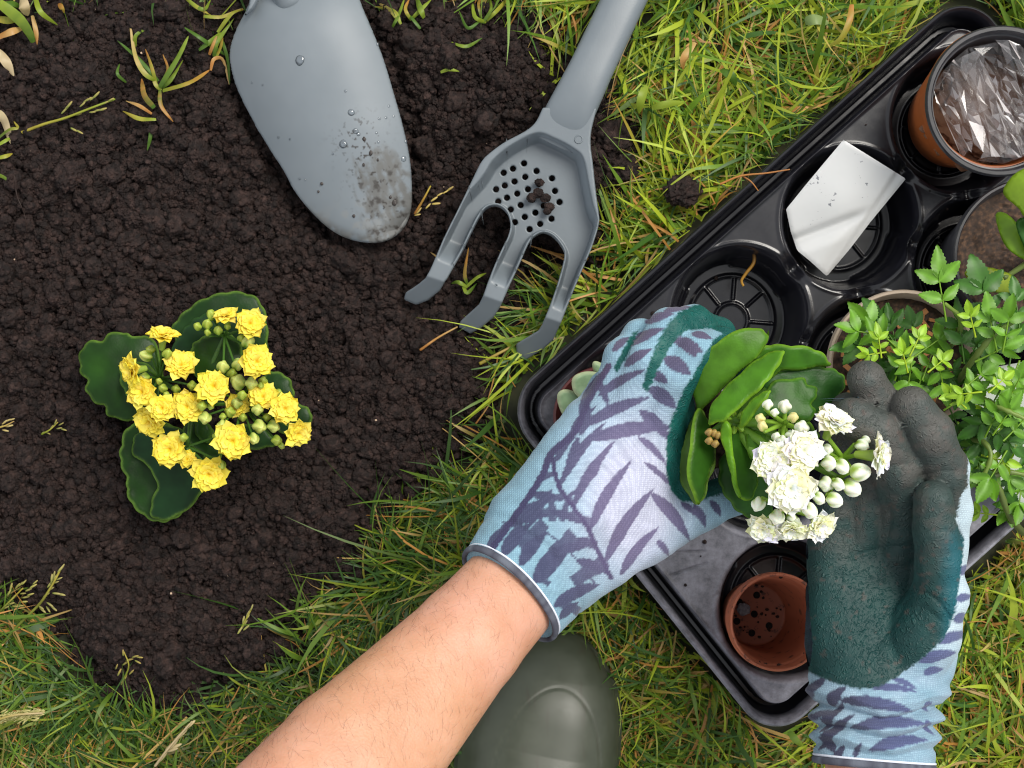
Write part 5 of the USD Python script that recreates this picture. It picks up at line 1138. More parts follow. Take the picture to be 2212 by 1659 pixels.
broad_leaf(bl, [(2083, 590), (2110, 578), (2150, 580), (2195, 600), (2200, 630), (2150, 632), (2110, 620)], 0.150, (0, 0), (0.22, 0.30, 0.014), 3, None)
broad_leaf(bl, [(2195, 480), (2225, 470), (2260, 500), (2260, 580), (2230, 570), (2210, 530)], 0.200, (0, 0), (0.030, 0.11, 0.012), 4, None)
broad_leaf(bl, [(2212, 640), (2240, 620), (2290, 640), (2260, 680), (2220, 670)], 0.195, (0, 0), (0.18, 0.32, 0.015), 5, None)
stalks(bl, [P(2225, 470, 0.20), P(2200, 540, 0.185), P(2170, 600, 0.15), P(2240, 620, 0.19)], P(2232, 560, 0.112), (0.09, 0.13, 0.03), 0.0018, 0.0, 'stem')

# pale succulent in the tray's left corner
ech = thing('succulent', 'pale blue-green rosette succulent peeping out from under the left glove', 'succulent')
for i, (ctrl, z) in enumerate([([(1203, 858), (1215, 842), (1240, 845), (1262, 865), (1268, 900), (1240, 915), (1215, 895)], 0.092), ([(1238, 815), (1262, 803), (1292, 806), (1312, 830), (1318, 870), (1285, 880), (1250, 858), (1236, 838)], 0.100), ([(1280, 795), (1284, 780), (1305, 788), (1330, 812), (1330, 850), (1300, 830)], 0.098), ([(1290, 900), (1330, 880), (1370, 910), (1350, 960), (1300, 950)], 0.097), ([(1330, 800), (1370, 800), (1390, 840), (1350, 880), (1325, 850)], 0.094), ([(1240, 930), (1290, 910), (1320, 960), (1270, 985)], 0.09)]):
    succ_leaf(ech, ctrl, z, cup=0.003, thick=0.005, col=(0.20, 0.30, 0.17), rim=(0.42, 0.46, 0.28), waves=3, amp=0.5, seed=60 + i, step=4)
v, f = tube(np.array([P(1300, 895, 0.060), P(1305, 880, 0.092)]), 0.006, 10); obj('stem', (v, f), m_stem, ech, smooth=True, color=np.tile([0.12, 0.18, 0.06], (len(v), 1)))
# ================================================================ the gardener: two gloved hands, bare forearms, one rubber boot
person = thing('person', 'gardener in blue leaf-patterned gloves with green coated palms and an olive rubber boot', 'person')
def LZ(x, y, z): return P(993.6 + np.asarray(x, float) * 0.4583, 622 + np.asarray(y, float) * 0.4583, z)
def RZ(x, y, z): return P(1684.8 + np.asarray(x, float) * 0.5519, 743 + np.asarray(y, float) * 0.5519, z)
def LR(r, z): return r * 0.4583 * MPP(z)
def RR(r, z): return r * 0.5519 * MPP(z)
def chain(fn, rf, js): return [(fn(x, y, z), rf(r, z)) for (x, y, z, r) in js]

m_skin = mat('skin_look', rough=0.5, subsurface_weight=0.15, subsurface_scale=0.006, subsurface_radius=(1.0, 0.35, 0.2), specular_ior_level=0.4, nodes={
    'g': ('geometry', {}), 'n': ('noise_texture', {'scale': 38.0, 'detail': 5.0, 'roughness': 0.6}), 'n2': ('noise_texture', {'scale': 9.0, 'detail': 2.0}),
    'r': ('rgb_ramp', {'ramp': [(0.25, (0.44, 0.225, 0.134)), (0.5, (0.50, 0.272, 0.175)), (0.75, (0.56, 0.322, 0.228))]}), 'r2': ('rgb_ramp', {'ramp': [(0.35, (1.0, 0.98, 0.90)), (0.65, (1.0, 0.93, 0.96))]}),
    'm': ('mix', {'mix_type': 'multiply', 'fac': 1.0}), 'b': ('voronoi_texture', {'scale': 700.0}), 'bp': ('bump', {'strength': 0.25, 'distance': 0.0006})},
    links=[('g.position', 'n.vector'), ('g.position', 'n2.vector'), ('n.fac', 'r.fac'), ('n2.fac', 'r2.fac'), ('r.color', 'm.color1'), ('r2.color', 'm.color2'), ('m.color', 'p.base_color'), ('g.position', 'b.vector'), ('b.distance', 'bp.height'), ('bp.normal', 'p.normal')])
# knitted fabric (small cells) and wrinkled latex share one mesh: the colour's alpha is not used, a second mesh attribute says where the coating is
m_glove = usdkit.material(stage, '/World/Looks/glove_look', {
    'cd': ('attribute', {'attribute': 'Cd'}), 'co': ('attribute', {'attribute': 'coat'}), 'g': ('geometry', {}),
    'vk': ('voronoi_texture', {'scale': 850.0, 'randomness': 0.25}), 'kr': ('rgb_ramp', {'ramp': [(0.15, (1.12, 1.12, 1.10)), (0.55, (0.80, 0.80, 0.84))]}), 'km': ('mix', {'mix_type': 'multiply', 'fac': 1.0}),
    'kp': ('principled_bsdf', {'roughness': 0.85, 'sheen_weight': 0.15, 'specular_ior_level': 0.2}), 'kb': ('bump', {'invert': True, 'strength': 0.55, 'distance': 0.0006}),
    'wn': ('noise_texture', {'type': 'ridged_multifractal', 'scale': 330.0, 'detail': 2.0, 'distortion': 1.6}), 'wb': ('bump', {'strength': 0.85, 'distance': 0.0013}), 'lp': ('principled_bsdf', {'roughness': 0.58, 'specular_ior_level': 0.35}),
    'wr': ('rgb_ramp', {'ramp': [(0.2, (0.80,) * 3), (0.9, (1.25,) * 3)]}), 'wm': ('mix', {'mix_type': 'multiply', 'fac': 1.0}), 'mx': ('mix_closure', {})},
    [('g.position', 'vk.vector'), ('vk.distance', 'kr.fac'), ('cd.color', 'km.color1'), ('kr.color', 'km.color2'), ('km.color', 'kp.base_color'), ('vk.distance', 'kb.height'), ('kb.normal', 'kp.normal'),
     ('g.position', 'wn.vector'), ('wn.fac', 'wb.height'), ('wb.normal', 'lp.normal'), ('wn.fac', 'wr.fac'), ('cd.color', 'wm.color1'), ('wr.color', 'wm.color2'), ('wm.color', 'lp.base_color'), ('co.fac', 'mx.fac'), ('kp.BSDF', 'mx.closure1'), ('lp.BSDF', 'mx.closure2')], surface='mx.closure')
VK = 'vk'
def glove_obj(mesh, color, coat):
    prim = obj('glove', mesh, m_glove, person, smooth=True, color=color)
    UsdGeom.PrimvarsAPI(prim).CreatePrimvar('coat', Sdf.ValueTypeNames.FloatArray, 'vertex').Set(Vt.FloatArray.FromNumpy(np.asarray(coat, np.float32)))
    return prim

# ---------------- print of palm leaves: blades (start, end, width) and stalks, in the plane of the hand's picture
def blade_cover(xy, blades, seed=0):
    """0..1 how much a long pointed printed leaf covers each point"""
    out = np.zeros(len(xy))
    q = np.stack([xy[:, 0] / 22, xy[:, 1] / 22, np.full(len(xy), seed)], 1)
    wob = (meshkit.fbm(q, 2, seed) - 0.5) * 9
    for (a, b, w) in blades:
        a, b = np.array(a, float), np.array(b, float); L = np.linalg.norm(b - a); d = (b - a) / L; n = np.array([d[1], -d[0]])
        s = ((xy - a) @ d) / L; t = (xy - a) @ n - 0.05 * L * np.sin(np.pi * s) + wob * 0.3
        hw = 1.05 * w / 2 * np.sin(np.pi * np.clip(s, 0, 1) ** 0.8) ** 0.75
        out = np.maximum(out, sstep(1.5, -1.5, np.abs(t) - hw) * ((s > 0) & (s < 1)))
    return out
def line_cover(xy, pts, w):
    ls = sg.LineString(spline(pts, 40)); d = shapely.distance(shapely.points(xy), ls)
    return sstep(w / 2 + 1.5, w / 2 - 1.5, d)
def in_poly(xy, pts, soft=4.0):
    pg = sg.Polygon(pts).buffer(0); p = shapely.points(xy); d = shapely.distance(p, pg.exterior)
    d = np.where(shapely.contains_xy(pg, xy[:, 0], xy[:, 1]), d, -d)
    return sstep(-soft, soft, d)

# ---------------- left hand: the back of the glove
F = Field(LZ(-80, 1720, 0.10), LZ(1480, 20, 0.10) + np.array([0, 0, 0.20]), 0.00115)
F.cones(chain(LZ, LR, [(120, 1400, 0.214, 150), (300, 1080, 0.205, 160), (600, 640, 0.196, 120)]), 0.012)
F.cones(chain(LZ, LR, [(210, 1450, 0.216, 165), (480, 1050, 0.210, 180), (760, 580, 0.202, 125)]), 0.016)
F.cones(chain(LZ, LR, [(320, 1500, 0.212, 150), (620, 1080, 0.206, 175), (940, 640, 0.200, 118)]), 0.016)
F.cones(chain(LZ, LR, [(380, 1490, 0.206, 145), (700, 1270, 0.200, 130), (900, 1150, 0.194, 138), (1130, 1035, 0.186, 108), (1330, 960, 0.178, 92), (1450, 900, 0.170, 80)]), 0.014)
F.cones(chain(LZ, LR, [(780, 1000, 0.198, 140), (950, 820, 0.194, 112)]), 0.020)
F.cones(chain(LZ, LR, [(860, 1020, 0.190, 110), (1010, 760, 0.186, 95), (1020, 560, 0.190, 88)]), 0.012)
# fingers: little, ring, middle, index; they close round the root ball
F.cones(chain(LZ, LR, [(600, 640, 0.190, 100), (690, 480, 0.180, 82), (800, 420, 0.150, 76), (980, 470, 0.130, 70)]), 0.006)
F.cones(chain(LZ, LR, [(690, 580, 0.200, 104), (770, 330, 0.204, 88), (850, 235, 0.195, 84), (1010, 260, 0.165, 78), (1120, 360, 0.145, 70)]), 0.006)
F.cones(chain(LZ, LR, [(800, 560, 0.208, 108), (890, 330, 0.217, 96), (985, 190, 0.213, 94), (1100, 178, 0.200, 90), (1212, 225, 0.172, 86), (1270, 330, 0.150, 74)]), 0.004)
F.cones(chain(LZ, LR, [(950, 620, 0.205, 110), (1010, 420, 0.218, 100), (1120, 300, 0.219, 96), (1225, 275, 0.206, 88), (1330, 330, 0.176, 84), (1370, 440, 0.150, 74)]), 0.0045)
# cut the glove open across the forearm
_wr = LZ(225, 1447, 0.214); _el = P(760, 1659, 0.285); _fd3 = (_wr - _el) / np.linalg.norm(_wr - _el)
X, Y, Z = np.meshgrid(*F.ax, indexing='ij', sparse=True)
_cutp = _wr + _fd3 * 0.001
F.F = np.maximum(F.F, (-( (X - _cutp[0]) * _fd3[0] + (Y - _cutp[1]) * _fd3[1] + (Z - _cutp[2]) * _fd3[2])).astype(np.float32))
LF = F
V, T = F.mesh()
_ms = trimesh.Trimesh(V, T, process=False)
if _ms.volume < 0: T = T[:, ::-1]; _ms = trimesh.Trimesh(V, T, process=False)
trimesh.smoothing.filter_taubin(_ms, iterations=8)
_ms.update_faces(np.ones(len(_ms.faces), bool))
V, T = np.array(_ms.vertices), np.array(_ms.faces); N = np.array(_ms.vertex_normals)
# cloth wrinkles along the normal
_al = (V - _wr) @ _fd3
_wv = 0.0024 * (meshkit.fbm(np.stack([(V @ _fd3) * 95, (V @ np.cross(_fd3, [0, 0, 1.0])) * 32, V[:, 2] * 40], 1), 3, 3) - 0.5) + 0.0006 * (meshkit.fbm(V * np.array([190, 190, 190]), 2, 5) - 0.5)
_sm = np.exp(-((_al - 0.021) / 0.0022) ** 2) * 0.0009                      # the seam where the cuff is sewn on
V = V + N * (_wv - _sm)[:, None]
uv = UV(V); xy = np.stack([(uv[:, 0] - 993.6) / 0.4583, (uv[:, 1] - 622) / 0.4583], 1)
LBLADES = [((640, 430), (700, 560), 36), ((560, 700), (500, 830), 40), ((610, 560), (560, 700), 44), ((660, 800), (590, 930), 34), ((900, 400), (980, 450), 44), ((1040, 260), (1120, 330), 40), ((530, 1035), (735, 715), 46), ((612, 1145), (812, 810), 50), ((685, 1290), (915, 945), 56), ((755, 1355), (938, 1125), 46), ((900, 965), (1085, 1195), 56), ((930, 1190), (985, 1265), 34), ((868, 822), (1005, 945), 26), ((838, 700), (975, 835), 34), ((845, 575), (995, 725), 58), ((610, 715), (1010, 655), 66), ((590, 650), (895, 515), 54), ((650, 510), (875, 385), 44), ((470, 930), (690, 630), 42), ((440, 830), (600, 620), 40), ((560, 600), (705, 365), 44), ((520, 690), (640, 560), 40),
           ((330, 975), (490, 1000), 40), ((255, 1085), (450, 990), 40), ((360, 900), (455, 880), 34), ((190, 1130), (430, 1070), 44), ((420, 1050), (570, 1110), 40), ((330, 1120), (400, 1000), 46), ((620, 900), (450, 1010), 20),
           ((280, 1310), (410, 1150), 62), ((350, 1390), (530, 1200), 86), ((440, 1500), (660, 1395), 58), ((195, 1265), (330, 1110), 66), ((490, 1245), (650, 1195), 44), ((545, 1280), (700, 1350), 44), ((130, 1250), (200, 1130), 40), ((470, 1560), (560, 1480), 40), ((560, 1180), (660, 1240), 40),
           ((890, 470), (1020, 570), 64), ((960, 330), (1090, 410), 66), ((1000, 240), (1150, 310), 56), ((1090, 215), (1190, 240), 34), ((775, 370), (905, 285), 44), ((800, 270), (960, 190), 44), ((870, 165), (1010, 120), 40), ((960, 110), (1090, 90), 34), ((720, 300), (800, 230), 36), ((1100, 1020), (1160, 1130), 40), ((1180, 1000), (1230, 1080), 34), ((1040, 1010), (1120, 1080), 30)]
bl = blade_cover(xy, LBLADES, 1)
# broad blunt bands of the print on the cuff and along the outer edge of the hand
def bar_cover(xy, bars):
    out = np.zeros(len(xy))
    for (a, b, w) in bars:
        a, b = np.array(a, float), np.array(b, float); L = np.linalg.norm(b - a); d = (b - a) / L; n = np.array([d[1], -d[0]])
        s = (xy - a) @ d; t = (xy - a) @ n + 4 * np.sin(s / 17.0)
        out = np.maximum(out, sstep(2, -2, np.abs(t) - w / 2 * (0.8 + 0.2 * s / L)) * sstep(-2, 2, s) * sstep(L + 2, L - 2, s))
    return out
LBARS = [((285, 1225), (400, 1105), 64), ((400, 1300), (545, 1165), 88), ((530, 1385), (690, 1285), 74), ((205, 1230), (285, 1120), 40), ((394, 989), (531, 989), 34), ((357, 1044), (632, 1099), 40), ((421, 953), (440, 1099), 36), ((513, 998), (476, 1099), 32), ((470, 1480), (560, 1530), 46), ((360, 1350), (420, 1400), 30)]
bl = np.maximum(bl, 0.95 * bar_cover(xy, LBARS))
st = np.maximum(line_cover(xy, [(430, 780), (470, 940), (590, 1110), (650, 1240), (712, 1365)], 22), line_cover(xy, [(700, 370), (610, 520), (540, 680), (430, 780), (380, 900), (250, 1090), (150, 1230)], 32))
st = np.maximum(st, line_cover(xy, [(200, 1105), (400, 1150), (560, 1290), (640, 1400)], 9) * 0.9)
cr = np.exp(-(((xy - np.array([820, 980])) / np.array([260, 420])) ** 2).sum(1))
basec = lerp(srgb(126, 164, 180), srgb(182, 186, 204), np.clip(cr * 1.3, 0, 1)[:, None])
q3 = np.stack([xy[:, 0] / 40, xy[:, 1] / 40, 0 * xy[:, 0]], 1)
basec = basec * (0.80 + 0.34 * meshkit.fbm(q3, 3, 6))[:, None]
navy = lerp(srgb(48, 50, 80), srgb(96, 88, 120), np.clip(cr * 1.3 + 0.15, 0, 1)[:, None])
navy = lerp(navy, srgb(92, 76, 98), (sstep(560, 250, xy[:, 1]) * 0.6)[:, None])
col = lerp(basec, navy, np.clip(np.maximum(bl * 0.93, st), 0, 1)[:, None])
greens = [[(1240, 215), (1195, 245), (1160, 300), (1112, 395), (1060, 470), (1020, 560), (990, 640), (972, 740), (974, 880), (996, 960), (1040, 1003), (1110, 1010), (1180, 985), (1270, 960), (1700, 900), (1700, 100), (1300, 150)],
          [(1095, 84), (1040, 110), (985, 160), (940, 235), (905, 320), (875, 400), (858, 465), (880, 492), (925, 405), (985, 290), (1030, 225), (1080, 200), (1180, 190), (1240, 215), (1500, 200), (1400, 60), (1200, 60)],
          [(812, 215), (770, 290), (722, 375), (740, 402), (782, 335), (826, 240), (850, 190)]]
coat = np.zeros(len(V))
for gq in greens: coat = np.maximum(coat, in_poly(xy + (meshkit.fbm(q3 * 8, 2, 9)[:, None] - 0.5) * 14, gq, 3.5))
coat = np.where(N[:, 2] < -0.15, np.maximum(coat, sstep(300, 700, xy[:, 0])), coat)
teal = lerp(srgb(8, 74, 72), srgb(14, 96, 88), meshkit.fbm(q3, 3, 14)[:, None])
col = lerp(col, teal, coat[:, None])
LG = glove_obj((V, T), col, coat)
# bound edge of the cuff: the section of the glove just above the cut
def section_ring(Fd, c, axis, n=72, r0=0.018, r1=0.055, off=0.0):
    a = np.cross(axis, [0, 0, 1.0]); a /= np.linalg.norm(a); b = np.cross(axis, a)
    from scipy.interpolate import RegularGridInterpolator
    I = RegularGridInterpolator(Fd.ax, Fd.F, bounds_error=False, fill_value=0.05)
    rs = np.linspace(0.004, r1, 260); out = []
    for th in np.linspace(0, 2 * np.pi, n, endpoint=False):
        d = math.cos(th) * a + math.sin(th) * b; pts = c + rs[:, None] * d
        val = I(pts); k = np.argmax(val > 0) if (val > 0).any() else len(rs) - 1
        out.append(c + (rs[k] + off) * d)
    return np.array(out)
def band(ring, axis, prof):
    """sweeps a closed profile (along the axis, outwards) round a ring"""
    c = ring.mean(0); rad = ring - c; rad -= (rad @ axis)[:, None] * axis; rad /= np.linalg.norm(rad, axis=1, keepdims=True)
    pr = np.array(prof); n, m = len(ring), len(pr)
    Vb = (ring[:, None] + axis * pr[None, :, :1] + rad[:, None] * pr[None, :, 1:]).reshape(-1, 3)
    i, j = np.meshgrid(np.arange(n), np.arange(m), indexing='ij')
    return Vb, tri(np.stack([i * m + j, ((i + 1) % n) * m + j, ((i + 1) % n) * m + (j + 1) % m, i * m + (j + 1) % m], -1).reshape(-1, 4))
def smooth_ring(r, k=3):
    for _ in range(k): r = (np.roll(r, 1, 0) + 2 * r + np.roll(r, -1, 0)) / 4
    return r
m_bind = mat_cd('cuff_binding_look', rough=0.8, bump=(900, 0.5, 0.0006))
def rnd(n, a, b): t = np.linspace(0, 2 * np.pi, n, endpoint=False); return np.stack([a * np.cos(t), b * np.sin(t)], 1)
def cuff(Fd, c, axis, gl):
    ring = smooth_ring(section_ring(Fd, c + axis * 0.003, axis))
    v, f = band(ring - axis * 0.0022, axis, rnd(12, 0.0023, 0.0017) + np.array([0.0, -0.0002]))
    th = np.repeat(np.arange(len(ring)), 12)
    cc = lerp(np.array(srgb(52, 52, 66)), np.array(srgb(105, 112, 124)), (meshkit.fbm(np.stack([th * 0.9, 0 * th, 0 * th], 1), 2, 4) ** 1.4)[:, None])
    obj('cuff_binding', (v, f), m_bind, gl, smooth=True, color=cc)
    v, f = band(ring + axis * 0.0006, axis, rnd(8, 0.0007, 0.0007) + np.array([0, 0.0004]))
    obj('cuff_piping', (v, f), m_bind, gl, smooth=True, color=np.tile(srgb(205, 210, 222), (len(v), 1)))
cuff(LF, _wr + _fd3 * 0.0005, _fd3, LG)

# left forearm, running up to the elbow outside the picture
def arm_mesh(stations, h=0.0022, pad=0.01):
    """stations: lists of chains"""
    pts = np.vstack([[p for p, r in ch] for ch in stations]); rs = np.hstack([[r for p, r in ch] for ch in stations])
    fld = Field((pts - rs[:, None]).min(0) - pad, (pts + rs[:, None]).max(0) + pad, h)
    for ch in stations: fld.cones(ch, 0.02)
    v, t = fld.mesh(); ms = trimesh.Trimesh(v, t, process=False)
    if ms.volume < 0: ms = trimesh.Trimesh(v, t[:, ::-1], process=False)
    trimesh.smoothing.filter_taubin(ms, iterations=6); return ms
_w0 = _wr + _fd3 * 0.030
_side = np.cross(_fd3, [0, 0, 1.0]); _side /= np.linalg.norm(_side)
_e1 = _wr - _fd3 * 0.25
def _st(a, b, off, r0, r1, r2):
    return [(a + _side * off[0], r0), (lerp(a, b, 0.45) + _side * off[1], r1), (b + _side * off[2], r2)]
_pw = _wr + _fd3 * 0.012
_elb = _pw - _fd3 * 0.27
_arm = arm_mesh([[(_pw + _side * 0.0098, 0.0205), (lerp(_pw, _elb, 0.18) + _side * 0.0100, 0.0222), (lerp(_pw, _elb, 0.55) + _side * 0.014, 0.029), (_elb + _side * 0.018, 0.034)],
                 [(_pw - _side * 0.0098, 0.0205), (lerp(_pw, _elb, 0.18) - _side * 0.0100, 0.0222), (lerp(_pw, _elb, 0.55) - _side * 0.014, 0.030), (_elb - _side * 0.016, 0.034)],
                 [(_elb, 0.040), (_elb + np.array([0.02, -0.20, 0.16]), 0.050)]])
ARM = obj('forearm', _arm, m_skin, person, smooth=True)
# hairs on the forearm
def hairs(mesh, n, seed, axis, par, view=True):
    r = np.random.default_rng(seed)
    pts, fi = trimesh.sample.sample_surface(mesh, n, seed=seed); nn = mesh.face_normals[fi]
    t = pts - _wr; al = -(t @ axis)
    k = (nn[:, 2] > -0.3) & (al > 0.004) & (al < 0.27) & (r.random(n) < 0.35 + 0.65 * np.clip(0.5 - (nn @ _side) * 0.7, 0, 1))
    pts, nn = pts[k], nn[k]; n = len(pts)
    d = -axis * -0.35 + _side * r.normal(-0.55, 0.35, n)[:, None] + r.normal(0, 0.22, (n, 3)); d = d - (d * nn).sum(1)[:, None] * nn; d /= np.linalg.norm(d, axis=1, keepdims=True)
    L = r.gamma(8, 1 / 8, n) * 0.0065
    s = np.linspace(0, 1, 5)
    cv = pts[:, None] + d[:, None] * (L[:, None] * s)[..., None] + nn[:, None] * (L[:, None] * (0.30 * s - 0.22 * s ** 2))[..., None]
    wob = np.cross(d, nn); cv += wob[:, None] * (L[:, None] * r.normal(0, 0.22, n)[:, None] * s ** 2)[..., None]
    c = UsdGeom.BasisCurves.Define(stage, path_for('arm_hair', par))
    c.CreateTypeAttr('linear'); c.CreateCurveVertexCountsAttr(Vt.IntArray.FromNumpy(np.full(n, 5, np.int32)))
    c.CreatePointsAttr(Vt.Vec3fArray.FromNumpy(cv.reshape(-1, 3).astype(np.float32)))
    c.CreateWidthsAttr(Vt.FloatArray.FromNumpy(np.tile(np.linspace(0.000065, 0.00002, 5), n).astype(np.float32))); c.SetWidthsInterpolation('vertex')
    UsdShade.MaterialBindingAPI.Apply(c.GetPrim()).Bind(mat('arm_hair_look', (0.060, 0.028, 0.016), 0.5))
    setdata(c.GetPrim(), kind='stuff')
hairs(_arm, 9000, 4, _fd3, ARM)

# ---------------- right hand: the coated palm, fingers cupped
F = Field(RZ(40, 1800, 0.13), RZ(820, 10, 0.13) + np.array([0, 0, 0.16]), 0.00115)
F.cones(chain(RZ, RR, [(290, 1720, 0.205, 150), (300, 1400, 0.200, 165), (262, 1150, 0.194, 165), (228, 830, 0.190, 122)]), 0.012)
F.cones(chain(RZ, RR, [(370, 1720, 0.205, 165), (380, 1400, 0.200, 175), (390, 1100, 0.190, 165), (400, 830, 0.184, 125)]), 0.016)
F.cones(chain(RZ, RR, [(440, 1720, 0.205, 150), (455, 1420, 0.200, 160), (520, 1200, 0.194, 165), (590, 850, 0.184, 125)]), 0.016)
# palm hollow and creases
_c0 = RZ(400, 1000, 0.238)
X, Y, Z = np.meshgrid(*F.ax, indexing='ij', sparse=True)
def carve(a, b, r, k):
    d = -round_cone(X, Y, Z, a, b, r, r)
    h = np.maximum(k - np.abs(F.F - d), 0) / k
    F.F = (np.maximum(F.F, d) + h * h * k * 0.25).astype(np.float32)
carve(RZ(340, 1000, 0.262), RZ(450, 850, 0.256), 0.0490, 0.014)
for (a, b, z, dz) in (((300, 860), (480, 800), 0.222, 0), ((400, 690), (520, 690), 0.228, 0), ((540, 720), (590, 640), 0.220, 0)):
    carve(RZ(*a, z), RZ(*b, z - 0.004), 0.0035, 0.008)
F.cones(chain(RZ, RR, [(200, 800, 0.190, 95), (240, 560, 0.196, 84), (262, 380, 0.212, 74), (262, 250, 0.222, 60)]), 0.003)
F.cones(chain(RZ, RR, [(310, 800, 0.188, 100), (350, 600, 0.198, 92), (400, 390, 0.212, 84), (374, 225, 0.232, 80), (338, 140, 0.238, 76)]), 0.0022)
F.cones(chain(RZ, RR, [(462, 820, 0.190, 102), (484, 620, 0.208, 94), (458, 480, 0.228, 94), (378, 348, 0.243, 88), (285, 290, 0.246, 80)]), 0.0016)
F.cones(chain(RZ, RR, [(622, 850, 0.188, 106), (655, 650, 0.204, 94), (640, 490, 0.224, 94), (586, 350, 0.239, 90), (514, 245, 0.245, 81)]), 0.0016)
F.cones(chain(RZ, RR, [(440, 1350, 0.199, 140), (560, 1130, 0.210, 145), (626, 985, 0.221, 108), (622, 860, 0.228, 90), (608, 730, 0.234, 86), (600, 614, 0.238, 79)]), 0.0014)
_wr2 = RZ(370, 1652, 0.205); _el2 = RZ(345, 2300, 0.222); _fd4 = (_wr2 - _el2) / np.linalg.norm(_wr2 - _el2)
F.F = np.maximum(F.F, (-((X - _wr2[0]) * _fd4[0] + (Y - _wr2[1]) * _fd4[1] + (Z - _wr2[2]) * _fd4[2])).astype(np.float32))
RFd = F
V, T = F.mesh()
_ms = trimesh.Trimesh(V, T, process=False)
if _ms.volume < 0: T = T[:, ::-1]; _ms = trimesh.Trimesh(V, T, process=False)
trimesh.smoothing.filter_taubin(_ms, iterations=8)
V, T = np.array(_ms.vertices), np.array(_ms.faces); N = np.array(_ms.vertex_normals)
uv = UV(V); xy = np.stack([(uv[:, 0] - 1684.8) / 0.5519, (uv[:, 1] - 743) / 0.5519], 1)
q3 = np.stack([xy[:, 0] / 40, xy[:, 1] / 40, 0 * xy[:, 0]], 1)
COAT = [(60, 1278), (110, 1282), (170, 1308), (230, 1332), (300, 1350), (345, 1352), (400, 1335), (450, 1310), (540, 1243), (600, 1195), (645, 1150), (685, 1060), (702, 950), (716, 820), (722, 760), (705, 730), (690, 690), (705, 600), (735, 560), (735, 430), (680, 200), (500, -100), (-200, -100), (-200, 1250)]
coat = in_poly(xy + (meshkit.fbm(q3 * 9, 2, 9)[:, None] - 0.5) * 12, COAT, 3.0)
coat = np.where(N[:, 2] < -0.35, 0.0, coat)
# loose folds of the cuff
bend = xy[:, 1] + 26 * np.sin(xy[:, 0] / 90.0) + 20 * (meshkit.fbm(q3 * 0.6, 2, 2) - 0.5)
fold = np.zeros(len(V))
for (y0, w, a) in ((1385, 20, 0.0032), (1445, 15, -0.0050), (1482, 15, 0.0030), (1520, 12, -0.0036), (1555, 15, 0.0030), (1592, 12, -0.0022), (1330, 26, 0.0010)):
    fold += a * np.exp(-((bend - y0) / w) ** 2)
wr = 0.0012 * (meshkit.fbm(V * 70, 3, 13) - 0.5) + 0.0010 * (meshkit.fbm(V * np.array([60, 190, 60]), 2, 15) - 0.5)
crease = np.zeros(len(V))
for pts, w, dp in (([(545, 520), (620, 500), (700, 500)], 16, 0.0016), ([(490, 350), (560, 325), (650, 330)], 14, 0.0010), ([(395, 500), (450, 478), (520, 470)], 16, 0.0018), ([(330, 400), (370, 350), (400, 260)], 14, 0.0009), ([(535, 735), (600, 728), (690, 740)], 15, 0.0010),
                   ([(540, 965), (590, 985), (640, 1035), (670, 1090)], 16, 0.0024), ([(545, 1030), (590, 1050), (630, 1090)], 14, 0.0014), ([(425, 640), (430, 690), (420, 750)], 18, 0.0024), ([(300, 830), (400, 800), (520, 790)], 22, 0.0018), ([(520, 800), (505, 920), (470, 1050), (380, 1180)], 26, 0.0018), ([(210, 900), (330, 930), (450, 900)], 24, 0.0012)):
    crease -= dp * line_cover(xy, pts, w * 0.4) * 0.5 + dp * np.exp(-(shapely.distance(shapely.points(xy), sg.LineString(spline(pts, 30))) / w) ** 2) * 0.8
crease = np.where(N[:, 2] > 0.2, crease, 0)
V = V + N * (fold + wr + 0.5 * crease)[:, None]
RBL = [((95, 1400), (185, 1305), 42), ((190, 1420), (262, 1340), 42), ((235, 1395), (530, 1445), 46), ((340, 1345), (535, 1362), 28), ((270, 1505), (570, 1485), 44), ((345, 1592), (570, 1545), 42), ((165, 1520), (250, 1400), 36), ((150, 1590), (290, 1450), 40), ((160, 1540), (215, 1600), 36), ((120, 1470), (200, 1440), 30), ((545, 1245), (690, 1205), 42), ((620, 1170), (745, 1130), 40), ((680, 1085), (750, 1062), 36), ((690, 1005), (750, 985), 34), ((560, 1290), (640, 1270), 30), ((440, 1310), (530, 1350), 24), ((570, 1400), (600, 1440), 30), ((555, 1470), (600, 1530), 26), ((700, 900), (752, 870), 34), ((290, 1620), (320, 1560), 24), ((215, 1640), (250, 1570), 34)]
bl = blade_cover(xy, RBL, 5)
basec = lerp(srgb(118, 152, 168), srgb(150, 174, 190), meshkit.fbm(q3 * 0.7, 3, 8)[:, None])
basec = lerp(basec, srgb(190, 208, 214), (sstep(560, 660, xy[:, 0]) * sstep(1320, 1100, xy[:, 1]) * 0.8)[:, None])
navy = lerp(srgb(56, 54, 78), srgb(78, 84, 122), sstep(250, 480, xy[:, 0])[:, None])
col = lerp(basec, navy, np.clip(bl * 0.95, 0, 1)[:, None])
dirt = meshkit.fbm(q3 * 0.8 + 4, 4, 19)
green = lerp(np.array(srgb(12, 52, 52)), np.array(srgb(18, 66, 64)), meshkit.fbm(q3, 3, 22)[:, None])
green = lerp(green, np.array(srgb(10, 92, 104)), (sstep(600, 690, xy[:, 0]) * sstep(680, 800, xy[:, 1]) * 0.9)[:, None])
soiled = np.clip((0.22 + 0.38 * sstep(0.35, 0.65, dirt)) * sstep(1050, 600, xy[:, 1]) + 0.42 * sstep(760, 300, xy[:, 1]), 0, 0.9)
green = lerp(green, np.array(srgb(84, 82, 78)), soiled[:, None])
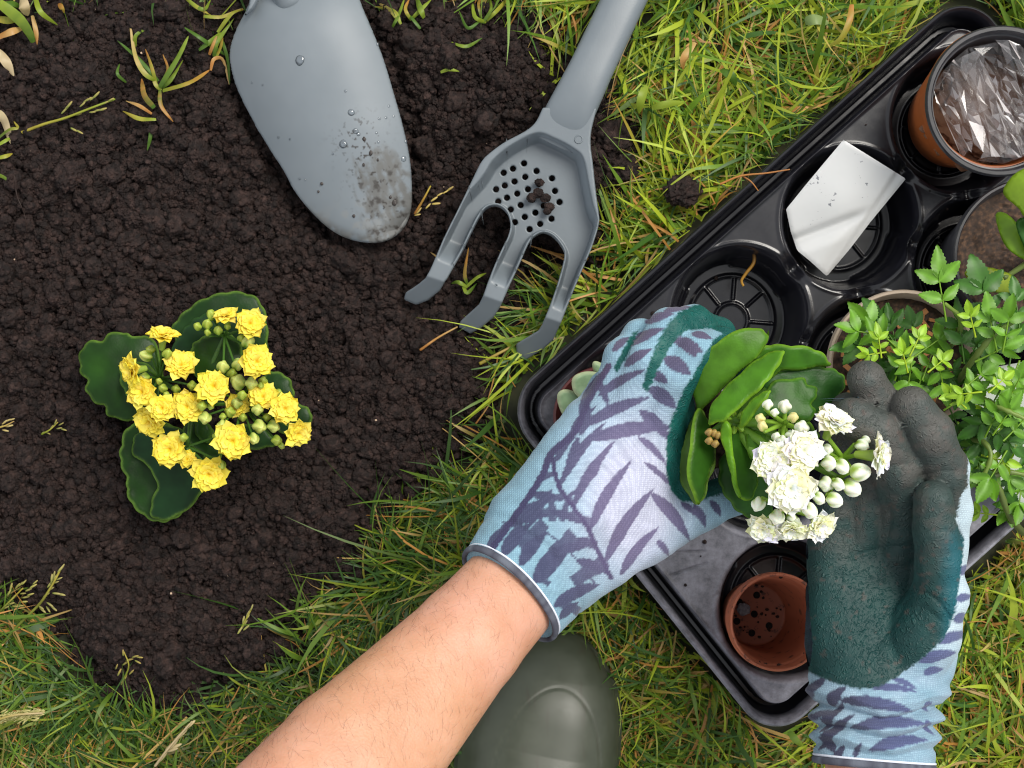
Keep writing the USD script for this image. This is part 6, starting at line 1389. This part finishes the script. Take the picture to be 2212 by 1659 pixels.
green = lerp(green, np.array(srgb(100, 80, 74)), (sstep(0.70, 0.80, meshkit.fbm(q3 * 1.6, 3, 31)) * 0.35)[:, None])
col = lerp(col, green, coat[:, None])
RG = glove_obj((V, T), col, coat)
cuff(RFd, _wr2 + _fd4 * 0.0005, _fd4, RG)
_pw2 = _wr2 + _fd4 * 0.010; _elb2 = _wr2 - _fd4 * 0.25; _sd2 = np.array([1.0, 0, 0])
_arm2 = arm_mesh([[(_pw2 + _sd2 * 0.0085, 0.0195), (lerp(_pw2, _elb2, 0.5) + _sd2 * 0.012, 0.027), (_elb2 + _sd2 * 0.016, 0.034)], [(_pw2 - _sd2 * 0.0085, 0.0195), (lerp(_pw2, _elb2, 0.5) - _sd2 * 0.012, 0.027), (_elb2 - _sd2 * 0.016, 0.034)], [(_elb2, 0.040), (_elb2 + np.array([-0.03, -0.18, 0.18]), 0.050)]])
obj('forearm', _arm2, m_skin, person, smooth=True)

# ---------------- rubber boot
m_boot = mat('olive_rubber_look', rough=0.46, specular_ior_level=0.42, nodes={
    'g': ('geometry', {}), 'n': ('noise_texture', {'scale': 40.0, 'detail': 7.0, 'roughness': 0.7}), 'mp': ('mapping', {'scale': (3.0, 0.5, 1.0), 'rotation': (0, 0, 0.35)}), 'n2': ('noise_texture', {'scale': 70.0, 'detail': 4.0}),
    'r': ('rgb_ramp', {'ramp': [(0.3, (0.036, 0.043, 0.029)), (0.7, (0.052, 0.060, 0.043))]}), 'r2': ('rgb_ramp', {'ramp': [(0.58, (0, 0, 0)), (0.75, (0.35, 0.35, 0.35))]}), 'm': ('mix', {'color2': (0.035, 0.026, 0.020)}),
    'rr': ('rgb_ramp', {'ramp': [(0.3, (0.38,) * 3), (0.7, (0.52,) * 3)]})},
    links=[('g.position', 'n.vector'), ('n.fac', 'r.fac'), ('g.position', 'mp.vector'), ('mp.vector', 'n2.vector'), ('n2.fac', 'r2.fac'), ('r2.color', 'm.fac'), ('r.color', 'm.color1'), ('m.color', 'p.base_color'), ('n.fac', 'rr.fac'), ('rr.color', 'p.roughness')])
def boot_section(y):
    """half width left, half width right, height, centre at distance y back from the toe (metres)"""
    t = np.clip(y / 0.062, 0, 1); rnd_ = (1 - (1 - t) ** 2.3) ** 0.52
    wl = rnd_ * np.interp(y, [0, 0.03, 0.08, 0.13, 0.18, 0.24, 0.29], [0.040, 0.049, 0.060, 0.056, 0.045, 0.039, 0.035]); wr_ = rnd_ * np.interp(y, [0, 0.03, 0.08, 0.13, 0.18, 0.24, 0.29], [0.036, 0.045, 0.053, 0.050, 0.040, 0.037, 0.034])
    h = rnd_ ** 0.8 * np.interp(y, [0, 0.03, 0.08, 0.13, 0.18, 0.30], [0.050, 0.058, 0.066, 0.080, 0.110, 0.115])
    return wl, wr_, h
_toe = P(1226, 1368, 0.035)[:2]; _back = np.array([-0.20, -1.0]); _back /= np.linalg.norm(_back); _right = np.array([-_back[1], _back[0]]); _right = _right if _right[0] > 0 else -_right
_ys = np.r_[np.linspace(0.0003, 0.03, 40), np.linspace(0.0307, 0.13, 130), np.linspace(0.134, 0.285, 40), [0.290, 0.293]]
_th = np.linspace(0, 2 * np.pi, 220, endpoint=False)
_rows = []
for y in _ys:
    wl, wr_, h = boot_section(y)
    if y > 0.285: s_ = (0.8, 0.35)[int(y > 0.2915)]; wl, wr_, h = wl * s_, wr_ * s_, h
    c, s = np.cos(_th), np.sin(_th)
    x = np.where(c > 0, wr_, wl) * np.sign(c) * np.abs(c) ** 0.80; z = np.where(s > 0, h * np.abs(s) ** 0.68, -0.002 * np.abs(s))
    # the sole: a sharper foot to the section
    sole = 0.0022 * sstep(0.020, 0.016, z) * np.sign(x) * (np.abs(c) > 0.3); x = x + sole
    # raised toe cap edge
    yl = y; cap = np.hypot((x - 0.003) / 0.038, (y - 0.112) / 0.078)
    z = z + np.where(s > 0, -0.0005 * np.exp(-((cap - 1.0) / 0.014) ** 2) * (y < 0.14), 0)
    p = _toe + _back * y
    _rows.append(np.stack([p[0] + _right[0] * x, p[1] + _right[1] * x, z + 0.006], 1))
_V = np.vstack(_rows); _n, _m = len(_ys), len(_th)
_i, _j = np.meshgrid(np.arange(_n - 1), np.arange(_m), indexing='ij')
_q = tri(np.stack([_i * _m + _j, _i * _m + (_j + 1) % _m, (_i + 1) * _m + (_j + 1) % _m, (_i + 1) * _m + _j], -1).reshape(-1, 4))
_fan = lambda k, o: np.stack([np.full(_m, k), o + np.arange(_m), o + (np.arange(_m) + 1) % _m], 1)
_V = np.vstack([_V, _rows[0].mean(0), _rows[-1].mean(0)])
_q = np.vstack([_q, _fan(_n * _m, 0)[:, ::-1], _fan(_n * _m + 1, (_n - 1) * _m)])
BOOT = obj('rubber_boot', (_V, _q), m_boot, person, smooth=60)
_c = _toe + _back * 0.225
v, f = lathe([(0.0385, 0.06), (0.0415, 0.10), (0.046, 0.16), (0.054, 0.26), (0.060, 0.34), (0.0615, 0.346), (0.060, 0.350), (0.057, 0.346), (0.050, 0.26), (0.042, 0.16)], 48)
obj('boot_shaft', (v + np.array([_c[0], _c[1], 0.0]), f), m_boot, BOOT, smooth=40)
# ================================================================ loose blades, tufts, seed heads and straws
m_blade = m_grass
GREEN, LIME, DRYC, ORNG, YEL_, PALE = (0.075, 0.16, 0.018), (0.24, 0.32, 0.03), (0.52, 0.36, 0.14), (0.50, 0.22, 0.055), (0.42, 0.34, 0.05), (0.55, 0.44, 0.26)
def soil_z(u, v): return float(max(0.004, soil_height(P(u, v, 0.02)[None, :2])[0]))
def strip(pts, w_px, c0, c1, lift=0.006, n=14, twist=0.5, end=0.08, z0=None):
    """a single blade along photo positions, lying on whatever soil is there"""
    q = spline(pts, n); t = np.linspace(0, 1, n)
    z = np.array([soil_z(*p) for p in q]) if z0 is None else np.full(n, z0)
    z = z + 0.006 + lift * np.sin(np.pi * (0.15 + 0.85 * t)) ** 1.0
    p = P(q[:, 0], q[:, 1], z); tg = np.gradient(p, axis=0); tg /= np.linalg.norm(tg, axis=1, keepdims=True)
    sd = np.cross(tg, [0, 0, 1.0]); sd /= np.linalg.norm(sd, axis=1, keepdims=True); up = np.cross(sd, tg)
    a = twist * np.sin(t * 4 + pts[0][0]); sd = sd * np.cos(a)[:, None] + up * np.sin(a)[:, None]
    hw = w_px * MPP(0.03) / 2 * np.clip(np.sin(np.pi * (0.18 + 0.80 * t)) ** 0.7, end, 1)
    mid = p + np.cross(sd, tg) * (hw * 0.35)[:, None]
    V = np.stack([p - sd * hw[:, None], mid, p + sd * hw[:, None]], 1).reshape(-1, 3)
    i = np.arange(n - 1)[:, None] * 3 + np.arange(2)[None]
    F = tri(np.stack([i, i + 1, i + 4, i + 3], -1).reshape(-1, 4))
    r = np.random.default_rng(int(abs(pts[0][0] * 7 + pts[0][1])))
    m = np.clip(t + r.normal(0, 0.12, n), 0, 1)[:, None]
    C = np.repeat(lerp(np.array(c0), np.array(c1), m)[:, None], 3, 1).reshape(-1, 3)
    return V, F, C
def tuft(label, blades, name='grass_tuft', cat='grass tuft'):
    t = thing(name, label, cat)
    for b in blades:
        pts, w, c0, c1 = b[:4]
        V, F, C = strip(pts, w, c0, c1, *b[4:]); obj('blade', (V, F), m_blade, t, smooth=True, color=C)
    return t
tuft('half-dried tuft of grass growing out of the soil left of the trowel', [
    ([(335, 174), (312, 158), (292, 120), (280, 45)], 11, LIME, DRYC, 0.012), ([(292, 100), (294, 76), (320, 60)], 8, LIME, GREEN), ([(345, 188), (384, 125), (407, 78)], 13, GREEN, LIME, 0.012), ([(342, 175), (300, 128), (254, 88)], 9, GREEN, GREEN),
    ([(338, 182), (326, 140), (314, 106)], 8, LIME, ORNG), ([(352, 196), (410, 178), (455, 150)], 11, LIME, ORNG, 0.010), ([(345, 190), (348, 228), (374, 263)], 9, GREEN, ORNG), ([(333, 233), (312, 206), (306, 170)], 14, GREEN, ORNG, 0.010),
    ([(328, 246), (300, 228), (272, 218)], 8, ORNG, DRYC), ([(337, 258), (300, 256), (265, 240)], 10, LIME, YEL_), ([(345, 185), (362, 150), (352, 118)], 7, GREEN, ORNG), ([(272, 178), (254, 160), (258, 138)], 7, GREEN, GREEN), ([(350, 190), (370, 170), (395, 130)], 10, GREEN, LIME, 0.004), ([(348, 195), (335, 180), (330, 150)], 9, LIME, DRYC)])
tuft('green and orange grass tuft at the left shoulder of the trowel', [
    ([(486, 118), (430, 80), (396, 58)], 9, GREEN, GREEN), ([(470, 70), (500, 30), (527, 20)], 9, LIME, YEL_), ([(440, 35), (480, 36), (525, 18)], 10, LIME, DRYC), ([(462, 122), (470, 90), (505, 40)], 10, GREEN, LIME, 0.010), ([(465, 128), (478, 96), (478, 60)], 8, LIME, ORNG),
    ([(455, 152), (462, 128), (482, 130), (495, 183)], 8, ORNG, DRYC), ([(480, 88), (492, 130), (496, 182)], 8, GREEN, GREEN), ([(430, 108), (462, 84), (490, 62)], 10, GREEN, LIME), ([(400, -5), (425, 15), (455, 32)], 9, LIME, YEL_), ([(452, 118), (462, 92), (470, 72)], 9, ORNG, DRYC, 0.012), ([(410, 5), (440, 20), (455, 0)], 8, GREEN, LIME)])
tuft('small bright grass tuft right of the trowel at the top edge', [
    ([(866, 52), (850, 24), (808, 14)], 9, LIME, YEL_), ([(848, 58), (862, 30), (874, -4)], 8, GREEN, LIME), ([(916, 38), (906, 14), (898, -12)], 13, LIME, GREEN, 0.010), ([(888, 44), (876, 20), (884, -2)], 8, LIME, ORNG), ([(908, 62), (892, 42), (880, 30)], 8, GREEN, GREEN), ([(866, 50), (840, 20), (815, 6)], 8, LIME, DRYC), ([(890, 40), (912, 18), (934, -4)], 9, LIME, LIME)])
tuft('small grass tuft at the top edge between trowel and fork handle', [
    ([(1050, 48), (1026, 36), (1020, -4)], 9, LIME, LIME), ([(1042, 50), (1060, 22), (1058, -6)], 8, GREEN, LIME), ([(1036, 46), (1010, 60), (990, 20)], 7, GREEN, GREEN), ([(1052, 44), (1080, 16), (1100, -8)], 9, LIME, YEL_), ([(1040, 40), (1034, 10), (1040, -10)], 7, GREEN, ORNG)])
tuft('single curved green blade on the soil between trowel and fork neck', [([(975, 92), (1008, 100), (1042, 82)], 8, LIME, GREEN)], 'cut_grass', 'cut grass')
tuft('tiny green blade on the soil beside the trowel, left of the curved one', [([(952, 156), (970, 150), (992, 154)], 8, LIME, LIME, 0.002)], 'cut_grass', 'cut grass')
tuft('single upright green blade lying on soil below the half-dried tuft', [([(326, 280), (324, 300), (318, 325)], 8, GREEN, GREEN, 0.003)], 'cut_grass', 'cut grass')
tuft('dry beige and green leaves in the top left picture corner', [
    ([(-10, 0), (40, 40), (62, 70), (74, 98)], 26, LIME, GREEN, 0.012), ([(-12, 84), (20, 70), (52, 60)], 18, ORNG, DRYC, 0.012), ([(48, -10), (52, 14), (60, 34)], 26, PALE, PALE, 0.012), ([(76, -6), (88, 26), (124, 54)], 12, LIME, LIME, 0.014), ([(128, 8), (134, 18), (138, 28)], 12, ORNG, YEL_), ([(-10, 40), (20, 44), (40, 38)], 16, YEL_, LIME), ([(0, 12), (26, 8), (44, 14)], 18, GREEN, GREEN), ([(-6, 110), (12, 132), (30, 164)], 22, PALE, PALE, 0.003), ([(70, 34), (78, 70), (80, 100)], 10, DRYC, ORNG)])
tuft('bright green grass blades at the left picture edge beside the soil', [
    ([(-12, 318), (8, 306), (26, 296)], 9, LIME, LIME), ([(-12, 342), (10, 338), (27, 332)], 10, LIME, YEL_), ([(-10, 376), (10, 384), (28, 402)], 8, LIME, GREEN), ([(-10, 240), (10, 262), (24, 310)], 22, PALE, PALE, 0.002), ([(-6, 300), (20, 280), (38, 276), (30, 262)], 8, GREEN, YEL_)])
tuft('small green sprig between the tines of the fork', [([(1010, 620), (990, 610), (975, 612)], 9, LIME, GREEN), ([(1010, 615), (1004, 590), (1012, 535)], 8, GREEN, ORNG), ([(1005, 622), (1030, 600), (1050, 590)], 8, LIME, LIME), ([(1000, 618), (1010, 632), (1030, 612)], 9, LIME, GREEN), ([(960, 575), (950, 560), (930, 545)], 6, ORNG, DRYC)])
def straw(label, pts, w, c0, c1, lift=0.004, z0=None, name='straw', cat='straw'):
    t = thing(name, label, cat)
    q = spline(pts, 22); z = np.array([soil_z(*p) for p in q]) if z0 is None else np.full(22, z0)
    z = z + 0.009 + lift * np.sin(np.linspace(0, np.pi, 22))
    v, f = tube(P(q[:, 0], q[:, 1], z), w * MPP(0.03) / 2 * np.linspace(1, 0.6, 22), 6)
    C = np.repeat(lerp(np.array(c0), np.array(c1), np.linspace(0, 1, 22)[:, None]), 6, 0); C = np.vstack([C, C[:1], C[-1:]])
    obj('stalk', (v, f), m_blade, t, smooth=True, color=C); return t
def spikelets(t, spots, L_px, c0, c1, seed=0, z=None):
    r = np.random.default_rng(seed)
    for (u, v, a) in spots:
        L = L_px * r.uniform(0.8, 1.2); zz = (soil_z(u, v) + 0.010 if z is None else z) + r.uniform(-0.001, 0.002)
        m = trimesh.creation.icosphere(1, 1.0); vv = np.array(m.vertices) * np.array([0.5, 0.125, 0.11]) * L * MPP(0.03)
        ca, sa = math.cos(a), math.sin(a)
        vv = vv @ np.array([[ca, sa, 0], [-sa, ca, 0], [0, 0, 1]]) + P(u, v, zz)
        k = np.clip((np.array(m.vertices)[:, 0] + 1) / 2, 0, 1)[:, None]
        obj('spikelet', (vv, np.array(m.faces)), m_blade, t, smooth=True, color=lerp(np.array(c0), np.array(c1), k) * r.uniform(0.8, 1.15))
t = straw('cut grass stalk with thin seed branches lying on the soil at the upper left', [(47, 286), (95, 268), (140, 255), (200, 232), (248, 214)], 7, YEL_, LIME)
spikelets(t, [(138, 240, 0.8), (145, 232, 0.9), (150, 226, 0.9), (170, 247, 0.3), (178, 226, 0.7), (185, 218, 0.7), (192, 214, 0.6), (200, 212, 0.7), (208, 205, 0.8), (200, 242, 0.1), (212, 238, 0.2), (222, 236, 0.3), (228, 222, 0.5), (240, 215, 0.5), (160, 280, -0.5), (172, 285, -0.5)], 18, (0.20, 0.26, 0.05), (0.46, 0.36, 0.12), 1)
t = straw('tiny seed sprig on the soil below left of the kalanchoe', [(90, 938), (108, 928), (125, 912)], 4, LIME, YEL_)
spikelets(t, [(96, 934, 0.1), (104, 936, -0.4), (112, 922, 0.9), (120, 912, 1.2), (128, 925, 0.2), (138, 928, -0.3), (132, 916, 0.5)], 14, (0.16, 0.22, 0.04), (0.44, 0.35, 0.12), 2)
t = straw('pale seed head at the left picture edge beside the tiny sprig', [(-10, 925), (10, 920), (30, 910)], 4, YEL_, DRYC)
spikelets(t, [(2, 922, 0.4), (10, 912, 0.7), (18, 908, 0.4), (26, 906, 0.3), (12, 930, -0.2), (20, 920, 0.2)], 16, (0.40, 0.32, 0.10), (0.58, 0.47, 0.22), 3)
t = straw('branched seed sprig on the soil above the lower left grass', [(262, 1478), (278, 1440), (268, 1408)], 4, LIME, YEL_)
spikelets(t, [(258, 1452, 1.1), (252, 1440, 1.2), (280, 1425, 0.2), (292, 1418, 0.3), (302, 1420, -0.1), (266, 1410, 1.6), (272, 1462, 1.2), (264, 1472, 1.3), (284, 1452, 0.8), (272, 1432, 0.6), (298, 1430, -0.5)], 16, (0.17, 0.20, 0.035), (0.42, 0.30, 0.09), 4)
t = straw('small light seed spike lying on the soil left of the bare forearm', [(515, 1368), (530, 1340), (545, 1312)], 4, LIME, YEL_)
spikelets(t, [(518, 1362, 1.0), (524, 1354, 1.1), (530, 1346, 1.0), (526, 1340, 1.4), (534, 1334, 0.9), (536, 1326, 1.1), (540, 1320, 1.1), (544, 1312, 1.2), (532, 1356, 0.7)], 17, (0.34, 0.36, 0.08), (0.50, 0.44, 0.18), 5)
t = straw('yellow seed sprig between trowel tip and fork', [(896, 462), (915, 430), (930, 402)], 6, ORNG, YEL_)
spikelets(t, [(905, 455, 0.9), (925, 445, 0.8), (938, 430, 0.6), (950, 420, 0.5), (962, 415, 0.5), (972, 408, 0.6), (942, 440, 0.1), (902, 464, 0.2)], 18, (0.42, 0.34, 0.08), (0.60, 0.45, 0.16), 6)
t = straw('tall flowering grass head leaning over the soil at the lower left edge', [(-10, 1408), (40, 1350), (85, 1305), (112, 1265), (132, 1228)], 7, GREEN, YEL_, 0.012)
spikelets(t, [(108, 1262, 0.9), (114, 1256, 0.7), (118, 1250, 1.2), (122, 1244, 0.8), (126, 1238, 1.1), (130, 1230, 0.9), (134, 1226, 1.0), (120, 1258, 0.3), (128, 1250, 0.4), (112, 1250, 1.5), (117, 1242, 1.4), (110, 1272, 0.5), (100, 1285, 0.6), (92, 1296, 1.2), (122, 1282, -0.1), (132, 1284, -0.2), (108, 1306, -0.6), (116, 1314, -0.7), (104, 1316, -1.0), (88, 1312, -0.6), (92, 1318, -0.7)], 19, (0.20, 0.24, 0.04), (0.50, 0.42, 0.16), 7)
t = straw('second flowering grass head at the lower left edge, left of the tall one', [(-10, 1330), (20, 1300), (50, 1270)], 5, GREEN, YEL_, 0.010)
spikelets(t, [(20, 1280, 1.1), (24, 1268, 1.3), (38, 1266, 0.9), (45, 1262, 0.7), (52, 1258, 0.8), (62, 1274, 0.4), (72, 1266, 0.5), (76, 1258, 0.7), (50, 1282, 0.1), (24, 1304, 0.3), (34, 1310, -0.1), (44, 1308, -0.1), (52, 1300, 0.1), (14, 1312, 0.5), (30, 1290, 0.8), (56, 1290, 0.2), (66, 1284, 0.3)], 18, (0.22, 0.26, 0.04), (0.50, 0.42, 0.14), 8)
t = straw('fat furry grass spike at the lower left picture edge', [(-20, 1560), (30, 1545), (92, 1540)], 6, YEL_, PALE, 0.004, 0.042)
_r6 = np.random.default_rng(6)
spikelets(t, [(u, 1552 - 0.14 * u + _r6.normal(0, 6.0) * (1 - max(0, (u - 60) / 60)), _r6.uniform(-0.4, 1.1)) for u in _r6.uniform(-15, 92, 150)], 14, (0.34, 0.33, 0.09), (0.58, 0.52, 0.24), 9, 0.048)
t = straw('straw-coloured grass ear lying on the grass left of the forearm', [(335, 1655), (365, 1615), (415, 1558)], 6, PALE, PALE, 0.004, 0.030)
spikelets(t, [(352, 1634, 0.9), (360, 1622, 0.9), (368, 1612, 0.7), (376, 1606, 0.9), (384, 1594, 0.8), (392, 1586, 0.7), (400, 1576, 0.8), (410, 1566, 0.7), (372, 1620, 0.3), (380, 1612, 0.4)], 28, (0.55, 0.45, 0.24), (0.62, 0.52, 0.30), 10, 0.036)
straw('orange straw on the soil at the end of the left fork tine', [(908, 756), (945, 730), (988, 706)], 6, ORNG, DRYC)
straw('yellowish straw lying on the soil by the right fork tine', [(1036, 786), (1080, 762), (1125, 738)], 8, YEL_, DRYC, 0.006)
straw('short orange straw below the yellowish one, near the tray corner', [(1028, 915), (1045, 892), (1058, 872)], 4, ORNG, DRYC)
straw('thin orange twig lying across the long rim of the tray', [(1555, 398), (1600, 380), (1655, 374), (1706, 366)], 5, ORNG, (0.40, 0.17, 0.05), 0.002, 0.058, 'twig', 'twig')
straw('short forked twig beside the thin one on the tray rim', [(1600, 378), (1622, 392), (1638, 412)], 4, (0.35, 0.15, 0.05), ORNG, 0.002, 0.057, 'twig', 'twig')
straw('ochre root stub inside the dark tray well beneath the seed packet', [(1627, 530), (1629, 565), (1612, 590), (1602, 606), (1606, 618)], 9, (0.16, 0.07, 0.01), (0.50, 0.27, 0.03), 0.0, 0.030, 'root_stub', 'root')
straw('thin dark root lying on the soil at the left edge', [(30, 360), (36, 420), (52, 460), (58, 500)], 3, (0.03, 0.016, 0.012), (0.03, 0.016, 0.012))
# a few big soft leaves of weeds in the lawn on the right
for i, (pts, w, c0, c1, lab) in enumerate([
    ([(1395, 185), (1385, 215), (1380, 245)], 20, LIME, LIME, 'wide pale green grass leaf standing right of the fork handle'), ([(1500, 92), (1478, 125), (1476, 150)], 17, DRYC, ORNG, 'curled orange dry grass leaf in the lawn right of the fork handle'),
    ([(1840, 10), (1835, 45), (1815, 85), (1780, 104)], 14, ORNG, LIME, 'half-dried curled grass leaf in the lawn above the tray'), ([(1560, 150), (1580, 165), (1590, 185)], 20, GREEN, GREEN, 'short dark oval leaf in the lawn between fork and tray'), ([(1410, 232), (1440, 225), (1478, 220)], 16, LIME, LIME, 'flat light green leaf lying right of the large soil clods'),
    ([(1740, 45), (1765, 42), (1790, 50)], 26, (0.20, 0.28, 0.10), (0.26, 0.34, 0.13), 'pale oval weed leaf in the grass near the top edge'), ([(1980, 1425), (1995, 1450), (2000, 1480)], 18, DRYC, PALE, 'dry beige leaf in the grass right of the glove cuff'), ([(1705, 1580), (1720, 1600), (1735, 1612)], 16, (0.15, 0.28, 0.06), LIME, 'small light green leaf by the bottom corner of the tray')]):
    V, F, C = strip(pts, w, c0, c1, 0.008, 14, 0.4, 0.1, 0.028)
    o = thing('grass_leaf', lab, 'leaf'); obj('blade', (V, F), m_blade, o, smooth=True, color=C)
